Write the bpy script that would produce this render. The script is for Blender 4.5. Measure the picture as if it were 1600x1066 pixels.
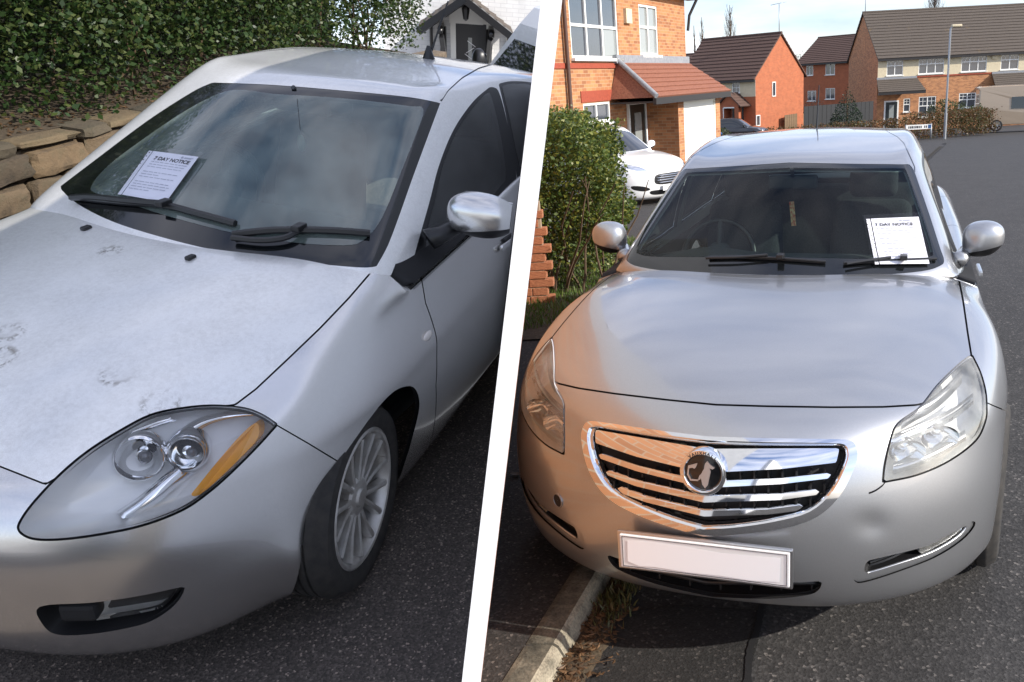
import bpy, bmesh, math, random
import numpy as np
from mathutils import Vector, Matrix
from mathutils.bvhtree import BVHTree
from mathutils import noise as mnoise
random.seed(7); rng = np.random.default_rng(7)
sc = bpy.context.scene
for o in list(bpy.data.objects): bpy.data.objects.remove(o)
COL = sc.collection
# ------------------------------------------------------------------ camera
W, H, F, PX, PY = 1600.0, 1066.0, 1300.0, 1000.0, 533.0
POSE = {
 'R': (np.array([[-0.29258, 0.95494, -0.0498], [0.29509, 0.04063, -0.95461], [-0.90957, -0.29399, -0.29368]]), np.array([0.2179, 1.05354, 2.65924])),
 'L': (np.array([[-0.25566, 0.96302, 0.08501], [0.41077, 0.18781, -0.89219], [-0.87516, -0.19317, -0.44359]]), np.array([-1.96233, 1.00229, 2.16226])),
}
def frame_from(car):
    R, t = POSE[car]
    up = R[:, 2]; zc = np.array([0, 0, 1.0])
    Y = zc - up * (zc @ up); Y /= np.linalg.norm(Y)
    X = np.cross(Y, up)
    return np.stack([X, Y, up])            # camera -> world rotation
CW = frame_from('R')
_C = -POSE['R'][0].T @ POSE['R'][1]
CAMZ = float(_C[2])
CAM = np.array([0, 0, CAMZ])
def car_matrix(car):                       # car frame (x forward, y left, z up) -> world
    R, t = POSE[car]
    M = np.eye(4); M[:3, :3] = CW @ R; M[:3, 3] = CW @ t + CAM
    return M
MR, ML = car_matrix('R'), car_matrix('L')
def ray(u, v):
    d = CW @ np.array([(u - PX) / F, (v - PY) / F, 1.0]); return d
def proj(P):                               # world points (n,3) -> pixels
    q = (np.asarray(P) - CAM) @ CW
    z = np.where(np.abs(q[:, 2]) < 1e-6, 1e-6, q[:, 2])
    return np.stack([PX + F * q[:, 0] / z, PY + F * q[:, 1] / z], 1), q[:, 2]
def on_z(u, v, z=0.0):                     # pixel to level plane
    d = ray(u, v); return CAM + d * ((z - CAMZ) / d[2])
def on_y(u, v, y):                         # pixel to plane at world depth y
    d = ray(u, v); return CAM + d * (y / d[1])
MLi = np.linalg.inv(ML)
def on_left(u, v, z=0.0):                  # pixel to plane z in the left car's frame, given in that frame
    c = (MLi @ np.r_[CAM, 1])[:3]; d = MLi[:3, :3] @ ray(u, v)
    return c + d * ((z - c[2]) / d[2])
cam = bpy.data.cameras.new('camera'); camo = bpy.data.objects.new('camera', cam); COL.objects.link(camo)
cam.sensor_fit = 'HORIZONTAL'; cam.sensor_width = 36.0; cam.lens = 36.0 * F / W
cam.shift_x = (W / 2 - PX) / W; cam.shift_y = -(H / 2 - PY) / W
cam.clip_start = 0.05; cam.clip_end = 3000
Rb = CW @ np.diag([1, -1, -1.0])
Mc = np.eye(4); Mc[:3, :3] = Rb; Mc[:3, 3] = CAM
camo.matrix_world = Matrix(Mc.tolist()); sc.camera = camo
# ------------------------------------------------------------------ sky, sun, exposure
SUN_AZ, SUN_EL = math.radians(114), math.radians(30)    # azimuth clockwise from the view direction
wd = bpy.data.worlds.new('World'); sc.world = wd; wd.use_nodes = True
nt = wd.node_tree; bg = nt.nodes['Background']
sky = nt.nodes.new('ShaderNodeTexSky'); sky.sky_type = 'NISHITA'; sky.sun_disc = False
sky.sun_elevation = SUN_EL; sky.sun_rotation = SUN_AZ; sky.air_density = 1.0; sky.dust_density = .7; sky.ozone_density = 3.0
def sky_clouds():
    tc = nt.nodes.new('ShaderNodeTexCoord'); mp = nt.nodes.new('ShaderNodeMapping')
    mp.inputs['Scale'].default_value = (1.2, 1.2, 5.5); mp.inputs['Rotation'].default_value = (0.05, 0.12, 0.4)
    nz = nt.nodes.new('ShaderNodeTexNoise'); nz.inputs['Scale'].default_value = 2.6; nz.inputs['Detail'].default_value = 7; nz.inputs['Roughness'].default_value = .55
    rp = nt.nodes.new('ShaderNodeValToRGB'); rp.color_ramp.elements[0].position = .30; rp.color_ramp.elements[1].position = .72
    rp.color_ramp.elements[1].color = (.64, .64, .64, 1)
    mx = nt.nodes.new('ShaderNodeMixRGB'); mx.inputs[2].default_value = (9.2, 9.0, 8.7, 1)
    tn = nt.nodes.new('ShaderNodeMixRGB'); tn.blend_type = 'MULTIPLY'; tn.inputs[0].default_value = 1; tn.inputs[2].default_value = (.965, .975, 1.08, 1)
    L = nt.links.new
    L(tc.outputs['Generated'], mp.inputs['Vector']); L(mp.outputs[0], nz.inputs['Vector']); L(nz.outputs['Fac'], rp.inputs[0])
    L(rp.outputs[0], mx.inputs[0]); L(sky.outputs[0], mx.inputs[1]); L(mx.outputs[0], tn.inputs[1]); L(tn.outputs[0], bg.inputs['Color'])
sky_clouds()
bg.inputs['Strength'].default_value = 0.13
sun = bpy.data.lights.new('sun', 'SUN'); sun.energy = 4.2; sun.angle = math.radians(.53); sun.color = (1, .94, .85)
suno = bpy.data.objects.new('sun', sun); COL.objects.link(suno)
SUND = Vector((math.sin(SUN_AZ) * math.cos(SUN_EL), math.cos(SUN_AZ) * math.cos(SUN_EL), math.sin(SUN_EL)))
suno.rotation_euler = SUND.to_track_quat('Z', 'Y').to_euler(); suno.location = (6, -6, 12)
vs = sc.view_settings; vs.view_transform = 'Standard'; vs.look = 'None'; vs.gamma = 1; vs.exposure = 0.65; vs.use_curve_mapping = False
# ------------------------------------------------------------------ object helpers
def tag(o, label=None, cat=None, group=None, kind=None):
    if label: o['label'] = label
    if cat: o['category'] = cat
    if group: o['group'] = group
    if kind: o['kind'] = kind
    return o
def empty(name, loc=(0, 0, 0), label=None, cat=None, group=None, rz=0):
    o = bpy.data.objects.new(name, None); o.empty_display_size = .1
    COL.objects.link(o); o.location = loc; o.rotation_euler = (0, 0, rz)
    return tag(o, label, cat, group)
def link(name, me, mat=None, parent=None, smooth=True):
    if mat is not None:
        for m in (mat if isinstance(mat, (list, tuple)) else [mat]): me.materials.append(m)
    o = bpy.data.objects.new(name, me); COL.objects.link(o)
    if parent is not None: o.parent = parent
    return o
def mesh_obj(name, V, Fc, mat=None, parent=None, smooth=False, nrm=None, mi=None):
    me = bpy.data.meshes.new(name)
    me.from_pydata([tuple(map(float, v)) for v in V], [], [tuple(map(int, f)) for f in Fc])
    if mi is not None: me.polygons.foreach_set('material_index', np.asarray(mi, np.int32))
    me.polygons.foreach_set('use_smooth', np.full(len(me.polygons), bool(smooth)))
    me.update()
    if nrm is not None: me.normals_split_custom_set_from_vertices([tuple(map(float, n)) for n in nrm])
    return link(name, me, mat, parent)
def bm_obj(name, bm, mat=None, parent=None, smooth=False, auto=None):
    bmesh.ops.recalc_face_normals(bm, faces=bm.faces)
    me = bpy.data.meshes.new(name); bm.to_mesh(me); bm.free()
    me.polygons.foreach_set('use_smooth', np.full(len(me.polygons), bool(smooth)))
    if auto and smooth:
        ed = np.zeros(len(me.edges), bool)
        b2 = bmesh.new(); b2.from_mesh(me)
        for e in b2.edges:
            ed[e.index] = len(e.link_faces) == 2 and e.calc_face_angle(0) > math.radians(auto)
        b2.free(); at = me.attributes.new('sharp_edge', 'BOOLEAN', 'EDGE'); at.data.foreach_set('value', ed)
    return link(name, me, mat, parent)
def box(bm, c, s, R=None, bev=0.0):
    g = bmesh.ops.create_cube(bm, size=1)
    M = Matrix.Translation(Vector(c)) @ (R.to_4x4() if R else Matrix.Identity(4)) @ Matrix.Diagonal((s[0], s[1], s[2], 1))
    bmesh.ops.transform(bm, matrix=M, verts=g['verts'])
    if bev:
        ed = list({e for v in g['verts'] for e in v.link_edges})
        bmesh.ops.bevel(bm, geom=ed, offset=bev, segments=2, affect='EDGES', profile=.6)
def box_obj(name, c, s, mat, parent=None, R=None, bev=0.0, smooth=False):
    bm = bmesh.new(); box(bm, c, s, R, bev); return bm_obj(name, bm, mat, parent, smooth, 40)
def tube(bm, pts, rad, n=8, cap=True):
    pts = [Vector(p) for p in pts]; rings = []
    for i, p in enumerate(pts):
        t = (pts[min(i + 1, len(pts) - 1)] - pts[max(i - 1, 0)]).normalized()
        a = t.orthogonal().normalized() if i == 0 else (a - t * a.dot(t)).normalized()
        b = t.cross(a); r = rad[i] if isinstance(rad, (list, tuple)) else rad
        rings.append([bm.verts.new(p + (a * math.cos(2 * math.pi * k / n) + b * math.sin(2 * math.pi * k / n)) * r) for k in range(n)])
    for A, B in zip(rings, rings[1:]):
        for k in range(n): bm.faces.new((A[k], A[(k + 1) % n], B[(k + 1) % n], B[k]))
    if cap: bm.faces.new(rings[0][::-1]); bm.faces.new(rings[-1])
def tube_obj(name, pts, rad, mat, parent=None, n=10):
    bm = bmesh.new(); tube(bm, pts, rad, n); return bm_obj(name, bm, mat, parent, True, 50)
def lathe(bm, prof, n=48, axis='Y', c=(0, 0, 0), close=False):
    rings = []
    for r, h in prof:
        ring = []
        for k in range(n):
            t = 2 * math.pi * k / n; x, y = r * math.cos(t), r * math.sin(t)
            p = {'Y': (x, h, y), 'X': (h, x, y), 'Z': (x, y, h)}[axis]
            ring.append(bm.verts.new((p[0] + c[0], p[1] + c[1], p[2] + c[2])))
        rings.append(ring)
    for A, B in zip(rings, rings[1:]):
        for k in range(n): bm.faces.new((A[k], A[(k + 1) % n], B[(k + 1) % n], B[k]))
    if close: bm.faces.new(rings[0]); bm.faces.new(rings[-1][::-1])
def spline(pts, n=8, closed=False, corners=()):
    """Catmull-Rom through points; indices in corners stay sharp."""
    P = [np.asarray(p, float) for p in pts]; N = len(P); out = []
    for i in range(N if closed else N - 1):
        p1, p2 = P[i], P[(i + 1) % N]
        p0 = P[i - 1] if (closed or i > 0) else 2 * p1 - p2
        p3 = P[(i + 2) % N] if (closed or i + 2 < N) else 2 * p2 - p1
        if i in corners: p0 = 2 * p1 - p2
        if (i + 1) % N in corners: p3 = 2 * p2 - p1
        for k in range(n):
            t = k / n
            out.append(.5 * (2 * p1 + (p2 - p0) * t + (2 * p0 - 5 * p1 + 4 * p2 - p3) * t * t + (3 * p1 - p0 - 3 * p2 + p3) * t ** 3))
    if not closed: out.append(P[-1])
    return np.array(out)
def sd_poly(Q, poly):
    """signed distance of 2-D points to a closed polygon, negative inside"""
    A = np.asarray(poly, float); B = np.roll(A, -1, 0); res = np.full(len(Q), 1e9); ins = np.zeros(len(Q), bool)
    for a, b in zip(A, B):
        e = b - a; w = Q - a; t = np.clip((w @ e) / max(e @ e, 1e-12), 0, 1)
        res = np.minimum(res, np.hypot(*(w - t[:, None] * e).T))
        c = (a[1] <= Q[:, 1]) != (b[1] <= Q[:, 1])
        with np.errstate(divide='ignore', invalid='ignore'): xx = a[0] + (Q[:, 1] - a[1]) / (b[1] - a[1] + 1e-15) * e[0]
        ins ^= c & (Q[:, 0] < xx)
    return np.where(ins, -res, res)
def sd_line(Q, line):
    """distance of 2-D points to an open polyline"""
    A = np.asarray(line, float); res = np.full(len(Q), 1e9)
    for a, b in zip(A[:-1], A[1:]):
        e = b - a; w = Q - a; t = np.clip((w @ e) / max(e @ e, 1e-12), 0, 1)
        res = np.minimum(res, np.hypot(*(w - t[:, None] * e).T))
    return res
# ------------------------------------------------------------------ materials
def mat(name, col, rough=.5, metal=0.0, coat=0.0, spec=.5, **k):
    m = bpy.data.materials.new(name); m.use_nodes = True; n = m.node_tree; p = n.nodes['Principled BSDF']
    p.inputs['Base Color'].default_value = (*col, 1); p.inputs['Roughness'].default_value = rough; p.inputs['Metallic'].default_value = metal
    p.inputs['Coat Weight'].default_value = coat; p.inputs['Coat Roughness'].default_value = k.get('crough', .04); p.inputs['Specular IOR Level'].default_value = spec
    return m
def nd(m, t, **k):
    n = m.node_tree.nodes.new(t)
    for a, b in k.items():
        if a in n.inputs: n.inputs[a].default_value = b
        else: setattr(n, a, b)
    return n
def ln(m, a, b): m.node_tree.links.new(a, b)
def P(m): return m.node_tree.nodes['Principled BSDF']
def ramp(m, fac, stops):
    r = nd(m, 'ShaderNodeValToRGB'); e = r.color_ramp.elements
    while len(e) < len(stops): e.new(.5)
    for i, (p, c) in enumerate(stops): e[i].position = p; e[i].color = (*c, 1) if len(c) == 3 else c
    ln(m, fac, r.inputs[0]); return r
def tex(m, kind='Noise', scale=5, coord='Object', **k):
    tc = nd(m, 'ShaderNodeTexCoord'); mp = nd(m, 'ShaderNodeMapping')
    if 'mscale' in k: mp.inputs['Scale'].default_value = k.pop('mscale')
    if 'mrot' in k: mp.inputs['Rotation'].default_value = k.pop('mrot')
    t = nd(m, 'ShaderNodeTex' + kind, **k); t.inputs['Scale'].default_value = scale
    ln(m, tc.outputs[coord], mp.inputs[0]); ln(m, mp.outputs[0], t.inputs['Vector']); return t
def bump(m, h, strength=.3, dist=.01, prev=None):
    b = nd(m, 'ShaderNodeBump'); b.inputs['Strength'].default_value = strength; b.inputs['Distance'].default_value = dist
    ln(m, h, b.inputs['Height'])
    if prev: ln(m, prev.outputs[0], b.inputs['Normal'])
    ln(m, b.outputs[0], P(m).inputs['Normal']); return b
def mixc(m, fac, a, b, mode='MIX'):
    x = nd(m, 'ShaderNodeMixRGB', blend_type=mode)
    for i, v in ((0, fac), (1, a), (2, b)):
        if hasattr(v, 'links') or hasattr(v, 'is_linked'): ln(m, v, x.inputs[i])
        elif i == 0: x.inputs[0].default_value = v
        else: x.inputs[i].default_value = (*v, 1)
    return x.outputs[0]
def noisy(name, c1, c2, scale, rough=.8, bs=.3, bd=.01, detail=6, **k):
    m = mat(name, c1, rough, **k); t = tex(m, 'Noise', scale, Detail=detail, Roughness=.6)
    r = ramp(m, t.outputs['Fac'], [(.35, c1), (.65, c2)]); ln(m, r.outputs[0], P(m).inputs['Base Color'])
    if bs: bump(m, t.outputs['Fac'], bs, bd)
    return m
def paint(name, col, dirt=0.0, rough=.34, metal=.75):
    m = mat(name, col, rough, metal, 1.0)
    t = tex(m, 'Noise', 900, Detail=1)                                   # metallic flake
    r = ramp(m, t.outputs['Fac'], [(.3, tuple(c * .86 for c in col)), (.7, tuple(min(1, c * 1.12) for c in col))])
    c = r.outputs[0]
    d1 = tex(m, 'Noise', 5.5, Detail=8, Roughness=.7); d2 = tex(m, 'Noise', 70, Detail=4, Roughness=.7)
    mm = nd(m, 'ShaderNodeMath', operation='MULTIPLY'); ln(m, d1.outputs['Fac'], mm.inputs[0]); ln(m, d2.outputs['Fac'], mm.inputs[1])
    rr = ramp(m, mm.outputs[0], [(.18, (0, 0, 0)), (.42, (1, 1, 1))])
    if dirt:
        mu = nd(m, 'ShaderNodeMath', operation='MULTIPLY'); mu.inputs[1].default_value = dirt; ln(m, rr.outputs[0], mu.inputs[0])
        c = mixc(m, mu.outputs[0], c, (.42, .40, .36))
        r2 = nd(m, 'ShaderNodeMapRange'); r2.inputs[3].default_value = .03; r2.inputs[4].default_value = .03 + .35 * dirt
        ln(m, rr.outputs[0], r2.inputs[0]); ln(m, r2.outputs[0], P(m).inputs['Coat Roughness'])
    ln(m, c, P(m).inputs['Base Color']); return m
def glassy(name, tint, opac=0.0, rough=.0, ior=1.5, film_cover=0.0, film=(.5, .5, .47)):
    """thin window glass: tinted see-through plus a mirror sheen by Fresnel"""
    m = bpy.data.materials.new(name); m.use_nodes = True; n = m.node_tree; n.nodes.remove(n.nodes['Principled BSDF'])
    out = n.nodes['Material Output']; tr = n.nodes.new('ShaderNodeBsdfTransparent'); tr.inputs[0].default_value = (*tint, 1)
    gl = n.nodes.new('ShaderNodeBsdfGlossy'); gl.inputs['Roughness'].default_value = rough; gl.inputs[0].default_value = (1, 1, 1, 1)
    fr = n.nodes.new('ShaderNodeFresnel'); fr.inputs[0].default_value = ior
    mx = n.nodes.new('ShaderNodeMixShader'); last = tr.outputs[0]
    if film_cover:
        df = n.nodes.new('ShaderNodeBsdfDiffuse'); df.inputs[0].default_value = (*film, 1)
        m2 = n.nodes.new('ShaderNodeMixShader'); t = tex(m, 'Noise', 7, Detail=6)
        r = ramp(m, t.outputs['Fac'], [(.35, (opac,) * 3), (.75, (film_cover, film_cover, film_cover))])
        n.links.new(r.outputs[0], m2.inputs[0]); n.links.new(tr.outputs[0], m2.inputs[1]); n.links.new(df.outputs[0], m2.inputs[2]); last = m2.outputs[0]
    n.links.new(fr.outputs[0], mx.inputs[0]); n.links.new(last, mx.inputs[1]); n.links.new(gl.outputs[0], mx.inputs[2]); n.links.new(mx.outputs[0], out.inputs[0])
    return m
M = {}
M['silver'] = paint('silver_paint', (.44, .45, .465), .05, rough=.36, metal=.85)
M['silver_dusty'] = paint('dusty_silver_paint', (.74, .73, .71), .07, rough=.27, metal=.96)
M['chrome'] = mat('chrome', (.82, .83, .85), .06, 1)
M['satin'] = mat('satin_metal', (.62, .62, .63), .28, 1)
M['alloy'] = noisy('alloy', (.66, .65, .62), (.50, .47, .43), 14, .38, 0, metal=.7)
M['black'] = mat('black_plastic', (.012, .012, .013), .38)
M['matt_black'] = mat('matt_black', (.008, .008, .009), .75)
M['frit'] = mat('black_frit', (.006, .007, .008), .12, coat=.6)
M['rubber'] = noisy('tyre_rubber', (.018, .017, .016), (.035, .031, .027), 30, .8, .3, .002)
M['trim'] = mat('interior_trim', (.05, .052, .055), .7)
M['seat'] = noisy('seat_fabric', (.085, .085, .09), (.12, .12, .125), 120, .95, .2, .002)
M['glass'] = glassy('tinted_glass', (.70, .82, .78), ior=1.33, film_cover=.0)
M['glass_sky_film'] = glassy('sky_film_glass', (.46, .60, .55), opac=.16, ior=1.9, film_cover=.34, film=(.40, .50, .46))  # pale teal film stands in for sky reflected in the windscreen
M['side_glass'] = glassy('side_glass', (.22, .26, .25), ior=1.7, film_cover=.06)
M['lens'] = glassy('clear_lens', (.97, .975, .975), film_cover=.05)
M['lens_dewy'] = glassy('dewy_lens', (.96, .97, .96), film_cover=.5)
M['amber'] = mat('amber_lens', (.95, .42, .02), .2, coat=.5)
M['paper'] = mat('paper', (.80, .80, .85), .6)
M['sleeve'] = glassy('plastic_sleeve', (.985, .985, .99), ior=1.25)
M['ink'] = mat('ink', (.03, .03, .035), .6)
M['ink_pale'] = mat('pale_ink', (.42, .43, .48), .6)
M['plate'] = mat('number_plate', (.84, .84, .83), .35)
M['plate_blank'] = mat('blank_white', (1, 1, 1), .6)
M['reflector'] = mat('reflector', (.93, .93, .93), .08, 1)
M['grey_bezel'] = mat('grey_bezel', (.82, .82, .81), .3, .1)
M['white_paint'] = mat('white_car_paint', (.82, .82, .80), .3, 0, 1)
# ------------------------------------------------------------------ car shells: cages of surface points, subdivided and cut into panels
class Cage:
    def __init__(s): s.v = []; s.f = []; s.idx = {}
    def pt(s, p):
        k = tuple(round(float(c), 5) for c in p)
        if k not in s.idx: s.idx[k] = len(s.v); s.v.append(list(k))
        return s.idx[k]
    def quad(s, *ps):
        q = []
        for p in ps:
            i = s.pt(p)
            if i not in q: q.append(i)
        if len(q) > 2: s.f.append(q)
    def grid(s, G):
        for A, B in zip(G, G[1:]):
            for j in range(len(A) - 1): s.quad(A[j], A[j + 1], B[j + 1], B[j])
    def mirrored(s):
        c = Cage()
        for f in s.f:
            c.quad(*[s.v[i] for i in f]); c.quad(*[[s.v[i][0], -s.v[i][1], s.v[i][2]] for i in reversed(f)])
        return c
def subdivide(cage, levels=4, creases=None, fit=6):
    T = np.array(cage.v); V = T.copy(); me = None
    def ev(V, lv):
        me = bpy.data.meshes.new('cage'); me.from_pydata(V.tolist(), [], cage.f)
        if creases:
            at = me.attributes.new('crease_edge', 'FLOAT', 'EDGE')
            for e in me.edges: at.data[e.index].value = creases(T[e.vertices[0]], T[e.vertices[1]])
        o = bpy.data.objects.new('cage', me); COL.objects.link(o)
        m = o.modifiers.new('s', 'SUBSURF'); m.levels = lv; m.render_levels = lv
        dg = bpy.context.evaluated_depsgraph_get(); dg.update(); r = bpy.data.meshes.new_from_object(o.evaluated_get(dg))
        bpy.data.objects.remove(o); bpy.data.meshes.remove(me); return r
    for i in range(fit):
        r = ev(V, 1); c = np.zeros(len(r.vertices) * 3); r.vertices.foreach_get('co', c); c = c.reshape(-1, 3)[:len(V)]
        bpy.data.meshes.remove(r); V = V + .8 * (T - c)
    r = ev(V, levels); n = len(r.vertices)
    c = np.zeros(n * 3); r.vertices.foreach_get('co', c)
    nn = np.zeros(n * 3); r.vertex_normals.foreach_get('vector', nn)
    faces = [tuple(p.vertices) for p in r.polygons]; bpy.data.meshes.remove(r)
    v, nn = c.reshape(-1, 3), nn.reshape(-1, 3)
    if ((v - v.mean(0)) * nn).sum() < 0: nn = -nn; faces = [f[::-1] for f in faces]
    return Shell(v, nn, faces)
class Shell:
    """points in car coordinates (a = distance behind the nose, b = towards car-left, z up)"""
    def __init__(s, v, n, f):
        s.v, s.n, s.t = v, n, {}
        s.A = np.full((len(f), 12), -1, np.int64); s.k = np.array([len(x) for x in f])
        for i, x in enumerate(f): s.A[i, :len(x)] = x
    @property
    def f(s):
        if getattr(s, '_f', None) is None or s._f[0] is not s.A: s._f = (s.A, [r[:k].tolist() for r, k in zip(s.A, s.k)])
        return s._f[1]
    def cut(s, name, sd):
        """split faces on sd = 0 and remember which side every face is on (True: sd < 0)"""
        d = sd(s.v, s.n); d = np.where(np.abs(d) < 1e-7, 1e-7, d); neg = d < 0
        val = s.A >= 0; q = neg[np.maximum(s.A, 0)]; nneg = (q & val).sum(1)
        mix = np.nonzero((nneg > 0) & (nneg < s.k))[0]; keep = np.nonzero((nneg == 0) | (nneg == s.k))[0]
        nv, nn, ed, nf, fl, src = [], [], {}, [], [], []
        base = len(s.v)
        def mid(i, j):
            k = (i, j) if i < j else (j, i)
            if k not in ed:
                t = d[k[0]] / (d[k[0]] - d[k[1]]); ed[k] = base + len(nv)
                nv.append(s.v[k[0]] * (1 - t) + s.v[k[1]] * t); nn.append(s.n[k[0]] * (1 - t) + s.n[k[1]] * t)
            return ed[k]
        for fi in mix:
            f = s.A[fi, :s.k[fi]].tolist()
            for want in (True, False):
                o = []
                for k in range(len(f)):
                    i, j = f[k], f[(k + 1) % len(f)]
                    if neg[i] == want: o.append(i)
                    if neg[i] != neg[j]: o.append(mid(i, j))
                if 2 < len(o) <= 12: nf.append(o); fl.append(want); src.append(fi)
        if nv:
            s.v = np.vstack([s.v, nv]); q_ = np.array(nn); s.n = np.vstack([s.n, q_ / np.linalg.norm(q_, axis=1)[:, None]])
        B = np.full((len(nf), 12), -1, np.int64); 
        for i, x in enumerate(nf): B[i, :len(x)] = x
        src = np.r_[keep, np.array(src, np.int64)].astype(np.int64)
        flags = np.r_[nneg[keep] > 0, np.array(fl, bool)].astype(bool)
        s.A = np.vstack([s.A[keep], B]); s.k = np.r_[s.k[keep], np.array([len(x) for x in nf], np.int64)]
        s.t = {k: x[src] for k, x in s.t.items()}; s.t[name] = flags
    def _mean(s, X):
        val = s.A >= 0; return (X[np.maximum(s.A, 0)] * val[..., None]).sum(1) / s.k[:, None]
    def centers(s): return s._mean(s.v)
    def normals_f(s): return s._mean(s.n)
    def panel(s, name, mask, mat, parent, off=0.0, flip=False):
        ii = np.nonzero(mask)[0]
        if not len(ii): print('EMPTY PANEL', name); return None
        use = sorted({i for k in ii for i in s.f[k]}); mp = {i: k for k, i in enumerate(use)}
        V = (s.v[use] + s.n[use] * off) * [-1, 1, 1]; N = s.n[use] * [-1, 1, 1]
        return mesh_obj(name, V, [[mp[i] for i in reversed(s.f[k])] for k in ii], mat, parent, True, N)
    def boundary(s, mask):
        """ordered boundary loops of a face set"""
        cnt = {}
        for k in np.nonzero(mask)[0]:
            f = s.f[k]
            for i in range(len(f)):
                e = (f[i], f[(i + 1) % len(f)]); cnt[e] = 1
        nxt = {a: b for (a, b) in cnt if (b, a) not in cnt}; loops = []
        while nxt:
            a = next(iter(nxt)); L = [a]; b = nxt.pop(a)
            while b != a and b in nxt: L.append(b); b = nxt.pop(b)
            loops.append(L)
        return sorted(loops, key=len, reverse=True)
    def bvh(s): return BVHTree.FromPolygons([tuple(x) for x in s.v], s.f)
class CarFrame:
    def __init__(s, key): s.M = {'R': MR, 'L': ML}[key]; s.Mi = np.linalg.inv(s.M); s.c = (s.Mi @ np.r_[CAM, 1])[:3]
    def px(s, v, side=0):
        """car points -> pixels; side +1/-1 mirrors everything to that side first"""
        q = np.asarray(v, float) * [-1, 1, 1]
        if side: q = q * [1, 0, 1] + np.abs(q) * [0, side, 0]
        return proj(q @ s.M[:3, :3].T + s.M[:3, 3])[0]
    def ray(s, u, v):
        d = s.Mi[:3, :3] @ ray(u, v); return s.c * [-1, 1, 1], d * [-1, 1, 1]
    def at(s, u, v, **k):
        c, d = s.ray(u, v); i = {'a': 0, 'b': 1, 'z': 2}[list(k)[0]]
        return c + d * ((list(k.values())[0] - c[i]) / d[i])
    def hit(s, bvh, u, v):
        c, d = s.ray(u, v); h = bvh.ray_cast(Vector(c), Vector(d).normalized()); return None if h[0] is None else (np.array(h[0]), np.array(h[1]))
# ------------------------------------------------------------------ shared car-part builders (car coordinates a, b, z)
def cp(p): return (-float(p[0]), float(p[1]), float(p[2]))
def both(sd): return lambda v, n: sd(v, n)
def px_poly(fr, pts, n=6, corners=(), amax=9, nmin=-.2, smooth=True, grow=0.0, side=1):
    poly = spline(pts, n, True, corners) if smooth else np.array(pts, float)
    def f(v, nn):
        d = sd_poly(fr.px(v, side), poly) - grow
        fa = np.stack([nn[:, 0], np.abs(nn[:, 1]), nn[:, 2]], 1)
        w = fr.c * [-1, 1, 1] - np.stack([v[:, 0], np.abs(v[:, 1]) * side, v[:, 2]], 1); w /= np.linalg.norm(w, axis=1)[:, None]
        fa = np.stack([nn[:, 0], np.where(v[:, 1] * side < 0, -nn[:, 1], nn[:, 1]), nn[:, 2]], 1)
        bad = (v[:, 0] > amax) | ((fa * w).sum(1) < nmin)
        return np.where(bad, np.abs(d) + 5, d)
    return f
def px_seam(fr, pts, w=1.3, n=6, corners=(), amax=9, side=1, only=0):
    line = spline(pts, n, False, corners)
    def f(v, nn):
        d = sd_line(fr.px(v, side), line) - w
        ww = fr.c * [-1, 1, 1] - np.stack([v[:, 0], np.abs(v[:, 1]) * side, v[:, 2]], 1)
        fa = np.stack([nn[:, 0], np.where(v[:, 1] * side < 0, -nn[:, 1], nn[:, 1]), nn[:, 2]], 1)
        bad = (v[:, 0] > amax) | ((fa * ww).sum(1) < -.1)
        if only: bad |= v[:, 1] * only < 0
        return np.where(bad, np.abs(d) + 5, d)
    return f
def az_poly(pts, n=6, corners=(), bmin=.3, smooth=True, grow=0.0):
    poly = spline(pts, n, True, corners) if smooth else np.array(pts, float)
    def f(v, nn):
        d = sd_poly(v[:, [0, 2]], poly) - grow
        return np.where(np.abs(v[:, 1]) < bmin, np.abs(d) + 1, d)
    return f
def az_seam(pts, w=.0025, bmin=.4, n=6):
    line = spline(pts, n)
    return lambda v, nn: np.where(np.abs(v[:, 1]) < bmin, 1.0, sd_line(v[:, [0, 2]], line) - w)
def circle_sd(a, z, r, bmin=.6): return lambda v, nn: np.where(np.abs(v[:, 1]) < bmin, 1.0, np.hypot(v[:, 0] - a, v[:, 2] - z) - r)
def slab(name, sh, mask, mat, parent, off=.004, depth=.02):
    """a panel lifted by off, with walls going back by depth"""
    ii = np.nonzero(mask)[0]
    if not len(ii): print('EMPTY', name); return None
    use = sorted({i for k in ii for i in sh.f[k]}); mp = {i: k for k, i in enumerate(use)}
    V = list(sh.v[use] + sh.n[use] * off); N = list(sh.n[use]); Fc = [[mp[i] for i in reversed(sh.f[k])] for k in ii]
    for L in sh.boundary(mask):
        P0 = sh.v[L] + sh.n[L] * off; P1 = sh.v[L] + sh.n[L] * (off - depth)
        m = len(L); b0 = len(V); T = np.roll(P0, -1, 0) - np.roll(P0, 1, 0); S = np.cross(T, sh.n[L]); S /= np.linalg.norm(S, axis=1)[:, None] + 1e-12
        S2 = .5 * S + .5 * sh.n[L]
        V += list(P0) + list(P1); N += list(S2 / (np.linalg.norm(S2, axis=1)[:, None] + 1e-12)) + list(S)
        for k in range(m):
            k2 = (k + 1) % m; Fc.append([b0 + k, b0 + k2, b0 + m + k2, b0 + m + k])
    return mesh_obj(name, np.array(V) * [-1, 1, 1], Fc, mat, parent, True, np.array(N) * [-1, 1, 1])
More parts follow.
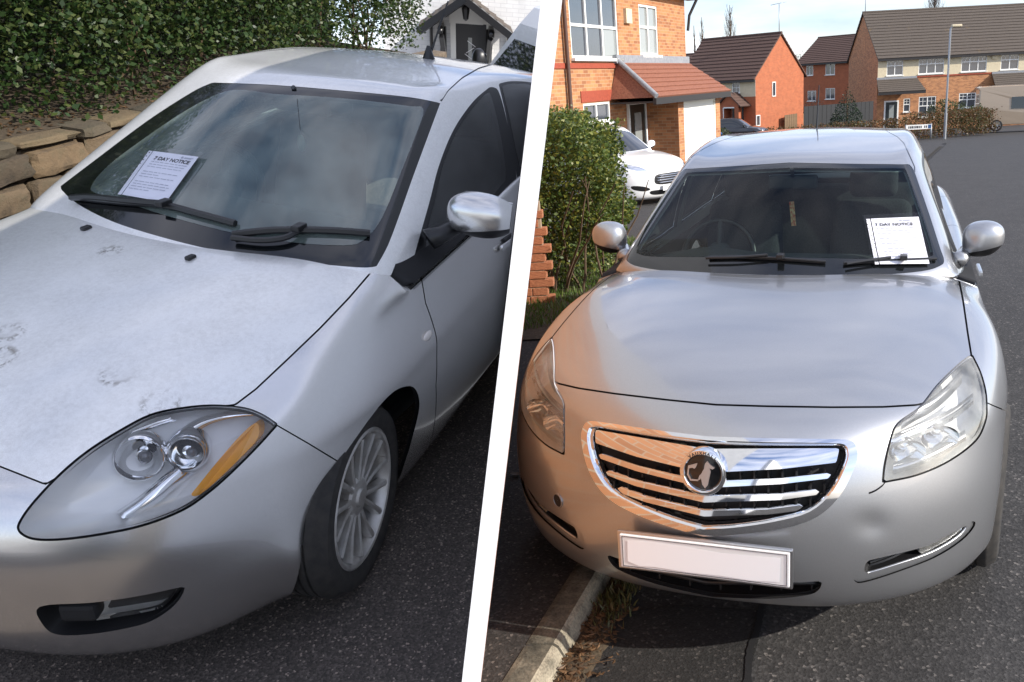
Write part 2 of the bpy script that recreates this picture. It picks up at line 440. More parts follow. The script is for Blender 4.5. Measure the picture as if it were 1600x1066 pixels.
def bowl(name, sh, mask, mat, parent, depth=.07, shrink=.82, rings=4, push=(1, 0, 0), off=0.0):
    """a recessed cup behind the outline of a face set"""
    L = sh.boundary(mask)[0]; P0 = sh.v[L] + sh.n[L] * off; c = P0.mean(0); d = np.array(push, float); d /= np.linalg.norm(d)
    V, Fc = [], []; m = len(L)
    for r in range(rings + 1):
        t = r / rings; k = 1 - (1 - shrink) * t ** 1.5
        V += list(c + (P0 - c) * k + d * depth * math.sin(t * math.pi / 2))
    for r in range(rings):
        for i in range(m): Fc.append([r * m + i, r * m + (i + 1) % m, (r + 1) * m + (i + 1) % m, (r + 1) * m + i])
    V.append(c + d * depth); e = len(V) - 1
    for i in range(m): Fc.append([rings * m + i, rings * m + (i + 1) % m, e])
    return mesh_obj(name, np.array(V) * [-1, 1, 1], Fc, mat, parent, True)
def comps(sh, mask):
    """split a mask by side of the car"""
    c = sh.centers()[:, 1]; return mask & (c > 0), mask & (c < 0)
def make_wheel(parent, c, R=.325, rim=.225, wd=.215, spokes=11, out=1, steer=0.0, twin=False):
    """tyre, rim and spokes; c = (a, b of the outer face, z)"""
    w = bpy.data.objects.new('wheel', None); COL.objects.link(w); w.parent = parent; w.empty_display_size = .1
    w.location = cp(c); w.rotation_euler = (0, 0, steer + (0 if out > 0 else math.pi))
    bm = bmesh.new()                                                    # outer face at local y = 0, axle along y
    prof = [(rim - .006, -.012), (rim + .004, -.004), (rim + .022, .003), (rim + (R - rim) * .45, .008), (rim + (R - rim) * .72, .002), (R - .018, -.012), (R - .006, -.026)]
    for k in range(4):
        y0 = -.034 - k * (wd - .068) / 4; y1 = y0 - (wd - .068) / 4
        prof += [(R, y0), (R, y1 + .009), (R - .007, y1 + .007), (R - .007, y1 + .002)]
    prof += [(R - .006, -wd + .026), (R - .03, -wd + .008), (rim, -wd)]
    lathe(bm, prof, 72, 'Y'); bm_obj('tyre', bm, M['rubber'], w, True, 45)
    bm = bmesh.new()
    lathe(bm, [(rim + .004, -.006), (rim - .004, -.001), (rim - .012, -.004), (rim - .018, -.016), (rim - .022, -.05), (rim - .03, -wd + .03)], 72, 'Y')
    bm_obj('rim', bm, M['alloy'], w, True, 40)
    bm = bmesh.new(); lathe(bm, [(.001, -.075), (rim - .03, -.085), (rim - .025, -.16)], 48, 'Y'); bm_obj('brake_backing', bm, M['matt_black'], w, True)
    bm = bmesh.new()
    lathe(bm, [(.001, -.012), (.028, -.012), (.031, -.016), (.034, -.020), (.062, -.022), (.070, -.030), (.072, -.06)], 40, 'Y'); bm_obj('hub_cap', bm, M['alloy'], w, True, 30)
    bm = bmesh.new()
    n = spokes * 2 if twin else spokes
    for k in range(n):
        t = 2 * math.pi * ((k // 2) / spokes + ((k % 2) * .32 / spokes * 1.25 if twin else 0)) if twin else 2 * math.pi * k / spokes
        vs = []
        hw0, hw1 = (.011, .013) if twin else (.016, .024)
        ex = (.0 if not twin else (-.06 if k % 2 == 0 else .06))
        for r, hw, y, sk in ((.055, hw0, -.024, 0), (rim * .55, hw0 * .9, -.020, ex * .3), (rim - .02, hw1, -.010, ex)):
            ring = []
            for dx, dy in ((-1, -.028), (-.8, 0), (0, .004), (.8, 0), (1, -.028)):
                tx = t + sk; ring.append(bm.verts.new((r * math.cos(tx) - dx * hw * math.sin(tx), y + dy, r * math.sin(tx) + dx * hw * math.cos(tx))))
            vs.append(ring)
        for A, B in zip(vs, vs[1:]):
            for q in range(4): bm.faces.new((A[q], A[q + 1], B[q + 1], B[q]))
    bm_obj('spokes', bm, M['alloy'], w, True, 35)
    return w
def text_mesh(name, s, size, mat, parent, Mx, align='CENTER', bold=0.0):
    cu = bpy.data.curves.new(name, 'FONT'); cu.body = s; cu.size = size; cu.align_x = align; cu.align_y = 'CENTER'; cu.offset = bold
    o = bpy.data.objects.new(name, cu); COL.objects.link(o); dg = bpy.context.evaluated_depsgraph_get(); dg.update()
    me = bpy.data.meshes.new_from_object(o.evaluated_get(dg)); bpy.data.objects.remove(o); bpy.data.curves.remove(cu)
    me.transform(Mx); return link(name, me, mat, parent)
def plane_basis(pts):
    """fit frame to four corners TL TR BR BL -> origin (centre), x axis, y axis (up), width, height"""
    TL, TR, BR, BL = [Vector(p) for p in pts]; c = (TL + TR + BR + BL) / 4
    x = ((TR + BR) - (TL + BL)) / 2; y = ((TL + TR) - (BL + BR)) / 2; w, h = x.length, y.length; x.normalize(); y = (y - x * y.dot(x)).normalized()
    z = x.cross(y); return Matrix((( x.x, y.x, z.x, c.x), (x.y, y.y, z.y, c.y), (x.z, y.z, z.z, c.z), (0, 0, 0, 1))), w, h
def patch_sheet(name, fr, bvh, quad, off, mat, parent, n=8, curl=0.0):
    """sheet lying on the glass: pixel corners TL TR BR BL dropped onto the shell"""
    V, Fc = [], []; TL, TR, BR, BL = [np.array(q, float) for q in quad]
    for i in range(n + 1):
        for j in range(n + 1):
            u, v = j / n, i / n; p = (TL * (1 - u) + TR * u) * (1 - v) + (BL * (1 - u) + BR * u) * v
            h = fr.hit(bvh, *p); q, nn = h if h else (V[-1], np.array([0, 0, 1.]))
            if nn[2] < 0: nn = -nn
            V.append(q + nn * (off + curl * math.sin(math.pi * v) * .5)) 
    for i in range(n):
        for j in range(n): k = i * (n + 1) + j; Fc.append([k, k + n + 1, k + n + 2, k + 1])
    o = mesh_obj(name, np.array(V) * [-1, 1, 1], Fc, mat, parent, True)
    return o, np.array(V) * [-1, 1, 1]
def notice(name, fr, bvh, quad, Mcar, label, off=.012, lines=12):
    """A4 notice in a punched clear sleeve lying against the windscreen"""
    e = empty(name, (0, 0, 0), label, 'notice'); e.matrix_world = Matrix(Mcar.tolist())
    TL, TR, BR, BL = [np.array(q, float) for q in quad]
    o, V = patch_sheet('paper', fr, bvh, quad, off, M['paper'], e)
    ex, ey = (TR - TL), (BL - TL)
    sl = [TL - ex * .16 - ey * .07, TR + ex * .05 - ey * .08, BR + ex * .05 + ey * .005, BL - ex * .16 + ey * .005]
    patch_sheet('plastic_sleeve', fr, bvh, sl, off + .004, M['sleeve'], e)
    n = 9; c = V.reshape(n, n, 3); Mx, w, h = plane_basis([c[0, 0], c[0, -1], c[-1, -1], c[-1, 0]])
    if Mx.col[2].z < 0: pass
    Z = off * .0 + .0035
    def onp(x, y, z=Z): return Mx @ Matrix.Translation((x * w, y * h, z))
    text_mesh('heading', '7 DAY NOTICE', w * .118, M['ink'], e, onp(0, .335), bold=w * .0032)
    bm = bmesh.new(); g = bmesh.ops.create_circle(bm, cap_ends=True, radius=w * .028, segments=14); bmesh.ops.transform(bm, matrix=onp(.17, .425), verts=g['verts'])
    for dy, L in ((.008, .20), (-.010, .16)):
        vs = [onp(a, b) @ Vector((0, 0, 0)) for a, b in ((.215, .425 + dy - .006), (.215 + L, .425 + dy - .006), (.215 + L, .425 + dy + .006), (.215, .425 + dy + .006))]; bm.faces.new([bm.verts.new(v) for v in vs])
    bm_obj('letterhead', bm, M['ink_pale'], e)['kind'] = 'stuff'
    patch_sheet('punched_strip', fr, bvh, [TL - ex * .10, TL - ex * .02, BL - ex * .02, BL - ex * .10], off - .001, M['paper'], e, 5)
    bm = bmesh.new(); rr = random.Random(3)
    for k in range(lines):
        y = .25 - k * .055
        if k in (3, 7): continue
        x = -.40
        while x < .36:
            L = rr.uniform(.05, .13)
            vs = [onp(a, b, Z) @ Vector((0, 0, 0)) for a, b in ((x, y), (min(x + L, .4), y), (min(x + L, .4), y + .013), (x, y + .013))]
            bm.faces.new([bm.verts.new(v) for v in vs]); x += L + .02
            if k in (5, 11) and x > -.05: break
    bm_obj('print_lines', bm, M['ink_pale'], e)['kind'] = 'stuff'
    bm = bmesh.new()
    for k in range(11):
        p = onp(-.56, .42 - k * .085, Z + .004); g = bmesh.ops.create_circle(bm, cap_ends=True, radius=.003, segments=10); bmesh.ops.transform(bm, matrix=p, verts=g['verts'])
    bm_obj('punch_holes', bm, M['ink'], e)['kind'] = 'stuff'
    return e
def blade_wiper(parent, fr, bvh, pts, arm, w=.011, arm_w=.012):
    """wiper: pixel path of the blade and of its arm, laid on the shell"""
    we = bpy.data.objects.new('wiper', None); COL.objects.link(we); we.parent = parent; we.empty_display_size = .1
    def drop(P, off):
        o = []
        for p in P:
            h = fr.hit(bvh, *p)
            if h is None: continue
            q, n = h; n = n if n[2] > 0 else -n; o.append(Vector(cp(q + n * off)))
        return o
    tube_obj('blade', drop(spline(pts, 4), .012), w, M['black'], we, 6)
    tube_obj('rubber_edge', drop(spline(pts, 4), .006), .005, M['rubber'], we, 5)
    tube_obj('arm', drop(spline(arm, 4), .022), arm_w, M['black'], we, 6)
    i = len(pts) // 2; h = drop([pts[i]], .026)
    box_obj('clip', h[0], (.05, .03, .02), M['black'], we, bev=.004)
    return we
def mirror_pod(parent, fr, c, size, skin, tilt=0.0, side=1, name='door_mirror', stalk=None):
    """rounded shell, dark lower half and glass on a stalk; c = centre (a, b, z)"""
    e = bpy.data.objects.new(name, None); COL.objects.link(e); e.parent = parent; e.empty_display_size = .1
    e.location = cp(c); e.rotation_euler = (tilt * side, 0, -.12 * side); sx, sy, sz = size
    def pod(bm, f=1.0):
        g = bmesh.ops.create_uvsphere(bm, u_segments=36, v_segments=22, radius=1)
        for v in g['verts']:
            x, y, z = v.co; r = (abs(x) ** 2.6 + abs(y) ** 2.8 + abs(z) ** 2.8) ** (1 / 2.7) or 1
            x, y, z = x / r, y / r, z / r
            if x < 0: x *= .45                                            # flat glass side faces back
            k = 1 - .20 * max(0, y * side) ** 1.5 if z > 0 else 1 - .34 * max(0, y * side) ** 2
            z *= k; x *= 1 - .22 * max(0, y * side); z += .10 * y * side
            v.co = (x * sx * f, y * sy * f, z * sz * f)
    bm = bmesh.new(); pod(bm); bmesh.ops.bisect_plane(bm, geom=bm.verts[:] + bm.edges[:] + bm.faces[:], plane_co=(0, 0, -.52 * sz), plane_no=(0, .25 * side, -1), clear_outer=True); bm_obj('mirror_shell', bm, skin, e, True)
    bm = bmesh.new(); pod(bm, .985); bm_obj('mirror_housing', bm, M['black'], e, True)
    g = box_obj('mirror_glass', (-sx * .46, 0, .0), (.004, sy * 1.5, sz * 1.4), M['reflector'], e, bev=.002)
    if stalk is not None:
        q = Vector(cp(stalk)) - Vector(cp(c)); q.rotate(Matrix.Rotation(.12 * side, 3, 'Z'))
        a = Vector((0, -sy * .75 * side, -sz * .62)); m = (a + q) / 2 + Vector((0, 0, -.008))
        bm = bmesh.new(); tube(bm, [a, m, q], [.034, .036, .046], 12)
        for v in bm.verts: v.co.z = (v.co.z - q.z) * .8 + q.z
        bm_obj('stalk', bm, M['black'] if skin is M['silver_dusty'] else skin, e, True)
    return e
# ------------------------------------------------------------------ saloon parked on the right
def right_shells(lv=4):
    c = Cage()
    B = [0, .20, .38, .54, .68, .79, .86, .898]                       # columns round the nose
    rows = [  # z, a per column
        (.165, [.17, .18, .21, .28, .38, .50, .63, .74]),
        (.215, [.085, .095, .13, .20, .30, .43, .56, .70]),
        (.32, [.028, .042, .085, .16, .265, .39, .53, .69]),
        (.43, [.004, .022, .072, .15, .255, .38, .52, .685]),
        (.54, [.002, .022, .076, .158, .262, .388, .53, .69]),
        (.65, [.022, .042, .098, .186, .292, .42, .56, .71]),
        (.745, [.072, .092, .145, .23, .335, .465, .60, .735]),
    ]
    bs = [.97, .985, .995, 1, 1, .995, .98]
    tops = [(.205, 0, .828), (.218, .20, .826), (.255, .38, .820), (.325, .54, .812), (.435, .668, .812), (.60, .752, .830), (.78, .803, .853), (.96, .838, .874)]
    sideA = [.97, 1.34, 1.9, 2.6, 3.2, 3.72, 4.25]
    sideT = [(1.20, .853, .893), (1.52, .852, .913), (1.98, .850, .930), (2.62, .846, .953), (3.2, .840, .968), (3.72, .832, .978), (4.25, .80, .975)]
    sb = {.165: .83, .215: .865, .32: .892, .43: .908, .54: .917, .65: .918, .745: .905}
    rear = [(4.62, .70), (4.78, .42), (4.82, 0)]
    G = []
    for ri, (z, A) in enumerate(rows):
        r = [(a, b * bs[ri], z) for a, b in zip(A, B)]
        for k, a in enumerate(sideA):
            w = sb[z] + (.012 if k == 0 else -.006 if k in (2, 3) else 0)
            r.append((a, w, z + (.0 if ri else .02)))
        r += [(a - .06 * (z > .6) - .1 * (z < .25), b, z) for a, b in rear]
        G.append(r)
    G.append(tops + sideT + [(4.52, .62, .97), (4.64, .38, .97), (4.68, 0, .97)])
    c.grid(G)
    # flange under the windows and the boot deck
    T = G[-1]
    inner = [(a + .01, b - .10, z + .012) for a, b, z in sideT[2:]] + [(4.36, .55, .99), (4.46, .34, .99), (4.48, 0, .99)]
    c.grid([T[10:], inner])
    # bonnet: 5 columns from the centre, rows to the scuttle
    hood = [tops[:5],
        [(.46, 0, .893), (.462, .20, .892), (.47, .375, .884), (.50, .535, .866), tops[5]],
        [(.72, 0, .937), (.72, .205, .936), (.725, .39, .928), (.735, .57, .908), tops[6]],
        [(.98, 0, .968), (.98, .21, .967), (.98, .405, .959), (.975, .60, .938), tops[7]],
        [(1.24, 0, .992), (1.245, .215, .991), (1.25, .42, .984), (1.24, .64, .962), sideT[0]],
        [(1.42, 0, 1.000), (1.43, .22, 1.0), (1.46, .45, .994), (1.52, .68, .972), sideT[1]]]
    c.grid(hood)
    c.quad(sideT[1], hood[-1][3], (1.98, .75, .945), sideT[2]); c.quad(sideT[2], (1.98, .75, .945), inner[0])
    low = subdivide(c.mirrored(), lv)
    # greenhouse
    g = Cage()
    K = [
     [(1.25, 0, .965), (1.29, .30, .965), (1.42, .60, .955), (1.50, .745, .95), (1.56, .79, .93)],
     [(1.33, 0, 1.012), (1.365, .29, 1.014), (1.47, .575, 1.018), (1.545, .712, 1.02), (1.60, .785, .955)],
     [(1.64, 0, 1.208), (1.675, .27, 1.206), (1.775, .535, 1.20), (1.87, .668, 1.19), (1.90, .765, 1.03)],
     [(1.97, 0, 1.394), (2.00, .25, 1.390), (2.09, .485, 1.382), (2.21, .600, 1.366), (2.25, .725, 1.13)],
     [(2.20, 0, 1.448), (2.23, .25, 1.443), (2.31, .485, 1.43), (2.43, .604, 1.405), (2.50, .722, 1.16)],
     [(2.65, 0, 1.488), (2.66, .25, 1.484), (2.70, .48, 1.47), (2.78, .596, 1.435), (2.85, .715, 1.17)],
     [(3.15, 0, 1.492), (3.15, .25, 1.488), (3.17, .47, 1.472), (3.2, .582, 1.43), (3.22, .705, 1.17)],
     [(3.62, 0, 1.45), (3.62, .24, 1.445), (3.62, .45, 1.43), (3.6, .56, 1.385), (3.58, .69, 1.15)],
     [(4.05, 0, 1.30), (4.04, .24, 1.295), (4.0, .46, 1.28), (3.9, .575, 1.25), (3.85, .69, 1.09)],
     [(4.42, 0, 1.09), (4.41, .26, 1.085), (4.36, .48, 1.07), (4.2, .62, 1.06), (4.1, .71, 1.02)],
     [(4.62, 0, .95), (4.6, .3, .95), (4.52, .54, .95), (4.4, .67, .95), (4.3, .74, .95)],
    ]
    g.grid([r + [(r[4][0] + .02, max(r[4][1] + .055, .77), .92 if r[4][2] > .94 else .90)] for r in K])
    gh = subdivide(g.mirrored(), lv)
    return low, gh
LOW_R, GH_R = right_shells()
FR = CarFrame('R')
car_r = empty('silver_saloon', (0, 0, 0), 'silver saloon with a chrome barred grille, parked half over the kerb', 'car')
car_r.matrix_world = Matrix(MR.tolist())
def build_right_car(sh, gh, e):
    pc = lambda *a, **k: px_poly(FR, *a, **k)
    ps = lambda *a, **k: px_seam(FR, *a, **k)
    HL = [(1518, 557), (1530, 582), (1538, 610), (1540, 635), (1538, 658), (1523, 688), (1482, 719), (1432, 741), (1381, 752), (1384, 724), (1394, 683), (1404, 663), (1432, 643), (1445, 630), (1467, 602), (1498, 572)]
    sh.cut('hl', pc(HL, 5, (0, 8), amax=1.1)); sh.cut('hlg', pc(HL, 5, (0, 8), amax=1.1, grow=3.2))
    GO = [(1060, 681), (1102, 684), (1199, 687), (1300, 688), (1327, 690), (1336, 699), (1336, 722), (1311, 773), (1272, 808), (1215, 825), (1151, 833), (1100, 836), (1060, 837)]
    GI = [(1060, 688), (1102, 690), (1199, 693), (1300, 694), (1318, 696), (1323, 703), (1322, 722), (1300, 766), (1264, 798), (1210, 813), (1150, 822), (1100, 825), (1060, 826)]
    sh.cut('go', pc(GO, 4, (0, 12), amax=.5)); sh.cut('gi', pc(GI, 4, (0, 12), amax=.5))
    BARS = [[(1040, 702), (1102, 702), (1220, 701.5), (1311, 701), (1306, 723), (1220, 733), (1102, 739), (1040, 739)],
            [(1040, 752), (1102, 753), (1220, 748), (1301, 739), (1295, 748), (1220, 757), (1102, 763), (1040, 763)],
            [(1040, 774), (1102, 776), (1220, 773), (1284, 765), (1276, 774), (1220, 782), (1102, 786), (1040, 786)],
            [(1040, 797), (1102, 799), (1200, 797), (1259, 789), (1247, 799), (1200, 805), (1102, 808), (1040, 808)]]
    for k, b in enumerate(BARS): sh.cut('bar%d' % k, pc(b, 1, smooth=False, amax=.5))
    INT = [(1060, 880), (1102, 888), (1180, 903), (1238, 910), (1285, 908), (1280, 921), (1262, 930), (1199, 936), (1102, 932), (1060, 926)]
    sh.cut('int', pc(INT, 4, (0, 4, 9), amax=.5)); 
    FO = [(1333, 893), (1340, 879), (1356, 871), (1447, 850), (1482, 833), (1518, 815), (1523, 822), (1503, 845), (1462, 871), (1406, 893), (1356, 909), (1337, 910)]
    FI = [(1352, 890), (1356, 880), (1366, 876), (1447, 856), (1484, 838), (1513, 823), (1500, 840), (1460, 864), (1406, 883), (1364, 896), (1354, 897)]
    FL = [(1446, 857), (1484, 838), (1513, 823), (1500, 840), (1460, 864), (1444, 870)]
    sh.cut('fo', pc(FO, 4, amax=.8)); sh.cut('fi', pc(FI, 4, amax=.8)); sh.cut('fl', pc(FL, 3, amax=.8))
    sh.cut('arch', circle_sd(.985, .325, .368)); sh.cut('archr', circle_sd(3.72, .325, .365))
    HD = [(1060, 630), (1117, 632.5), (1200, 635), (1300, 636.5), (1380, 636), (1432, 633), (1445, 630), (1467, 602), (1498, 572), (1518, 557), (1512, 520), (1505, 471), (1499, 440), (1493, 412), (1470, 380), (1060, 380)]
    sd = lambda k: (lambda v, n: np.where((v[:, 0] > 1.9) | (n[:, 2] < .2), 50., sd_poly(FR.px(v, 1), np.array(HD, float)) - k))
    sh.cut('h1', sd(-1.5)); sh.cut('h2', sd(1.5))
    def yl(P_, k):
        xs, ys = zip(*P_); return lambda v, n: FR.px(v, 1)[:, 1] - np.interp(FR.px(v, 1)[:, 0], xs, ys) + k
    BSL = [(1480, 610), (1539, 628), (1552, 634), (1569, 641), (1600, 650)]; CRK = [(1340, 776), (1357, 771), (1366, 768), (1378, 760), (1386, 750), (1420, 720)]
    sh.cut('b1', yl(BSL, -1)); sh.cut('b2', yl(BSL, 1)); sh.cut('c1', yl(CRK, -1.5)); sh.cut('c2', yl(CRK, 1.5))
    for k_, za, aa in (('1', [.2, .5, .8, .97], [1.42, 1.40, 1.45, 1.55]), ('2', [.2, .6, .99], [2.62, 2.60, 2.66]), ('3', [.3, .5, .75, .99], [3.2, 3.28, 3.45, 3.62])):
        for q_, w_ in (('p', -.003), ('q', .003)): sh.cut('d' + k_ + q_, lambda v, n, za=za, aa=aa, w_=w_: v[:, 0] - np.interp(v[:, 2], za, aa) + w_)
    # region of the bonnet, seen from above in pixels
    c = sh.centers(); t = sh.t
    pxc = FR.px(c, 1); sidem = np.abs(c[:, 1]) > .7
    inhood = t['h1']
    gap = (t['h2'] & ~t['h1']) | (t['hlg'] & ~t['hl']) | (t['b1'] & ~t['b2'] & (c[:, 0] < 1.2) & (c[:, 0] > .35) & (pxc[:, 0] > 1536) & (np.abs(c[:, 1]) > .6)) | (t['c1'] & ~t['c2'] & (c[:, 1] > 0) & (c[:, 0] < .6) & (pxc[:, 0] > 1357) & (pxc[:, 0] < 1386) & (pxc[:, 1] > 700))
    for k_ in '123': gap |= t['d' + k_ + 'p'] & ~t['d' + k_ + 'q'] & sidem & (c[:, 2] > .22)
    arch = t['arch'] | t['archr']
    open_ = gap | arch | t['hl'] | t['go'] | t['int'] | t['fo']
    L = ~open_
    hood = L & inhood
    fx = FR.px(c, 1)
    below = (c[:, 2] < .70 + .0) & (c[:, 0] < .99)
    ff = ~hood & L & (c[:, 0] > .42) & (c[:, 0] < 1.42) & (np.abs(c[:, 1]) > .55) & (c[:, 2] > np.interp(c[:, 0], [.42, .55, .62, .8], [.86, .80, .70, .64]))
    door = L & (np.abs(c[:, 1]) > .7) & (c[:, 0] > 1.42) & (c[:, 0] < 3.55) & (c[:, 2] > .24)
    bump = L & ~hood & ~ff & (c[:, 0] < 1.0)
    rest = L & ~hood & ~ff & ~bump & ~door
    # dent in the bumper below the car's left headlamp
    dent = FR.at(1362, 826, a=.20)
    def dents(s):
        px = FR.px(s.v); d = np.hypot((px[:, 0] - 1362) / 26, (px[:, 1] - 822) / 20); m = (s.v[:, 1] > 0) & (s.v[:, 0] < .6)
        s.v[:, 0] += np.where(m, .009 * np.exp(-d ** 2), 0); d2 = np.hypot((px[:, 0] - 1365) / 5, (px[:, 1] - 823) / 5); s.v[:, 0] -= np.where(m, .005 * np.exp(-d2 ** 2), 0)
        k = np.where(m, .42 * np.exp(-d ** 2), 0); s.n[:, 2] += k * (px[:, 1] - 822) / 26; s.n[:, 1] -= k * (px[:, 0] - 1362) / 40; s.n /= np.linalg.norm(s.n, axis=1)[:, None]
    dents(sh)
    # --- panels
    sh.panel('bonnet', hood, M['silver'], e)
    a, b = comps(sh, ff); sh.panel('front_wing', a, M['silver'], e); sh.panel('front_wing', b, M['silver'], e)
    sh.panel('front_bumper', bump, M['silver'], e)
    sh.panel('rear_body', rest, M['silver'], e)
    for m_ in comps(sh, door):
        cc = c[:, 0]
        sh.panel('front_door', m_ & (cc < 2.62), M['silver'], e); sh.panel('rear_door', m_ & (cc >= 2.62), M['silver'], e)
    sh.panel('inner_shell', ~(arch | t['hl'] | t['go'] | t['int'] | t['fo']), M['matt_black'], e, off=-.014)
    # --- headlamps
    for m_ in comps(sh, t['hl']):
        lamp = bpy.data.objects.new('headlamp', None); COL.objects.link(lamp); lamp.parent = e; lamp.empty_display_size = .1
        sh.panel('lens', m_, M['lens_dewy'], lamp, off=.002)
        cc = sh.v[sh.boundary(m_)[0]].mean(0); s = 1 if cc[1] > 0 else -1
        bowl('housing', sh, m_, M['grey_bezel'], lamp, .13, .80, 5, (1, -.10 * s, -.05))
        fx_ = FR.px(sh.v, 1)
        def inner(u, v, dep):
            h = FR.hit(BV, u, v); p = h[0] + np.array([dep, 0, -.1 * dep]); p[1] *= s; return p
        for (u, v, r) in ((1418, 712, .050), (1470, 690, .052)):
            p = inner(u, v, .035); bm = bmesh.new(); lathe(bm, [(r, 0), (r * .93, -.012), (r * .75, -.035), (r * .45, -.055), (.018, -.066), (.014, -.04), (.001, -.036)], 36, 'X')
            o = bm_obj('reflector', bm, M['reflector'], lamp, True, 60); o.location = cp(p); o.scale = (1, 1.12, .78); o.rotation_euler = (0, 0, .25 * s)
        for (P0, mt, dep, hh) in (([(1392, 700), (1420, 688), (1455, 673), (1490, 655), (1522, 630)], 'chrome', .022, .010), ([(1408, 672), (1430, 658), (1455, 645), (1480, 625), (1505, 598)], 'satin', .05, .016), ([(1395, 742), (1430, 731), (1475, 710), (1510, 688)], 'satin', .022, .008)):
            pts = [inner(u, v, dep) for u, v in spline(P0, 5)]; V = []; Fc = []
            for q in pts: V += [q + [0, 0, hh], q + [.012, 0, .0], q - [0, 0, hh], q + [.05, 0, hh], q + [.05, 0, -hh]]
            for k in range(len(pts) - 1):
                i, j = 5 * k, 5 * k + 5; Fc += [[i, j, j + 1, i + 1], [i + 1, j + 1, j + 2, i + 2], [i + 3, j + 3, j, i], [i + 2, j + 2, j + 4, i + 4]]
            mesh_obj('trim_strip', np.array(V) * [-1, 1, 1], Fc, M[mt], lamp, True)
    # --- grille
    gr = bpy.data.objects.new('grille', None); COL.objects.link(gr); gr.parent = e; gr.empty_display_size = .1
    slab('frame', sh, t['go'] & ~t['gi'], M['chrome'], gr, .010, .05)
    sh.panel('backing', t['gi'], M['matt_black'], gr, off=-.05)
    for k in range(4):
        slab('bar', sh, t['bar%d' % k] & t['gi'], M['chrome'], gr, .004 if k == 0 else -.004, .03)
    V = []
    for u in range(935, 1320, 22):
        for (v0, v1) in ((742, 752), (762, 774), (785, 797)):
            h = FR.hit(BV, u, v0 + (1102 - u) * -.02)
            if h is None: continue
            x = abs(FR.px(h[0][None], 1)[0][0]); 
            if sd_poly(FR.px(h[0][None], 1), np.array(GI, float))[0] > -6: continue
            V.append(h[0] + [.03, 0, -.006])
    bm = bmesh.new()
    for p in V: box(bm, cp(p), (.03, .004, .028))
    bm_obj('ribs', bm, M['black'], gr)['kind'] = 'stuff'
    # emblem: ring, black field, beast and standard
    h = FR.hit(BV, 1101, 734); ec = h[0] + np.array([-.016, 0, 0]); em = bpy.data.objects.new('emblem', None); COL.objects.link(em); em.parent = e; em.empty_display_size = .1
    em.location = cp(ec); em.rotation_euler = (0, -.10, 0); R0 = .071
    bm = bmesh.new(); lathe(bm, [(R0, -.03), (R0, .004), (R0 * .985, .009), (R0 * .93, .012), (R0 * .82, .012), (R0 * .76, .007), (R0 * .74, .0)], 56, 'X'); bm_obj('ring', bm, M['chrome'], em, True, 40)
    bm = bmesh.new(); lathe(bm, [(R0 * .76, .003), (R0 * .4, .005), (.001, .006)], 48, 'X'); bm_obj('field', bm, M['frit'], em, True)
    def flat(name, P2, x0, th, mt):
        bm = bmesh.new(); A = [bm.verts.new((x0, p[0] * R0, p[1] * R0)) for p in P2]; f = bm.faces.new(A)
        r = bmesh.ops.extrude_face_region(bm, geom=[f]); bmesh.ops.translate(bm, verts=[v for v in r['geom'] if isinstance(v, bmesh.types.BMVert)], vec=(th, 0, 0)); bmesh.ops.triangulate(bm, faces=bm.faces); return bm_obj(name, bm, mt, em)
    flat('beast', [(.10, .42), (.20, .55), (.33, .40), (.52, .28), (.42, .20), (.30, .24), (.34, .08), (.28, -.2), (.22, -.50), (.10, -.66), (-.02, -.50), (-.08, -.2), (-.02, .06), (.06, .2)], .005, .006, M['satin'])
    flat('wing', [(-.02, .02), (-.14, -.12), (-.22, -.34), (-.12, -.30), (-.04, -.14)], .005, .005, M['satin'])
    flat('standard', [(-.62, .28), (-.22, .42), (-.30, .22), (-.36, .16), (-.44, .20), (-.58, .16), (-.60, -.10), (-.50, -.30), (-.20, -.30), (-.20, -.37), (-.54, -.38), (-.68, -.12)], .005, .005, M['satin'])
    for k, ch in enumerate('VAUXHALL'):
        an = math.radians(128 - k * 11); m4 = Matrix(((0, 0, 1, .0128), (math.sin(math.pi / 2), 0, 0, R0 * .875 * math.cos(an)), (0, 1, 0, R0 * .875 * math.sin(an)), (0, 0, 0, 1))) @ Matrix.Rotation(an - math.pi / 2, 4, 'Z')
        text_mesh('letter', ch, .0145, M['ink'], em, m4, bold=.0004)
    # --- lower intake, fog lamps
    it = bpy.data.objects.new('lower_intake', None); COL.objects.link(it); it.parent = e; it.empty_display_size = .1
    bowl('duct', sh, t['int'], M['matt_black'], it, .10, .95, 3)
    for dz in (.0,):
        pts = []
        for u in range(955, 1280, 12):
            h = FR.hit(BV, u, np.interp(u, [955, 1102, 1285], [884, 918, 919])); pts.append(Vector(cp(h[0] + [.03, 0, dz])))
        bm = bmesh.new(); tube(bm, pts, .009, 6); bm_obj('intake_bar', bm, M['black'], it, True)
        for p in pts[2:-1:4]: box_obj('intake_rib', (p.x - .02, p.y, p.z), (.05, .005, .05), M['black'], it)
    for m_ in comps(sh, t['fo']):
        fg = bpy.data.objects.new('fog_lamp', None); COL.objects.link(fg); fg.parent = e; fg.empty_display_size = .1
        slab('surround', sh, m_ & ~t['fi'], M['silver'], fg, -.006, .007)
        bowl('recess', sh, m_ & t['fi'], M['black'], fg, .05, .94, 3, off=-.006)
        slab('lamp_glass', sh, m_ & t['fl'], M['lens_dewy'], fg, -.016, .02); bowl('lamp_bowl', sh, m_ & t['fl'], M['reflector'], fg, .03, .8, 3, off=-.018)
        L_ = m_ & t['fi'] & ~t['fl']; pts = sh.v[sh.boundary(L_)[0]]
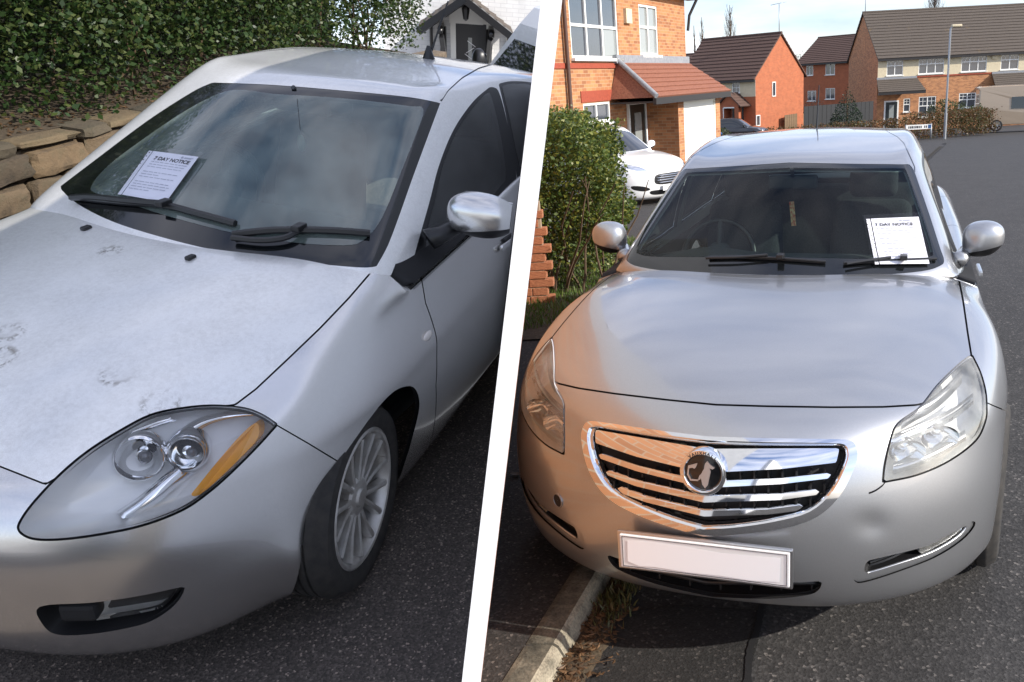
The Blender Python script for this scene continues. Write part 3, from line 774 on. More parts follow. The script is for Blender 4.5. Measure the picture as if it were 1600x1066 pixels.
        for q in (.25, .5, .75):
            z0, z1 = np.quantile(pts[:, 2], .08), np.quantile(pts[:, 2], .92); zz = z0 + (z1 - z0) * q
            b0, b1 = sorted((pts[:, 1].min(), pts[:, 1].max())); P_ = []
            for u in np.linspace(.06, .94, 8):
                bb = b0 + (b1 - b0) * u; dz = (abs(bb) - abs(pts[:, 1]).min()) * .30 - .02
                P_.append(Vector(cp((np.interp(abs(bb), [.3, .54, .68, .79], [.075, .18, .29, .42]) + .02, bb, zz + dz))))
            tube_obj('grille_slat', P_, .006, M['black'], fg, 6)
    h = FR.hit(BV, 872, 782)
    if h is not None:
        o = bpy.data.objects.new('tow_eye_hole', None); COL.objects.link(o); o.parent = e; o.empty_display_size = .05; p, n = h
        q = Vector(cp(p + n * .003)); o.location = q; o.rotation_euler = Vector((-n[0], n[1], n[2])).to_track_quat('Z', 'Y').to_euler()
        bm = bmesh.new(); lathe(bm, [(.026, -.004), (.026, .001), (.022, .001), (.021, -.004)], 28, 'Z'); bm_obj('rim', bm, M['silver'], o, True, 30)
        bm = bmesh.new(); lathe(bm, [(.0225, -.001), (.001, -.0012)], 24, 'Z'); bm_obj('cavity', bm, M['matt_black'], o, True)  # flat black disc painted for the shade inside the hole
    # --- number plate (blank)
    pl = bpy.data.objects.new('number_plate', None); COL.objects.link(pl); pl.parent = e; pl.empty_display_size = .1
    pl.location = cp((-.028, 0, .421)); pl.rotation_euler = (0, -.02, 0)
    box_obj('plate_holder', (-.008, 0, 0), (.014, .540, .130), M['satin'], pl, bev=.004); box_obj('plate_face', (.001, 0, 0), (.006, .522, .113), M['plate'], pl, bev=.003)
    bm = bmesh.new()
    for (y, z, w, h_) in ((0, .051, .505, .0016), (0, -.051, .505, .0016), (-.2525, 0, .0016, .1036), (.2525, 0, .0016, .1036)): box(bm, (.0045, y, z), (.001, w, h_))
    bm_obj('border_line', bm, M['ink'], pl)
    bm = bmesh.new(); V = []
    up = [(-.235, .041), (-.16, .045), (-.05, .041), (.02, .036), (.06, .034), (.13, .036), (.235, .040)]; dn = [(.232, -.040), (.15, -.047), (.06, -.044), (-.05, -.046), (-.15, -.042), (-.20, -.046), (-.238, -.034)]
    f = bm.faces.new([bm.verts.new((.0052, y, z)) for y, z in up + dn]); bmesh.ops.triangulate(bm, faces=[f]); bm_obj('blank_face', bm, M['plate_blank'], pl)
    # --- glasshouse
    WO = [(1150, 252), (1232, 254), (1330, 256), (1405, 257), (1424, 260), (1437, 292), (1453, 338), (1469, 388), (1475, 406), (1470, 415), (1440, 424), (1360, 430), (1200, 430), (1150, 430)]
    WI = [(1150, 261), (1232, 262), (1340, 263), (1405, 263), (1416, 267), (1431, 310), (1445, 350), (1457, 390), (1452, 401), (1400, 405), (1200, 401), (1150, 400)]
    gh.cut('wo', pc(WO, 4, (0, 13), amax=2.35)); gh.cut('wi', pc(WI, 4, (0, 11), amax=2.35))
    SW = [(1.62, .985), (1.80, 1.07), (2.05, 1.235), (2.28, 1.335), (2.55, 1.372), (2.9, 1.385), (3.3, 1.37), (3.62, 1.31), (3.9, 1.20), (4.02, 1.10), (3.9, 1.02), (3.4, 1.0), (2.6, .985), (2.0, .975)]
    gh.cut('sw', az_poly(SW, 4, (0, 9), .45)); gh.cut('swf', az_poly(SW, 4, (0, 9), .45, grow=.022))
    gh.cut('bp', lambda v, n: np.where(np.abs(v[:, 1]) < .45, 1., np.abs(v[:, 0] - 2.66 - .15 * (v[:, 2] - 1.1)) - .05)); gh.cut('bp2', lambda v, n: np.where(np.abs(v[:, 1]) < .45, 1., np.abs(v[:, 0] - 3.62 - .2 * (v[:, 2] - 1.1)) - .03))
    xl = lambda k: (lambda v, n: FR.px(v, 1)[:, 0] - np.interp(FR.px(v, 1)[:, 1], [205, 214, 224, 243, 261], [1385, 1402, 1412, 1421, 1429]) + k)
    gh.cut('r1', xl(-1.0)); gh.cut('r2', xl(1.0))
    t = gh.t; c = gh.centers(); t['rs'] = t['r1'] & ~t['r2'] & (c[:, 0] < 3.1) & (c[:, 2] > 1.34) & ~t['wo']; rw = (c[:, 0] > 3.78) & (np.abs(c[:, 1]) < .50) & (c[:, 2] > 1.02)
    glass_s = t['sw'] & ~t['bp'] & ~t['bp2']
    low_ = c[:, 2] < .955
    sil = ~(t['wo'] | t['swf'] | rw | low_ | t['rs'])
    gh.panel('roof', sil, M['silver'], e)
    gh.panel('windscreen', t['wi'], M['glass'], e)
    gh.panel('windscreen_surround', (t['wo'] & ~t['wi']) | t['rs'], M['frit'], e, off=-.001)
    gh.panel('rear_window', rw, M['side_glass'], e)
    for m_ in comps(gh, glass_s): gh.panel('side_window', m_, M['side_glass'], e)
    gh.panel('window_surround', ((t['swf'] & ~glass_s) | low_) & ~t['wo'], M['black'], e, off=-.001)
    return BV, BG
def px_none(v, n): return np.ones(len(v))
BV, BG = LOW_R.bvh(), GH_R.bvh()
build_right_car(LOW_R, GH_R, car_r)
for c_, s_ in (((1.0, .945, .262), 1), ((.985, -.905, .325), -1)): make_wheel(car_r, c_, .328, .225, .215, 10, s_, -.14 if s_ > 0 else -.06)
for c_, s_ in (((3.72, .90, .262), 1), ((3.72, -.90, .325), -1)): make_wheel(car_r, c_, .328, .225, .215, 10, s_)
# ------------------------------------------------------------------ cabins, mirrors, wipers, notices
M['pale_trim'] = mat('pale_trim', (.36, .38, .37), .8)
M['dash'] = noisy('dashboard', (.05, .052, .054), (.07, .07, .072), 90, .75, .15, .002)
def rbox(name, c, s, mat, parent, bev=.05, rot=(0, 0, 0), seg=4, taper=0.0):
    bm = bmesh.new(); bmesh.ops.create_cube(bm, size=1); bmesh.ops.scale(bm, vec=s, verts=bm.verts)
    if taper:
        for v in bm.verts:
            if v.co.z > 0: v.co.y *= 1 - taper
    bmesh.ops.bevel(bm, geom=bm.edges[:], offset=bev, segments=seg, affect='EDGES', profile=.5)
    o = bm_obj(name, bm, mat, parent, True, 60); o.location = cp(c); o.rotation_euler = rot; return o
def seat(parent, a, b, z):
    e = bpy.data.objects.new('seat', None); COL.objects.link(e); e.parent = parent; e.location = cp((a, b, z)); e.empty_display_size = .1
    rbox('cushion', (-.05, 0, 0), (.52, .50, .16), M['seat'], e, .06); rbox('backrest', (.22, 0, .34), (.15, .50, .62), M['seat'], e, .065, (0, -.22, 0), taper=.14)
    rbox('headrest', (.32, 0, .735), (.10, .27, .17), M['seat'], e, .045, (0, -.12, 0)); return e
def cabin(e, wsb, dz, wheel_px, fr, wa, half, seats, r=.185):
    """dashboard, steering wheel, seats; wsb = a of the windscreen foot, dz dashboard height"""
    P_ = [(wsb + .02, dz - .03), (wsb + .12, dz), (wsb + .30, dz + .012), (wsb + .44, dz - .01), (wsb + .52, dz - .07), (wsb + .54, dz - .2), (wsb + .50, dz - .45), (wsb + .1, dz - .5)]
    Q = spline(P_, 4); V, Fc = [], []; n = len(Q); m = 16
    for j in range(m + 1):
        b = -half + 2 * half * j / m; t = b / half
        for a, z in Q: V.append((-(a + .10 * t * t * (1 if a < wsb + .3 else .2)), b, z + .030 * math.exp(-((b + .36) / .17) ** 2) * (1 if a > wsb + .2 else .3) - .02 * t ** 4))
    for j in range(m):
        for i in range(n - 1): k = j * n + i; Fc.append([k, k + 1, k + n + 1, k + n])
    mesh_obj('dashboard', V, Fc, M['dash'], e, True)
    c = fr.at(*wheel_px, b=-.36) if wa is None else np.array(wa)
    sw = bpy.data.objects.new('steering_wheel', None); COL.objects.link(sw); sw.parent = e; sw.location = cp(c); sw.rotation_euler = (0, math.radians(66), 0); sw.empty_display_size = .1
    bm = bmesh.new(); N = 40; rings = []
    for k in range(N):
        t = 2 * math.pi * k / N; rings.append([bm.verts.new(((r + .016 * math.cos(u)) * math.cos(t), (r + .016 * math.cos(u)) * math.sin(t), .016 * math.sin(u))) for u in [2 * math.pi * q / 8 for q in range(8)]])
    for k in range(N):
        A, B = rings[k], rings[(k + 1) % N]
        for q in range(8): bm.faces.new((A[q], A[(q + 1) % 8], B[(q + 1) % 8], B[q]))
    bm_obj('rim', bm, M['black'], sw, True)
    bm = bmesh.new(); lathe(bm, [(.001, .025), (.05, .022), (.075, .0), (.07, -.04)], 24, 'Z'); bm_obj('hub', bm, M['trim'], sw, True)
    for an in (0, 120, 240):
        t = math.radians(an + 60); tube_obj('spoke', [(.06 * math.cos(t), .06 * math.sin(t), 0), (r * math.cos(t), r * math.sin(t), 0)], .016, M['trim'], sw, 8)
    for s_ in seats: seat(e, *s_)
    rbox('floor_tray', (wsb + 1.1, 0, .30), (2.2, 1.36, .06), M['trim'], e, .02)
    if seats[0][0] > 2.5: rbox('rear_bench', (seats[0][0] + .95, 0, .50), (.5, 1.24, .18), M['seat'], e, .06)
    if seats[0][0] > 2.5: rbox('bench_back', (seats[0][0] + 1.22, 0, .78), (.16, 1.24, .60), M['seat'], e, .06, (0, -.25, 0))
def rear_mirror(e, p, w=.24, h=.07):
    o = bpy.data.objects.new('rear_view_mirror', None); COL.objects.link(o); o.parent = e; o.location = cp(p); o.empty_display_size = .1
    rbox('mirror_back', (0, 0, 0), (.03, w, h), M['trim'], o, .014); tube_obj('mirror_stem', [(.0, 0, .02), (.05, 0, .07)], .009, M['trim'], o); return o
# right-hand car
cabin(car_r, 1.42, .985, (1132, 372), FR, (2.02, -.37, .93), .69, [(2.55, -.37, .46), (2.55, .37, .46)])
GH_R.panel('cabin_lining', ~(GH_R.t['wi'] | (GH_R.t['sw'] & ~GH_R.t['bp'])) & ~((GH_R.centers()[:, 0] > 3.78) & (np.abs(GH_R.centers()[:, 1]) < .5)) & ~(GH_R.t['wo'] & (GH_R.centers()[:, 2] < 1.06)), M['pale_trim'], car_r, off=-.022)
h = FR.hit(BG, 1235, 274); rm_p = h[0] + np.array([.10, 0, -.045]); rear_mirror(car_r, rm_p)
q = rm_p + np.array([-.03, 0, -.04])
fr_e = empty('air_freshener', (0, 0, 0), 'small red and cream tag hanging from the rear view mirror in the right car', 'air freshener'); fr_e.matrix_world = Matrix(MR.tolist()) @ Matrix.Translation(Vector(cp(q)))
tube_obj('cord', [(0, 0, .05), (.002, .002, -.02), (0, .0, -.05)], .0012, M['ink'], fr_e, 5)
M['red_tag'] = noisy('red_tag', (.55, .06, .03), (.75, .62, .30), 60, .5, 0)
bm = bmesh.new(); box(bm, (0, .003, -.11), (.004, .024, .12), Matrix.Rotation(.10, 3, 'X'), .0015); bm_obj('tag', bm, M['red_tag'], fr_e)
GVR = GH_R.bvh()
blade_wiper(car_r, FR, BG, [(1318, 414), (1360, 411), (1410, 409), (1462, 407)], [(1322, 418), (1345, 414), (1390, 408)], .0055, .006)
blade_wiper(car_r, FR, BG, [(1108, 405), (1160, 404), (1220, 407), (1290, 412)], [(1105, 409), (1150, 408), (1200, 404)], .0055, .006)
for s_, c_ in ((1, (1.80, .885, 1.066)), (-1, (1.80, -.885, 1.066))):
    mirror_pod(car_r, FR, c_, (.08, .088, .080), M['silver'], 0, s_, stalk=(1.70, .77 * s_, .985))
NR = [(1360, 345), (1434, 342), (1451, 415), (1374, 416)]
notice('parking_notice', FR, BG, NR, MR, 'white seven day notice in clear sleeve under the wiper of the chrome grilled saloon', .012)
tube_obj('aerial', [Vector(cp((3.3, 0, 1.485))), Vector(cp((3.36, 0, 1.60))), Vector(cp((3.42, 0, 1.74)))], [.006, .004, .003], M['black'], car_r, 6)
for s_ in (1, -1):
    for a_ in (2.35, 3.05): box_obj('door_handle', cp((a_, .925 * s_, .80)), (.20, .02, .03), M['silver'], car_r, bev=.008)
# ------------------------------------------------------------------ hatchback parked on the left
def left_shells():
    c = Cage()
    B = [0, .20, .37, .50, .62, .72, .80, .85]
    rows = [
        (.16, [.22, .23, .25, .29, .36, .47, .60, .70]),
        (.21, [.135, .15, .18, .222, .295, .405, .55, .66]),
        (.32, [.085, .10, .135, .185, .262, .38, .525, .65]),
        (.43, [.06, .075, .115, .168, .25, .372, .522, .65]),
        (.54, [.05, .065, .105, .162, .248, .375, .53, .66]),
        (.63, [.058, .076, .122, .186, .276, .402, .55, .68]),
        (.70, [.10, .12, .17, .24, .335, .46, .595, .72]),
    ]
    bs = [.96, .985, 1, 1, 1, .995, .98]
    tops = [(.225, 0, .752), (.232, .20, .754), (.262, .36, .756), (.35, .478, .757), (.485, .575, .758), (.62, .665, .764), (.74, .728, .786), (.88, .772, .82)]
    sideA = [.95, 1.32, 1.8, 2.4, 3.0, 3.45, 3.9]
    sideT = [(1.08, .792, .842), (1.36, .795, .858), (1.85, .806, .918), (2.4, .808, .980), (3.0, .80, 1.02), (3.45, .785, 1.04), (3.9, .74, 1.04)]
    sb = {.16: .80, .21: .822, .32: .850, .43: .868, .54: .876, .63: .874, .70: .864}
    rear = [(4.15, .66), (4.28, .40), (4.32, 0)]
    G = []
    for ri, (z, A) in enumerate(rows):
        r = [(a, b * bs[ri], z) for a, b in zip(A, B)]
        for k, a in enumerate(sideA):
            dz = max(0, a - 1.3) * .13 * (1 - ri / 6) + max(0, a - 1.3) * .12 * ri / 6       # waistline climbs to the rear
            r.append((a, sb[z] + (.014 if k == 0 and ri > 2 else 0), z + min(dz, .22)))
        r += [(a - .1 * (z < .25), b, z + .18) for a, b in rear]
        G.append(r)
    G.append(tops + sideT + [(4.1, .58, 1.08), (4.2, .36, 1.07), (4.22, 0, 1.07)])
    c.grid(G)
    T = G[-1]
    inner = [(a + .01, b - .10, z + .012) for a, b, z in sideT[2:]] + [(3.98, .5, 1.09), (4.06, .3, 1.09), (4.08, 0, 1.09)]
    c.grid([T[10:], inner])
    hood = [tops[:5],
        [(.45, 0, .826), (.455, .20, .828), (.475, .355, .822), (.525, .50, .802), tops[5]],
        [(.68, 0, .882), (.685, .21, .884), (.69, .40, .876), (.71, .575, .842), tops[6]],
        [(.91, 0, .925), (.91, .22, .926), (.91, .425, .914), (.90, .625, .878), tops[7]],
        [(1.10, 0, .952), (1.105, .23, .952), (1.115, .45, .942), (1.12, .665, .910), sideT[0]],
        [(1.26, 0, .968), (1.265, .24, .968), (1.29, .48, .960), (1.35, .69, .935), sideT[1]]]
    c.grid(hood)
    c.quad(sideT[1], hood[-1][3], (1.85, .70, .965), sideT[2]); c.quad(sideT[2], (1.85, .70, .965), inner[0])
    low = subdivide(c.mirrored(), 4)
    g = Cage()
    K = [
     [(1.12, 0, .93), (1.15, .25, .93), (1.22, .50, .92), (1.31, .695, .905), (1.37, .76, .80), (1.37, .80, .76)],
     [(1.20, 0, .982), (1.215, .25, .982), (1.27, .49, .975), (1.355, .688, .96), (1.42, .765, .85), (1.44, .80, .78)],
     [(1.52, 0, 1.18), (1.54, .24, 1.178), (1.61, .46, 1.168), (1.72, .628, 1.15), (1.78, .735, .99), (1.80, .785, .90)],
     [(1.86, 0, 1.364), (1.885, .22, 1.362), (1.965, .42, 1.353), (2.08, .558, 1.33), (2.12, .70, 1.12), (2.14, .785, .92)],
     [(2.12, 0, 1.392), (2.14, .23, 1.389), (2.20, .44, 1.377), (2.30, .578, 1.342), (2.36, .70, 1.15), (2.38, .78, .95)],
     [(2.55, 0, 1.392), (2.56, .23, 1.388), (2.58, .45, 1.376), (2.62, .582, 1.34), (2.66, .70, 1.17), (2.68, .775, .97)],
     [(3.0, 0, 1.350), (3.0, .23, 1.346), (3.0, .44, 1.335), (3.02, .57, 1.30), (3.05, .69, 1.17), (3.06, .765, .99)],
     [(3.45, 0, 1.28), (3.45, .22, 1.276), (3.44, .42, 1.262), (3.42, .545, 1.235), (3.42, .665, 1.15), (3.42, .74, 1.01)],
     [(3.85, 0, 1.18), (3.84, .22, 1.176), (3.82, .42, 1.165), (3.75, .54, 1.15), (3.72, .64, 1.12), (3.70, .70, 1.08)],
     [(4.08, 0, 1.06), (4.07, .24, 1.06), (4.03, .42, 1.06), (3.95, .55, 1.06), (3.9, .64, 1.06), (3.85, .68, 1.05)],
    ]
    g.grid(K)
    gh = subdivide(g.mirrored(), 4)
    return low, gh
LOW_L, GH_L = left_shells(); BVL, BGL = LOW_L.bvh(), GH_L.bvh()
FL_ = CarFrame('L')
car_l = empty('silver_hatchback', (0, 0, 0), 'dusty silver hatchback with almond shaped headlamp and paw prints on the bonnet', 'car')
car_l.matrix_world = Matrix(ML.tolist())
# the white dividing wall hides everything beyond it: its plane holds the view point and the line (861,0)-(737,1066)
WN = np.cross(ray(861, 0), ray(737, 1066)); WN /= np.linalg.norm(WN)
if WN[0] < 0: WN = -WN                                               # points to the right-hand place
def left_of_wall(fr):
    """signed distance (car points) to the wall plane, negative on the left-hand side"""
    return lambda v, n: ((v * [-1, 1, 1]) @ fr.M[:3, :3].T + fr.M[:3, 3] - CAM) @ WN + .045
M['tint_bulb'] = mat('bulb_glass', (.10, .10, .11), .08, .2, 1)
def build_left_car(sh, gh, e):
    S = M['silver_dusty']
    pc = lambda *a, **k: px_poly(FL_, *a, **k)
    HL = [(31, 828), (52, 840), (95, 841), (157, 833), (223, 819), (285, 795), (327, 766), (361, 736), (399, 698), (430, 664), (408, 650), (380, 640), (332, 636), (285, 640), (237, 650), (190, 674), (138, 707), (95, 743), (57, 783), (36, 811)]
    sh.cut('wall', left_of_wall(FL_)); gh.cut('wall', left_of_wall(FL_))
    sh.cut('hl', pc(HL, 4, (9,), amax=1.1)); sh.cut('hlg', pc(HL, 4, (9,), amax=1.1, grow=4))
    FO = [(62, 948), (142, 942), (214, 932), (290, 916), (281, 936), (258, 958), (222, 976), (150, 990), (90, 992), (66, 975)]
    FI = [(150, 948), (214, 938), (284, 921), (264, 949), (236, 963), (143, 980)]
    sh.cut('fo', pc(FO, 4, (3,), amax=1.0)); sh.cut('fi', pc(FI, 4, (0, 2, 5), amax=1.0))
    AR = [(440, 960), (462, 912), (478, 845), (509, 774), (530, 724), (557, 683), (590, 638), (614, 613), (633, 604), (647, 606), (655, 624), (653, 650), (640, 700), (610, 790), (560, 930)]
    sh.cut('arch', pc(AR, 4, (0, 12, 14), amax=1.6)); sh.cut('archr', circle_sd(3.35, .42, .35))
    HD = [(-900, 500), (-300, 640), (0, 729), (71, 757), (95, 743), (138, 707), (190, 674), (237, 650), (285, 640), (332, 636), (367, 633), (400, 608), (450, 561), (500, 513), (545, 466), (588, 416), (600, 370), (-200, 250)]
    sd = lambda k: (lambda v, n: np.where((v[:, 0] > 1.7) | (n[:, 2] < .2), 50., sd_poly(FL_.px(v, 1), np.array(HD, float)) - k))
    sh.cut('h1', sd(-1.4)); sh.cut('h2', sd(1.4))
    def yline(P, k):                                                     # signed height above a pixel polyline given by x
        xs, ys = zip(*P); return lambda v, n: (FL_.px(v, 1)[:, 1] - np.interp(FL_.px(v, 1)[:, 0], xs, ys)) + k
    SM = [(300, 590), (428, 662), (480, 692), (531, 723), (600, 763)]
    sh.cut('s1', yline(SM, -1.3)); sh.cut('s2', yline(SM, 1.3))
    dl = lambda k: (lambda v, n: v[:, 0] - np.interp(v[:, 2], [.2, .5, .8, 1.0], [1.42, 1.37, 1.40, 1.5]) + k)
    sh.cut('d1', dl(-.003)); sh.cut('d2', dl(.003))
    dm = lambda k: (lambda v, n: v[:, 0] - np.interp(v[:, 2], [.3, .6, 1.1], [2.38, 2.36, 2.44]) + k)
    sh.cut('e1', dm(-.003)); sh.cut('e2', dm(.003))
    c = sh.centers(); t = sh.t; px = FL_.px(c, 1); nf = sh.normals_f()
    keep = t['wall']
    side = (np.abs(c[:, 1]) > .6)
    gap = (t['h2'] & ~t['h1']) | (t['hlg'] & ~t['hl']) | ((t['s1'] & ~t['s2']) & side & (c[:, 0] > .5) & (c[:, 0] < 1.0) & (px[:, 0] > 424) & (px[:, 0] < 545)) | ((t['d1'] & ~t['d2']) & side & (np.abs(c[:, 1]) > .7) & (c[:, 2] < 1.0)) | ((t['e1'] & ~t['e2']) & (np.abs(c[:, 1]) > .7))
    arch = t['arch'] | t['archr']
    hole = arch | t['hl'] | t['fo']
    L = keep & ~gap & ~hole
    hood = L & t['h1']
    upf = (px[:, 1] < np.interp(px[:, 0], *zip(*SM))) & side & (c[:, 0] > .42)
    wing = L & ~hood & upf & (c[:, 0] < np.interp(c[:, 2], [.2, .5, .8, 1.0], [1.42, 1.37, 1.40, 1.5]))
    wing |= L & ~hood & side & (c[:, 0] > .93) & (c[:, 0] < np.interp(c[:, 2], [.2, .5, .8, 1.0], [1.42, 1.37, 1.40, 1.5]))
    bump = L & ~hood & ~wing & (c[:, 0] < 1.0)
    rest = L & ~hood & ~wing & ~bump
    door = rest & (np.abs(c[:, 1]) > .6) & (c[:, 0] < 3.2)
    sh.panel('bonnet', hood, M['bonnet_marked'], e)
    for m_ in comps(sh, wing): sh.panel('front_wing', m_, S, e)
    sh.panel('front_bumper', bump, S, e)
    for m_ in comps(sh, door):
        if m_.any():
            sh.panel('front_door', m_ & (c[:, 0] < 2.41), S, e)
            if (m_ & (c[:, 0] >= 2.41)).any(): sh.panel('rear_door', m_ & (c[:, 0] >= 2.41), S, e)
    if (rest & ~door).any(): sh.panel('rear_body', rest & ~door, S, e)
    sh.panel('inner_shell', keep & ~hole, M['matt_black'], e, off=-.014)
    # --- headlamps
    for m_ in comps(sh, t['hl'] & keep):
        if not m_.any(): continue
        lamp = bpy.data.objects.new('headlamp', None); COL.objects.link(lamp); lamp.parent = e; lamp.empty_display_size = .1
        sh.panel('lens', m_, M['lens'], lamp, off=.002)
        cc = sh.v[sh.boundary(m_)[0]].mean(0); s = 1 if cc[1] > 0 else -1
        bowl('housing', sh, m_, M['grey_bezel'], lamp, .10, .84, 5, (1, -.25 * s, -.35))
        def inner(u, v, dep):
            h = FL_.hit(BVL, u, v); p = h[0] + np.array([dep, -.25 * dep, -.45 * dep]); p[1] *= s; return p
        for (u, v, r, barrel) in ((196, 724, .052, 0), (272, 716, .040, 1)):
            p = inner(u, v, .052); bm = bmesh.new()
            lathe(bm, [(r * 1.14, -.055), (r * 1.14, .004), (r * 1.05, .008), (r, .004), (r * .93, -.012), (r * .7, -.035), (r * .4, -.05), (.016, -.056), (.013, -.03), (.001, -.026)], 40, 'X')
            o = bm_obj('reflector', bm, M['reflector'], lamp, True, 60); o.location = cp(p); o.rotation_euler = (0, -.30, .62 * s)
            bm = bmesh.new(); bmesh.ops.create_uvsphere(bm, u_segments=16, v_segments=10, radius=r * .34); b_ = bm_obj('bulb', bm, M['tint_bulb'], lamp, True); b_.location = cp(p + np.array([.018, 0, -.006])); b_.rotation_euler = o.rotation_euler
            if barrel:
                bm = bmesh.new(); lathe(bm, [(r * 1.36, -.07), (r * 1.34, -.02), (r * 1.26, -.008), (r * 1.16, -.004)], 40, 'X'); o2 = bm_obj('barrel', bm, M['chrome'], lamp, True, 50); o2.location = o.location; o2.rotation_euler = o.rotation_euler
        AM = [(288, 778), (300, 762), (330, 725), (368, 682), (392, 664), (394, 688), (362, 724), (322, 762), (300, 779)]
        P2 = spline(AM, 4, True); V = [inner(u, v, .030) for u, v in P2]; n = len(V); V2 = [q + np.array([.035, -.01 * s, -.01]) for q in V]
        mesh_obj('indicator', np.array(V + V2) * [-1, 1, 1], [list(range(n))] + [[k, (k + 1) % n, n + (k + 1) % n, n + k] for k in range(n)], M['amber'], lamp)
        # bright wedge between lamps and indicator
        for P0, dep, mt in (([(172, 822), (205, 800), (240, 770), (268, 748)], .045, 'chrome'), ([(262, 696), (300, 672), (345, 660), (392, 656)], .055, 'reflector'), ([(180, 688), (215, 674), (250, 664)], .055, 'reflector')):
            pts = [inner(u, v, dep) for u, v in spline(P0, 5)]; V = []; Fc = []
            for q in pts: V += [q + np.array([.0, .0, .006]), q + np.array([.02, -.035 * s, .004]), q + np.array([.05, -.05 * s, -.02]), q + np.array([.05, -.01 * s, -.03])]
            for k in range(len(pts) - 1):
                i = 4 * k; j = i + 4; Fc += [[i, j, j + 1, i + 1], [i + 1, j + 1, j + 2, i + 2], [i + 3, j + 3, j, i]]
            mesh_obj('reflector_shelf', np.array(V) * [-1, 1, 1], Fc, M[mt], lamp, True)
    for m_ in comps(sh, t['fo'] & keep):
        if not m_.any(): continue
        fg = bpy.data.objects.new('fog_lamp', None); COL.objects.link(fg); fg.parent = e; fg.empty_display_size = .1
        s = 1 if c[m_][:, 1].mean() > 0 else -1
        bowl('recess', sh, m_, M['black'], fg, .05, .90, 4, (1, -.2 * s, .12))
        slab('lamp_glass', sh, m_ & t['fi'], M['lens'], fg, -.018, .014); bowl('lamp_bowl', sh, m_ & t['fi'], M['grey_bezel'], fg, .04, .85, 3, (1, -.2 * s, 0), off=-.02)
        p = FL_.hit(BVL, 112, 962); q = p[0] + np.array([.03, 0, 0]); q[1] *= s; box_obj('blanking_block', cp(q), (.05, .085, .052), M['matt_black'], fg, bev=.012, R=Matrix.Rotation(.35 * s, 3, 'Z'))
    # --- glasshouse
    WO = [(92, 293), (120, 318), (175, 346), (250, 370), (330, 390), (400, 402), (480, 411), (560, 418), (588, 417), (606, 384), (625, 334), (644, 280), (668, 215), (688, 161), (640, 152), (550, 143), (430, 133), (332, 129), (300, 144), (230, 189), (150, 249)]
    WI = [(142, 291), (170, 258), (230, 213), (300, 167), (362, 141), (430, 147), (500, 151), (560, 156), (640, 166), (662, 171), (648, 215), (627, 268), (608, 316), (592, 349), (572, 372), (548, 383), (480, 381), (400, 371), (330, 356), (250, 334), (190, 314), (152, 303)]
    p0 = lambda P_, cn=(): px_poly(FL_, P_, 4, cn, amax=2.35, side=0)
    def side0(P_, cn):
        poly = spline(P_, 4, True, cn)
        def f(v, n):
            q = FL_.px(v); d = sd_poly(q, poly); w = FL_.c * [-1, 1, 1] - v; bad = (v[:, 0] > 2.4) | ((n * w).sum(1) < -.05); return np.where(bad, np.abs(d) + 5, d)
        return f
    gh.cut('wo', side0(WO, (0, 8, 13, 17))); gh.cut('wi', side0(WI, ()))
    SW = [(627, 464), (640, 425), (655, 372), (672, 312), (683, 268), (698, 226), (715, 192), (740, 158), (765, 136), (778, 141), (790, 180), (802, 240), (808, 283), (712, 387), (634, 467)]
    SG = [(680, 312), (689, 270), (703, 229), (720, 195), (744, 163), (763, 145), (770, 160), (780, 200), (789, 255), (790, 282), (712, 370), (668, 405), (668, 360)]
    RWN = [(779, 131), (800, 127), (835, 130), (880, 145), (880, 220), (826, 262), (808, 279), (800, 232), (790, 178)]
    RG = [(784, 135), (802, 131), (835, 134), (880, 149), (880, 215), (822, 256), (812, 262), (805, 230), (795, 180)]
    gh.cut('sw', pc(SW, 4, (0, 8, 12), amax=3.2)); gh.cut('sg', pc(SG, 4, (9,), amax=3.2)); gh.cut('rw', pc(RWN, 4, (0, 6), amax=4.2)); gh.cut('rg', pc(RG, 4, (0, 6), amax=4.2))
    DT = [(690, 158), (700, 142), (722, 122), (748, 107), (775, 99), (800, 99), (825, 108)]
    xs, ys = zip(*DT); yl = lambda k: (lambda v, n: (FL_.px(v, 1)[:, 1] - np.interp(FL_.px(v, 1)[:, 0], xs, ys)) + k)
    gh.cut('r1', yl(-1.2)); gh.cut('r2', yl(1.2))
    t = gh.t; c = gh.centers(); px = FL_.px(c, 1); keep = t['wall']
    ditch = t['r1'] & ~t['r2'] & (px[:, 0] > 690) & (gh.normals_f()[:, 2] > .15) & ~t['wo']
    side_dark = (t['sw'] | t['rw'])
    roof = keep & ~t['wo'] & ~side_dark & ~ditch
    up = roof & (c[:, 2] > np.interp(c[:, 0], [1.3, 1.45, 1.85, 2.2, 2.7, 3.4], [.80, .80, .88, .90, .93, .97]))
    gh.panel('roof', up, M['sky_bright_top'], e)
    gh.panel('windscreen', keep & t['wi'], M['glass_sky_film'], e)
    gh.panel('windscreen_surround', keep & (t['wo'] & ~t['wi']), M['frit'], e, off=-.001)
    gh.panel('roof_seal', keep & ditch, M['black'], e, off=-.003)
    for m_ in comps(gh, keep & t['sg']):
        if m_.any(): gh.panel('side_window', m_, M['side_glass'], e)
    for m_ in comps(gh, keep & t['rg']):
        if m_.any(): gh.panel('rear_side_window', m_, M['side_glass'], e)
    gh.panel('window_surround', keep & ((t['sw'] & ~t['sg']) | (t['rw'] & ~t['rg'])), M['black'], e, off=-.001)
    gh.panel('pillar_liner', keep & ~t['wi'] & ~t['sg'] & ~t['rg'], M['trim'], e, off=-.02)
M['sky_bright_top'] = paint('dusty_roof_paint', (.90, .885, .86), .22, rough=.42, metal=.45)  # paler dusty copy of the body paint, imitating bright sky on the roof
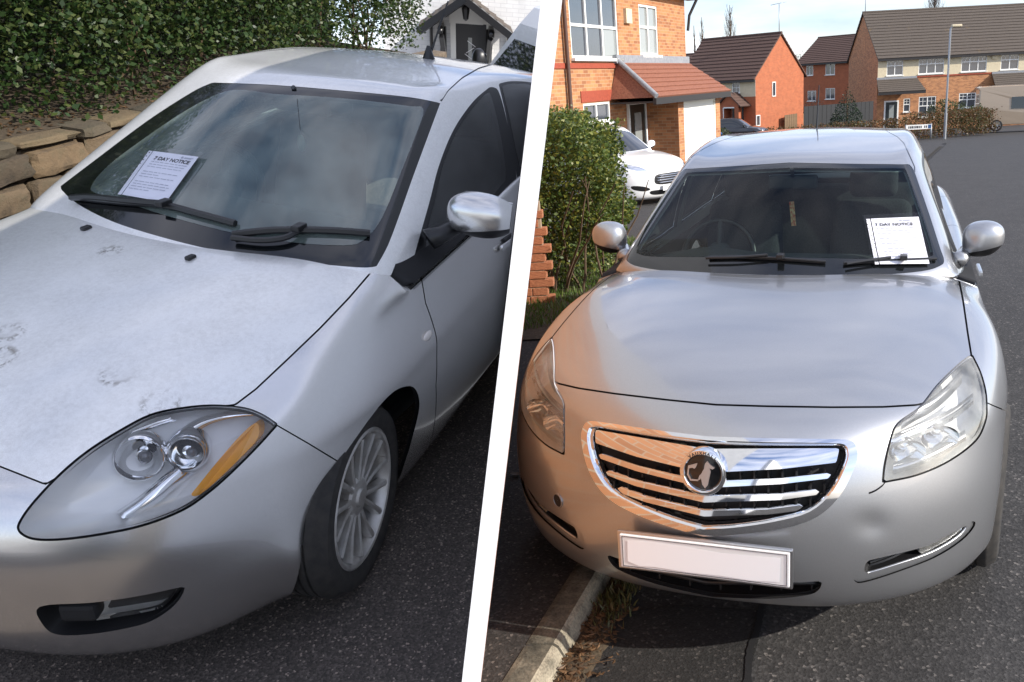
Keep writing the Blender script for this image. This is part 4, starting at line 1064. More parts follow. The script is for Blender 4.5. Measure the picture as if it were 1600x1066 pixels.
def marked_paint():
    """dusty bonnet with round paw marks and smears"""
    m = paint('dusty_bonnet_paint', (.92, .905, .87), .30, rough=.42, metal=.5)  # base paler than the body, imitating bright sky; dirt and marks are real
    old = P(m).inputs['Base Color'].links[0].from_socket
    v = tex(m, 'Voronoi', 4.3, Randomness=1.0); n1 = tex(m, 'Noise', 46, Detail=4, Roughness=.7); n2 = tex(m, 'Noise', 2.2, Detail=2)
    ring = ramp(m, v.outputs['Distance'], [(.0, (.5, .5, .5)), (.12, (.15, .15, .15)), (.17, (1, 1, 1)), (.24, (0, 0, 0))])
    spk = ramp(m, n1.outputs['Fac'], [(.47, (0, 0, 0)), (.56, (1, 1, 1))]); zone = ramp(m, n2.outputs['Fac'], [(.40, (0, 0, 0)), (.50, (1, 1, 1))])
    a = mixc(m, 1.0, ring.outputs[0], spk.outputs[0], 'MULTIPLY'); a = mixc(m, 1.0, a, zone.outputs[0], 'MULTIPLY')
    sc_ = mixc(m, 1.0, a, (.85, .85, .85), 'MULTIPLY')
    ln(m, mixc(m, sc_, old, (.24, .21, .17)), P(m).inputs['Base Color']); return m
M['bonnet_marked'] = marked_paint()
build_left_car(LOW_L, GH_L, car_l)
make_wheel(car_l, (.925, .852, .312), .316, .226, .185, 7, 1, .17, twin=True)
make_wheel(car_l, (.925, -.852, .312), .316, .222, .205, 7, -1, .20, twin=True)
# left-hand car
cabin(car_l, 1.25, .955, (340, 270), FL_, (1.86, -.34, .90), .64, [(2.35, -.36, .42), (2.35, .36, .42)])
h = FL_.hit(BGL, 446, 152); rear_mirror(car_l, h[0] + np.array([.10, .0, -.04]))
rbox('sensor_pod', h[0] + np.array([.03, 0, -.015]), (.05, .10, .03), M['trim'], car_l, .01)
bm = bmesh.new(); bmesh.ops.create_uvsphere(bm, u_segments=16, v_segments=10, radius=.03); bmesh.ops.scale(bm, vec=(.25, .55, 1.1), verts=bm.verts)
fr2 = empty('air_freshener', (0, 0, 0), 'pale oval air freshener hanging behind the windscreen of the hatchback', 'air freshener')
M['pale_tag'] = mat('pale_tag', (.45, .62, .52), .4); q2 = FL_.hit(BGL, 447, 232)[0] + np.array([.09, 0, .0]); fr2.matrix_world = Matrix(ML.tolist()) @ Matrix.Translation(Vector(cp(q2)))
bm_obj('tag', bm, M['pale_tag'], fr2, True); tube_obj('cord', [(0, 0, .03), (0, 0, .12), (.0, 0, .16)], .001, M['ink'], fr2, 4)
blade_wiper(car_l, FL_, BGL, [(122, 312), (190, 319), (262, 325), (310, 337), (370, 353)], [(118, 316), (150, 315), (210, 321), (262, 325)], .012, .011)
blade_wiper(car_l, FL_, BGL, [(366, 370), (420, 364), (470, 363), (520, 364), (578, 368)], [(366, 378), (410, 382), (448, 378), (470, 366)], .012, .010)
mirror_pod(car_l, FL_, FL_.at(757, 336, b=.945), (.085, .135, .078), M['silver_dusty'], -.05, 1, stalk=FL_.at(672, 378, b=.77))
NL = [(243, 240), (313, 249), (262, 320), (194, 308)]
notice('parking_notice', FL_, BGL, NL, ML, 'sun bleached seven day notice lying at the driver side under the dusty hatchback wiper', .012, 12)
for u, v in ((135, 358), (298, 404)):
    h = FL_.hit(BVL, u, v); o = rbox('washer_jet', h[0] + h[1] * .004, (.035, .022, .014), M['black'], car_l, .006)
h = FL_.hit(BVL, 668, 525); o = bpy.data.objects.new('side_repeater', None); COL.objects.link(o); o.parent = car_l; o.location = cp(h[0] + h[1] * .002); o.empty_display_size = .05
bm = bmesh.new(); bmesh.ops.create_uvsphere(bm, u_segments=18, v_segments=10, radius=1); bmesh.ops.scale(bm, vec=(.030, .008, .017), verts=bm.verts); M['pale_lens'] = mat('pale_lens', (.78, .72, .66), .15, coat=1); bm_obj('lens', bm, M['pale_lens'], o, True)
hh = FL_.hit(BVL, 792, 380)
if hh is not None:
    o = bpy.data.objects.new('door_handle', None); COL.objects.link(o); o.parent = car_l; o.location = cp(hh[0] + hh[1] * .012); o.empty_display_size = .05
    rbox('grip', (0, 0, 0), (.17, .022, .028), M['silver_dusty'], o, .010); rbox('cup', (.02, -.012, 0), (.10, .012, .045), M['black'], o, .005)
# ------------------------------------------------------------------ the street on the right
def gz(y):                                                            # the street falls gently away beyond the parked car
    t = max(0.0, y - 6.0); return -.042 * (t * t / (t + 1.2))
def on_street(u, v, off=0.0):
    d = ray(u, v); lo, hi = .3, 400.0
    f = lambda k: CAM[2] + d[2] * k - gz(CAM[1] + d[1] * k) - off
    for _ in range(60):
        m = (lo + hi) / 2
        if f(m) > 0: lo = m
        else: hi = m
    return CAM + d * hi
def at_dist(u, v, D):                                                 # pixel at horizontal distance D ahead
    return on_y(u, v, D)
def wall_x(y, z=0.0):                                                 # x of the dividing wall's plane at depth y, height z
    return -(WN[1] * y + WN[2] * (z - CAMZ)) / WN[0]
# materials
def asphalt(name, c1, c2, stone=(.20, .19, .18), sc_=1.0, gap=.0):
    m = mat(name, c1, .85); a = tex(m, 'Noise', 2.2 * sc_, Detail=8, Roughness=.65); v = tex(m, 'Voronoi', 95 * sc_); n2 = tex(m, 'Noise', 210 * sc_, Detail=3)
    base = ramp(m, a.outputs['Fac'], [(.3, c1), (.7, c2)])
    w = nd(m, 'ShaderNodeTexWhiteNoise'); ln(m, v.outputs['Color'], w.inputs[0])
    chip = ramp(m, w.outputs['Value'], [(.0, (.35, .35, .35)), (.75, (.75, .75, .75)), (.95, (1.15, 1.15, 1.15)), (.985, (2.6, 2.5, 2.4))])
    c = mixc(m, 1.0, base.outputs[0], chip.outputs[0], 'MULTIPLY'); ln(m, c, P(m).inputs['Base Color'])
    b1 = bump(m, v.outputs['Distance'], .4, .004); b2 = bump(m, n2.outputs['Fac'], .4, .003, b1); return m
M['asphalt'] = asphalt('asphalt', (.036, .034, .033), (.056, .053, .051))
M['asphalt_far'] = asphalt('asphalt_far', (.050, .048, .047), (.066, .063, .061))
M['asphalt_patch'] = asphalt('asphalt_patch', (.017, .016, .0155), (.025, .024, .023), sc_=1.2)
M['pavement'] = asphalt('pavement_tarmac', (.036, .033, .031), (.052, .047, .043), sc_=1.15)
def concrete(name, c1, c2, c3):
    m = mat(name, c1, .9); a = tex(m, 'Noise', 9, Detail=8, Roughness=.7); b = tex(m, 'Noise', 120, Detail=4)
    r = ramp(m, a.outputs['Fac'], [(.32, c3), (.48, c1), (.7, c2)]); c = mixc(m, .55, r.outputs[0], ramp(m, b.outputs['Fac'], [(.35, (.35, .35, .35)), (.6, (1, 1, 1))]).outputs[0], 'MULTIPLY')
    ln(m, c, P(m).inputs['Base Color']); bump(m, b.outputs['Fac'], .6, .004); return m
M['kerb_mossy'] = concrete('mossy_kerb_top', (.11, .10, .075), (.24, .21, .155), (.035, .033, .024))
M['kerb'] = concrete('kerb_concrete', (.26, .225, .165), (.40, .35, .26), (.055, .05, .036))
def brick(name, c1, c2, mortar, scale=1.0, bw=.225, bh=.075, coord='UV'):
    m = mat(name, c1, .85); tc = nd(m, 'ShaderNodeTexCoord'); b = nd(m, 'ShaderNodeTexBrick'); b.offset = .5
    for k, v in (('Scale', 1.0), ('Mortar Size', .007), ('Mortar Smooth', .3), ('Bias', -.2), ('Brick Width', bw), ('Row Height', bh)): b.inputs[k].default_value = v
    b.inputs['Color1'].default_value = (*c1, 1); b.inputs['Color2'].default_value = (*c2, 1); b.inputs['Mortar'].default_value = (*mortar, 1)
    ln(m, tc.outputs[coord], b.inputs['Vector']); n = tex(m, 'Noise', 3.0, Detail=6); 
    c = mixc(m, .35, b.outputs['Color'], ramp(m, n.outputs['Fac'], [(.3, (.6, .6, .6)), (.7, (1.15, 1.15, 1.15))]).outputs[0], 'MULTIPLY'); ln(m, c, P(m).inputs['Base Color'])
    bump(m, b.outputs['Fac'], -.5, .008); return m
M['brick'] = brick('buff_brick', (.50, .215, .085), (.23, .085, .035), (.42, .27, .16))
M['brick_red'] = brick('red_brick', (.42, .115, .045), (.33, .085, .035), (.34, .17, .09))
M['brick_band'] = noisy('red_brick_band', (.34, .065, .03), (.26, .05, .025), 20, .85)
M['brick_piece'] = noisy('single_brick', (.42, .17, .08), (.24, .085, .04), 9, .9, .5, .006)
M['mortar'] = noisy('mortar', (.36, .27, .18), (.26, .20, .14), 30, .95, .4, .004)
M['cream'] = noisy('cream_render', (.62, .54, .37), (.56, .48, .33), 6, .9, .1)
M['upvc'] = mat('white_frame', (.80, .79, .74), .35)
M['garage'] = mat('garage_door', (.84, .82, .74), .4)
M['pane'] = mat('window_pane', (.035, .042, .055), .04, spec=1.0, coat=1)
M['pane_pale'] = mat('curtained_pane', (.26, .28, .27), .06, coat=1)
M['lead'] = noisy('lead_flashing', (.20, .21, .23), (.28, .29, .30), 12, .6)
M['gutter'] = mat('gutter', (.02, .017, .016), .4)
M['downpipe'] = mat('downpipe', (.075, .035, .022), .5)
M['door_dark'] = mat('dark_door', (.012, .016, .016), .3, coat=.4)
def tiles(name, c1, c2, moss):
    m = mat(name, c1, .85); n = tex(m, 'Noise', 1.6, Detail=8, Roughness=.7); n2 = tex(m, 'Noise', 26, Detail=5); 
    r = ramp(m, n2.outputs['Fac'], [(.35, c1), (.6, c2)]); mo = ramp(m, n.outputs['Fac'], [(.62, (0, 0, 0)), (.78, (.7, .7, .7))])
    ln(m, mixc(m, mo.outputs[0], r.outputs[0], moss), P(m).inputs['Base Color']); bump(m, n2.outputs['Fac'], .4, .01); return m
M['tiles'] = tiles('roof_tiles', (.060, .034, .026), (.105, .058, .042), (.13, .10, .05))
M['tiles_grey'] = tiles('weathered_roof_tiles', (.058, .046, .038), (.10, .080, .062), (.20, .13, .045))
M['tiles_red'] = tiles('porch_tiles', (.18, .062, .035), (.26, .10, .055), (.12, .07, .04))
M['leaf'] = None
def leaf_mat(name, c1, c2, c3):
    m = mat(name, c1, .45, spec=.4); g = nd(m, 'ShaderNodeNewGeometry'); r = ramp(m, g.outputs['Random Per Island'], [(.0, c1), (.55, c2), (.92, c3), (1, c3)])
    ln(m, r.outputs[0], P(m).inputs['Base Color']); tr = nd(m, 'ShaderNodeBsdfTranslucent'); ln(m, r.outputs[0], tr.inputs[0]); mx = nd(m, 'ShaderNodeMixShader'); mx.inputs[0].default_value = .28
    ln(m, P(m).outputs[0], mx.inputs[1]); ln(m, tr.outputs[0], mx.inputs[2]); ln(m, mx.outputs[0], m.node_tree.nodes['Material Output'].inputs[0]); return m
M['hedge'] = leaf_mat('privet_leaves', (.040, .068, .014), (.085, .125, .024), (.20, .20, .035))
M['hedge_dark'] = leaf_mat('laurel_leaves', (.014, .034, .009), (.032, .064, .015), (.075, .095, .026))
M['hedge_brown'] = leaf_mat('beech_leaves', (.16, .065, .020), (.10, .055, .02), (.085, .085, .025))
M['shrub'] = leaf_mat('shrub_leaves', (.025, .040, .012), (.05, .07, .02), (.10, .10, .03))
M['conifer'] = leaf_mat('conifer_leaves', (.010, .022, .012), (.020, .038, .018), (.03, .05, .02))
M['twig'] = noisy('twig_bark', (.13, .085, .05), (.075, .05, .03), 30, .9)
M['poplar'] = leaf_mat('bare_twigs', (.20, .15, .11), (.26, .20, .15), (.17, .13, .10))
M['grass'] = leaf_mat('grass_blades', (.05, .10, .018), (.085, .15, .025), (.14, .17, .04))
M['grass_dry'] = leaf_mat('dry_grass', (.07, .075, .025), (.10, .10, .035), (.16, .12, .05))
M['litter'] = leaf_mat('dead_leaves', (.13, .075, .04), (.075, .047, .027), (.21, .125, .065))
M['soil'] = noisy('soil', (.045, .032, .02), (.075, .055, .032), 40, .95, .8, .01)
M['timber'] = noisy('fence_timber', (.20, .13, .07), (.13, .085, .05), 12, .9)
M['black_timber'] = mat('black_fence', (.010, .011, .013), .7)
M['galv'] = mat('galvanised_steel', (.34, .35, .36), .45, .6)
M['bin_blue'] = mat('blue_bin', (.018, .075, .20), .5)
M['beige_van'] = mat('beige_van_paint', (.42, .32, .22), .3, 0, .8)
M['tint'] = mat('dark_tinted_glass', (.012, .014, .016), .05, coat=1)
# ---- ground sheets
def sheet(name, pts, mat, z=0.0, kind='structure', label=None, world=None, sub=0):
    V = [(p[0], p[1], (gz(p[1]) if world is None else 0) + z) for p in pts]; o = mesh_obj(name, V, [list(range(len(V)))], mat); tag(o, label, None, None, kind); return o
def strip_sheet(name, L, R_, mat, z, n=60, y0=.2, y1=300, label=None):
    V, Fc = [], []
    ys = [y0 + (y1 - y0) * (k / n) ** 2.2 for k in range(n + 1)]
    for y in ys: V += [(L(y), y, gz(y) + z), (R_(y), y, gz(y) + z)]
    for k in range(n): Fc.append([2 * k, 2 * k + 1, 2 * k + 3, 2 * k + 2])
    o = mesh_obj(name, V, Fc, mat); o['kind'] = 'structure'
    if label: o['label'] = label
    return o
# kerb line: parallel to the car, through the traced pixels
ka, kb = on_z(785, 1066), on_z(908, 872); kd = (kb - ka)[:2] / np.linalg.norm((kb - ka)[:2]); ko = ka[:2]
def kx(y, off=0.0): return ko[0] + kd[0] / kd[1] * (y - ko[1]) + off / kd[1]
KW = .112
ROADZ = -.075
def kerb_bend(y): return kx(y) if y < 6 else kx(6) + (y - 6) * .42
strip_sheet('road', lambda y: kerb_bend(y) + KW * 1.02 if y < 40 else -60, lambda y: 60 + y * .8, M['asphalt'], ROADZ, 80, -6)
strip_sheet('pavement', lambda y: wall_x(y) + .02 if y < 40 else -90, lambda y: min(kerb_bend(y) + .02, kerb_bend(y) + .02), M['pavement'], 0.0, 60, -6, 36)
# far ground so that everything beyond the street has a base
strip_sheet('far_ground', lambda y: -90 if y > 60 else wall_x(y) - .0, lambda y: 260, M['asphalt_far'], ROADZ - .03, 40, 8, 900)
for k in range(9):                                                      # kerb stones, 0.9 m each
    y0 = -1.2 + k * .9; e_ = .006
    V = []
    for y in (y0 + e_, y0 + .9 - e_):
        for dx, dz in ((0, -.1), (0, .003), (.02, .006), (KW - .022, .004), (KW - .006, -.010), (KW + .022, ROADZ), (KW + .022, -.12)): V.append((kx(y, dx), y, gz(y) + dz))
    Fc = [[i, i + 1, i + 8, i + 7] for i in range(6)] + [[0, 1, 2, 3, 4, 5, 6], [13, 12, 11, 10, 9, 8, 7]]
    o = mesh_obj('kerb_stone', V, Fc, [M['kerb_mossy'], M['kerb']], mi=[0, 0, 0, 1, 1, 1, 0, 0]); tag(o, kind='structure')
# darker repair patch and its crack
pa = [on_z(u, v, ROADZ) for u, v in ((905, 1066), (935, 1000), (985, 958), (1060, 948), (1190, 955), (1186, 1000), (1168, 1066), (1160, 1200), (860, 1200))]
sheet('road_patch', [(p[0], p[1]) for p in pa], M['asphalt_patch'], ROADZ + .006)
cr = spline([on_z(u, v, ROADZ)[:2] for u, v in ((1190, 948), (1184, 985), (1172, 1020), (1168, 1070), (1160, 1130))], 8); V = []; Fc = []
for k, p in enumerate(cr): w_ = .012 + .006 * mnoise.noise(Vector((k * .9, 0, 0))); V += [(p[0] - w_, p[1], ROADZ + .010), (p[0] + w_, p[1], ROADZ + .010)]
for k in range(len(cr) - 1): Fc.append([2 * k, 2 * k + 1, 2 * k + 3, 2 * k + 2])
tag(mesh_obj('road_joint', V, Fc, M['matt_black']), kind='structure')
# gutter dirt, leaf litter, grass
def blades(name, P_, h, mat, label=None, lean=.35, w=.004, parent=None):
    V, Fc = [], []
    for p in P_:
        a = rng.uniform(0, 6.28); hh = h * rng.uniform(.5, 1.2); lx, ly = rng.normal(0, lean * hh, 2); c, s_ = math.cos(a) * w, math.sin(a) * w; i = len(V)
        V += [(p[0] - c, p[1] - s_, p[2]), (p[0] + c, p[1] + s_, p[2]), (p[0] + lx * .5 + c * .7, p[1] + ly * .5 + s_ * .7, p[2] + hh * .6), (p[0] + lx * .5 - c * .7, p[1] + ly * .5 - s_ * .7, p[2] + hh * .6), (p[0] + lx, p[1] + ly, p[2] + hh)]
        Fc += [[i, i + 1, i + 2, i + 3], [i + 3, i + 2, i + 4]]
    o = mesh_obj(name, V, Fc, mat, parent); 
    if parent is None: tag(o, label, 'grass', None, 'stuff')
    return o
GY = float(on_z(978, 942, ROADZ)[1])
def gut(y, t): return kx(y, KW + .015 + t)
V, Fc = [], []; N_ = 90                                                  # soil band along the kerb foot
for k in range(N_ + 1):
    y = 1.35 + k * .018; w = .11 + .07 * mnoise.noise(Vector((y * 3, 0, 0))) + .05 * mnoise.noise(Vector((y * 14, 3, 0)))
    for t, z in ((-.01, .012), (w * .5, .020 + .008 * mnoise.noise(Vector((y * 20, 7, 0)))), (w, .004)): V.append((gut(y, t), y, ROADZ + z))
for k in range(N_):
    for q in range(2): i = 3 * k + q; Fc.append([i, i + 1, i + 4, i + 3])
o = mesh_obj('gutter_soil', V, Fc, M['soil'], None, True); tag(o, 'brown soil and dirt lying along the kerb foot', 'soil', None, 'stuff')
blades('gutter_grass', [(gut(y, .07 + rng.normal(0, .035)), y, ROADZ + .01) for y in np.clip(rng.normal(GY, .08, 230), GY - .2, GY + .25)], 0.045, M['grass_dry'], 'tuft of short grass growing at the kerb foot below the bumper')
def flat_leaf(name, c, L, rz, mat, label, curl=.4):
    V, Fc = [], []
    for i in range(7):
        t = i / 6; w = L * .28 * math.sin(math.pi * min(1, t * 1.02)) ** .8 + .0006
        for s_ in (-1, -.5, 0, .5, 1): V.append((s_ * w, (t - .5) * L, .006 + curl * L * .35 * (s_ * s_) * .4 + curl * L * .2 * (t - .5) ** 2))
    for i in range(6):
        for j in range(4): k = i * 5 + j; Fc.append([k, k + 1, k + 6, k + 5])
    o = mesh_obj(name, V, Fc, mat, None, True); o.location = c; o.rotation_euler = (.1, .05, rz); tag(o, label, 'leaf'); return o
p = on_z(950, 955, ROADZ + .02); flat_leaf('fallen_leaf', p, .075, 1.2, M['litter'], 'curled tan fallen leaf lying beside the grass tuft at the kerb')
p = on_z(968, 922, ROADZ + .02); flat_leaf('fallen_leaf', p, .07, .7, M['litter'], 'brown fallen leaf in the shade under the bumper edge')
p = on_z(806, 743, 0.004); flat_leaf('fallen_leaf', p, .07, 1.5, M['litter'], 'orange fallen leaf lying on the pavement left of the saloon')
V, Fc = [], []
for k in range(1100):
    y = rng.uniform(1.45, 2.7); x = gut(y, abs(rng.normal(.04, .05))); a = rng.uniform(0, 6.28); L = rng.uniform(.004, .018); w = L * rng.uniform(.25, .6); z = ROADZ + rng.uniform(.012, .03); c, s_ = math.cos(a), math.sin(a); i = len(V)
    V += [(x + c * L, y + s_ * L, z + rng.uniform(0, .006)), (x - s_ * w, y + c * w, z), (x - c * L, y - s_ * L, z + rng.uniform(0, .006)), (x + s_ * w, y - c * w, z)]; Fc.append([i, i + 1, i + 2, i + 3])
for k in range(40):
    y = rng.uniform(1.5, 2.5); x = gut(y, rng.uniform(.0, .14)); a = rng.uniform(0, 3.14); L = rng.uniform(.03, .07); i = len(V); z = ROADZ + .028; c, s_ = math.cos(a), math.sin(a)
    V += [(x - c * L, y - s_ * L, z), (x + c * L, y + s_ * L, z + .004), (x + c * L, y + s_ * L + .002, z + .004), (x - c * L, y - s_ * L + .002, z)]; Fc.append([i, i + 1, i + 2, i + 3])
o = mesh_obj('leaf_litter', V, Fc, M['litter']); tag(o, 'crumbled dead leaves and twigs strewn along the gutter', 'leaf litter', None, 'stuff')
# ---- foliage helper
def foliage(name, inside, box_, n, size, mat, parent, shell=.0, seed=1, elong=1.6, up=.2):
    """leaf quads scattered through a volume; inside(p) -> accept probability"""
    g = np.random.default_rng(seed); V = np.zeros((0, 3)); lo, hi = np.array(box_[0]), np.array(box_[1]); P_ = []
    while len(P_) < n:
        q = lo + (hi - lo) * g.random((n, 3)); k = inside(q); P_ += list(q[g.random(len(q)) < k])
        if not len(P_): break
    P_ = np.array(P_[:n]); m = len(P_); d = g.normal(size=(m, 3)); d /= np.linalg.norm(d, axis=1)[:, None]; d[:, 2] = d[:, 2] * .7 + up; d /= np.linalg.norm(d, axis=1)[:, None]
    r = g.normal(size=(m, 3)); s_ = np.cross(d, r); s_ /= np.linalg.norm(s_, axis=1)[:, None]; nn = np.cross(d, s_)
    L = size * g.uniform(.6, 1.35, m)[:, None]; w = L / elong * .5
    A = P_ - d * L * .5; Bq = P_ + s_ * w + nn * L * .08; Cq = P_ + d * L * .5; Dq = P_ - s_ * w + nn * L * .08
    V = np.stack([A, Bq, Cq, Dq], 1).reshape(-1, 3); Fc = np.arange(4 * m).reshape(-1, 4)
    me = bpy.data.meshes.new(name); me.vertices.add(4 * m); me.vertices.foreach_set('co', V.ravel()); me.loops.add(4 * m); me.loops.foreach_set('vertex_index', Fc.ravel().astype(np.int32))
    me.polygons.add(m); me.polygons.foreach_set('loop_start', np.arange(0, 4 * m, 4, dtype=np.int32)); me.update(calc_edges=True); me.validate()
    return link(name, me, mat, parent)
def lump(q, f, seed=0.0):
    return np.array([mnoise.noise(Vector((p[0] * f + seed, p[1] * f - seed, p[2] * f + 2 * seed))) for p in q])
def stems(parent, P0, n, h, spread, r=.012, seed=3, name='stem', mat=None):
    g = random.Random(seed)
    for k in range(n):
        b = Vector(P0(g)); pts = [b]; d = Vector((g.uniform(-.3, .3), g.uniform(-.3, .3), 1)).normalized()
        for i in range(6): d = (d + Vector((g.gauss(0, spread), g.gauss(0, spread), .1))).normalized(); pts.append(pts[-1] + d * h / 6)
        tube_obj(name, pts, [r * (1 - .12 * i) for i in range(7)], mat or M['twig'], parent, 6)
# ---- near hedge
hg = empty('privet_hedge', (-.55, 8.1, gz(8)), 'sunlit green privet hedge growing beside the brick garden wall', 'hedge')
def in_hedge(q):
    x, y, z = q[:, 0], q[:, 1], q[:, 2]; n = lump(q, 2.2, 3.1) * .20 + lump(q, 6, 1.7) * .09
    xr = -.13 + n - .12 * np.clip((z - .9), 0, 1); top = 1.60 + n * .8 - .10 * (x > -.4) - (x + .95) * .16; yf = 7.55 + n * .9 + .22 * np.clip(.6 - z, 0, 1)
    xl = np.array([wall_x(b, c) for b, c in zip(y, z)]) + .06
    d = np.minimum(np.minimum(xr - x, top - z), np.minimum(y - yf, 9.4 - y)); low = np.clip((z + .05) / .55, .06, 1)
    return np.where((d > 0) & (x > xl), np.where(d < .28, 1.0, .25) * low, 0)
foliage('foliage', lambda q: in_hedge(q + np.array([-.55, 8.1, gz(8)])), ((-.85, -1.0, 0), (.75, 1.4, 1.95)), 26000, .040, M['hedge'], hg, seed=5)
stems(hg, lambda g: (g.uniform(-.25, .32), g.uniform(-.5, -.1), 0), 13, 1.15, .22, .014, 4, 'stem')
# grass at its foot and the verge
gp = []
for _ in range(9000):
    y = rng.uniform(6.2, 11.0); x = rng.uniform(wall_x(y) + .02, min(kerb_bend(y) - .06, .35))
    if mnoise.noise(Vector((x * 2.2, y * 2.2, 0))) > -.35: gp.append((x, y, gz(y) + .0))
blades('verge_grass', gp, .075, M['grass'], 'rough green grass and weeds under the privet hedge', w=.005)
strip_sheet('verge_soil', lambda y: wall_x(y) + .02, lambda y: min(kerb_bend(y) - .04, .4), M['soil'], .012, 20, 6.0, 11.2)
# ---- brick garden wall end, bricks laid one by one with a toothed end
bw = empty('garden_wall', (0, 0, 0), 'low orange brick garden wall end with toothed bricks beside the hedge', 'wall')
W0 = on_z(868, 470); yw = W0[1]; bl, bh_, bd = .215, .065, .1025; rows_ = 12
core = box_obj('mortar_core', (0, 0, 0), (1, 1, 1), M['mortar'], bw)
me_b = None; xs_min = 9
for r in range(rows_):
    z = .0 + (r + .5) * (bh_ + .011); x1 = W0[0] - .005 - (.055 if r % 2 else 0) - max(0, r - 6) * .012; x = x1
    for k in range(4):
        L = bl if k or r % 2 == 0 else bl * (.62 if r % 3 else 1)
        if x - L < wall_x(yw, z) + .01:
            L = x - wall_x(yw, z) - .012
            if L < .03: break
        if me_b is None:
            bm = bmesh.new(); box(bm, (0, 0, 0), (1, 1, 1)); bmesh.ops.bevel(bm, geom=bm.edges[:], offset=.03, segments=1, affect='EDGES'); me_b = bpy.data.meshes.new('brick'); bm.to_mesh(me_b); bm.free(); me_b.materials.append(M['brick_piece'])
        o = bpy.data.objects.new('brick', me_b); COL.objects.link(o); o.parent = bw; o.location = (x - L / 2, yw + .05 + random.uniform(-.003, .003), z + gz(yw)); o.scale = (L, bd, bh_); x -= L + .010
    xs_min = min(xs_min, x)
me_ = core.data; x0, x1 = xs_min, W0[0] - .075
for v in me_.vertices:
    v.co.x = x1 if v.co.x > 0 else max(x0, wall_x(yw, .4) + .012) + (0 if v.co.z > 0 else .0); v.co.y = yw + .05 + (.044 if v.co.y > 0 else -.044); v.co.z = (.88 if v.co.z > 0 else -.02)
# ---- houses
class Facade:
    """vertical wall plane through two plan points; s runs along it, z is world height"""
    def __init__(s, p0, p1): s.p0 = np.array(p0[:2], float); d = np.array(p1[:2], float) - s.p0; s.len = np.linalg.norm(d); s.d = d / s.len; s.n = np.array([s.d[1], -s.d[0]])   # n faces the camera side
    def sz(s, u, v):
        r = ray(u, v); A = np.array([[r[0], -s.d[0]], [r[1], -s.d[1]]]); k, t = np.linalg.solve(A, s.p0 - CAM[:2]); return t, CAM[2] + r[2] * k
    def P(s, t, z, out=0.0): q = s.p0 + s.d * t + s.n * out; return (q[0], q[1], z)
    def mat(s, t, z): return Matrix(((s.d[0], -s.n[0], 0, (s.p0 + s.d * t)[0]), (s.d[1], -s.n[1], 0, (s.p0 + s.d * t)[1]), (0, 0, 1, z), (0, 0, 0, 1)))
    def rect(s, u0, v0, u1, v1):
        a = s.sz(u0, v0); b = s.sz(u1, v1); c = s.sz(u0, v1); d = s.sz(u1, v0)
        return (min(a[0], c[0]) + max(0, 0), (b[0] + d[0]) / 2, (c[1] + b[1]) / 2, (a[1] + d[1]) / 2)
def uvmesh(name, V, Fc, UV, mat, parent):
    o = mesh_obj(name, V, Fc, mat, parent); l = o.data.uv_layers.new(name='UVMap'); k = 0
    for p in o.data.polygons:
        for li in p.loop_indices: l.data[li].uv = UV[o.data.loops[li].vertex_index]
    return o
def wall_with_holes(name, fc, s0, s1, z0, z1, holes, mat, parent, out=0.0, reveal=.09, top=None):
    ss = sorted({s0, s1, *[min(max(h[i], s0), s1) for h in holes for i in (0, 1)]}); zz = sorted({z0, z1, *[min(max(h[i], z0), z1) for h in holes for i in (2, 3)]})
    V, Fc, UV = [], [], []
    def q(pts):
        i = len(V)
        for (s, z, o_) in pts: V.append(fc.P(s, z, out - o_)); UV.append((s + o_, z))
        Fc.append(list(range(i, i + len(pts))))
    for a, b in zip(ss, ss[1:]):
        for c, d in zip(zz, zz[1:]):
            m = ((a + b) / 2, (c + d) / 2)
            if any(h[0] < m[0] < h[1] and h[2] < m[1] < h[3] for h in holes): continue
            q([(a, c, 0), (b, c, 0), (b, d, 0), (a, d, 0)])
    for h in holes:
        a, b, c, d = h[:4]
        for (A, B) in (((a, c), (b, c)), ((b, c), (b, d)), ((b, d), (a, d)), ((a, d), (a, c))): q([(A[0], A[1], 0), (B[0], B[1], 0), (B[0], B[1], reveal), (A[0], A[1], reveal)])
    return uvmesh(name, V, Fc, UV, mat, parent)
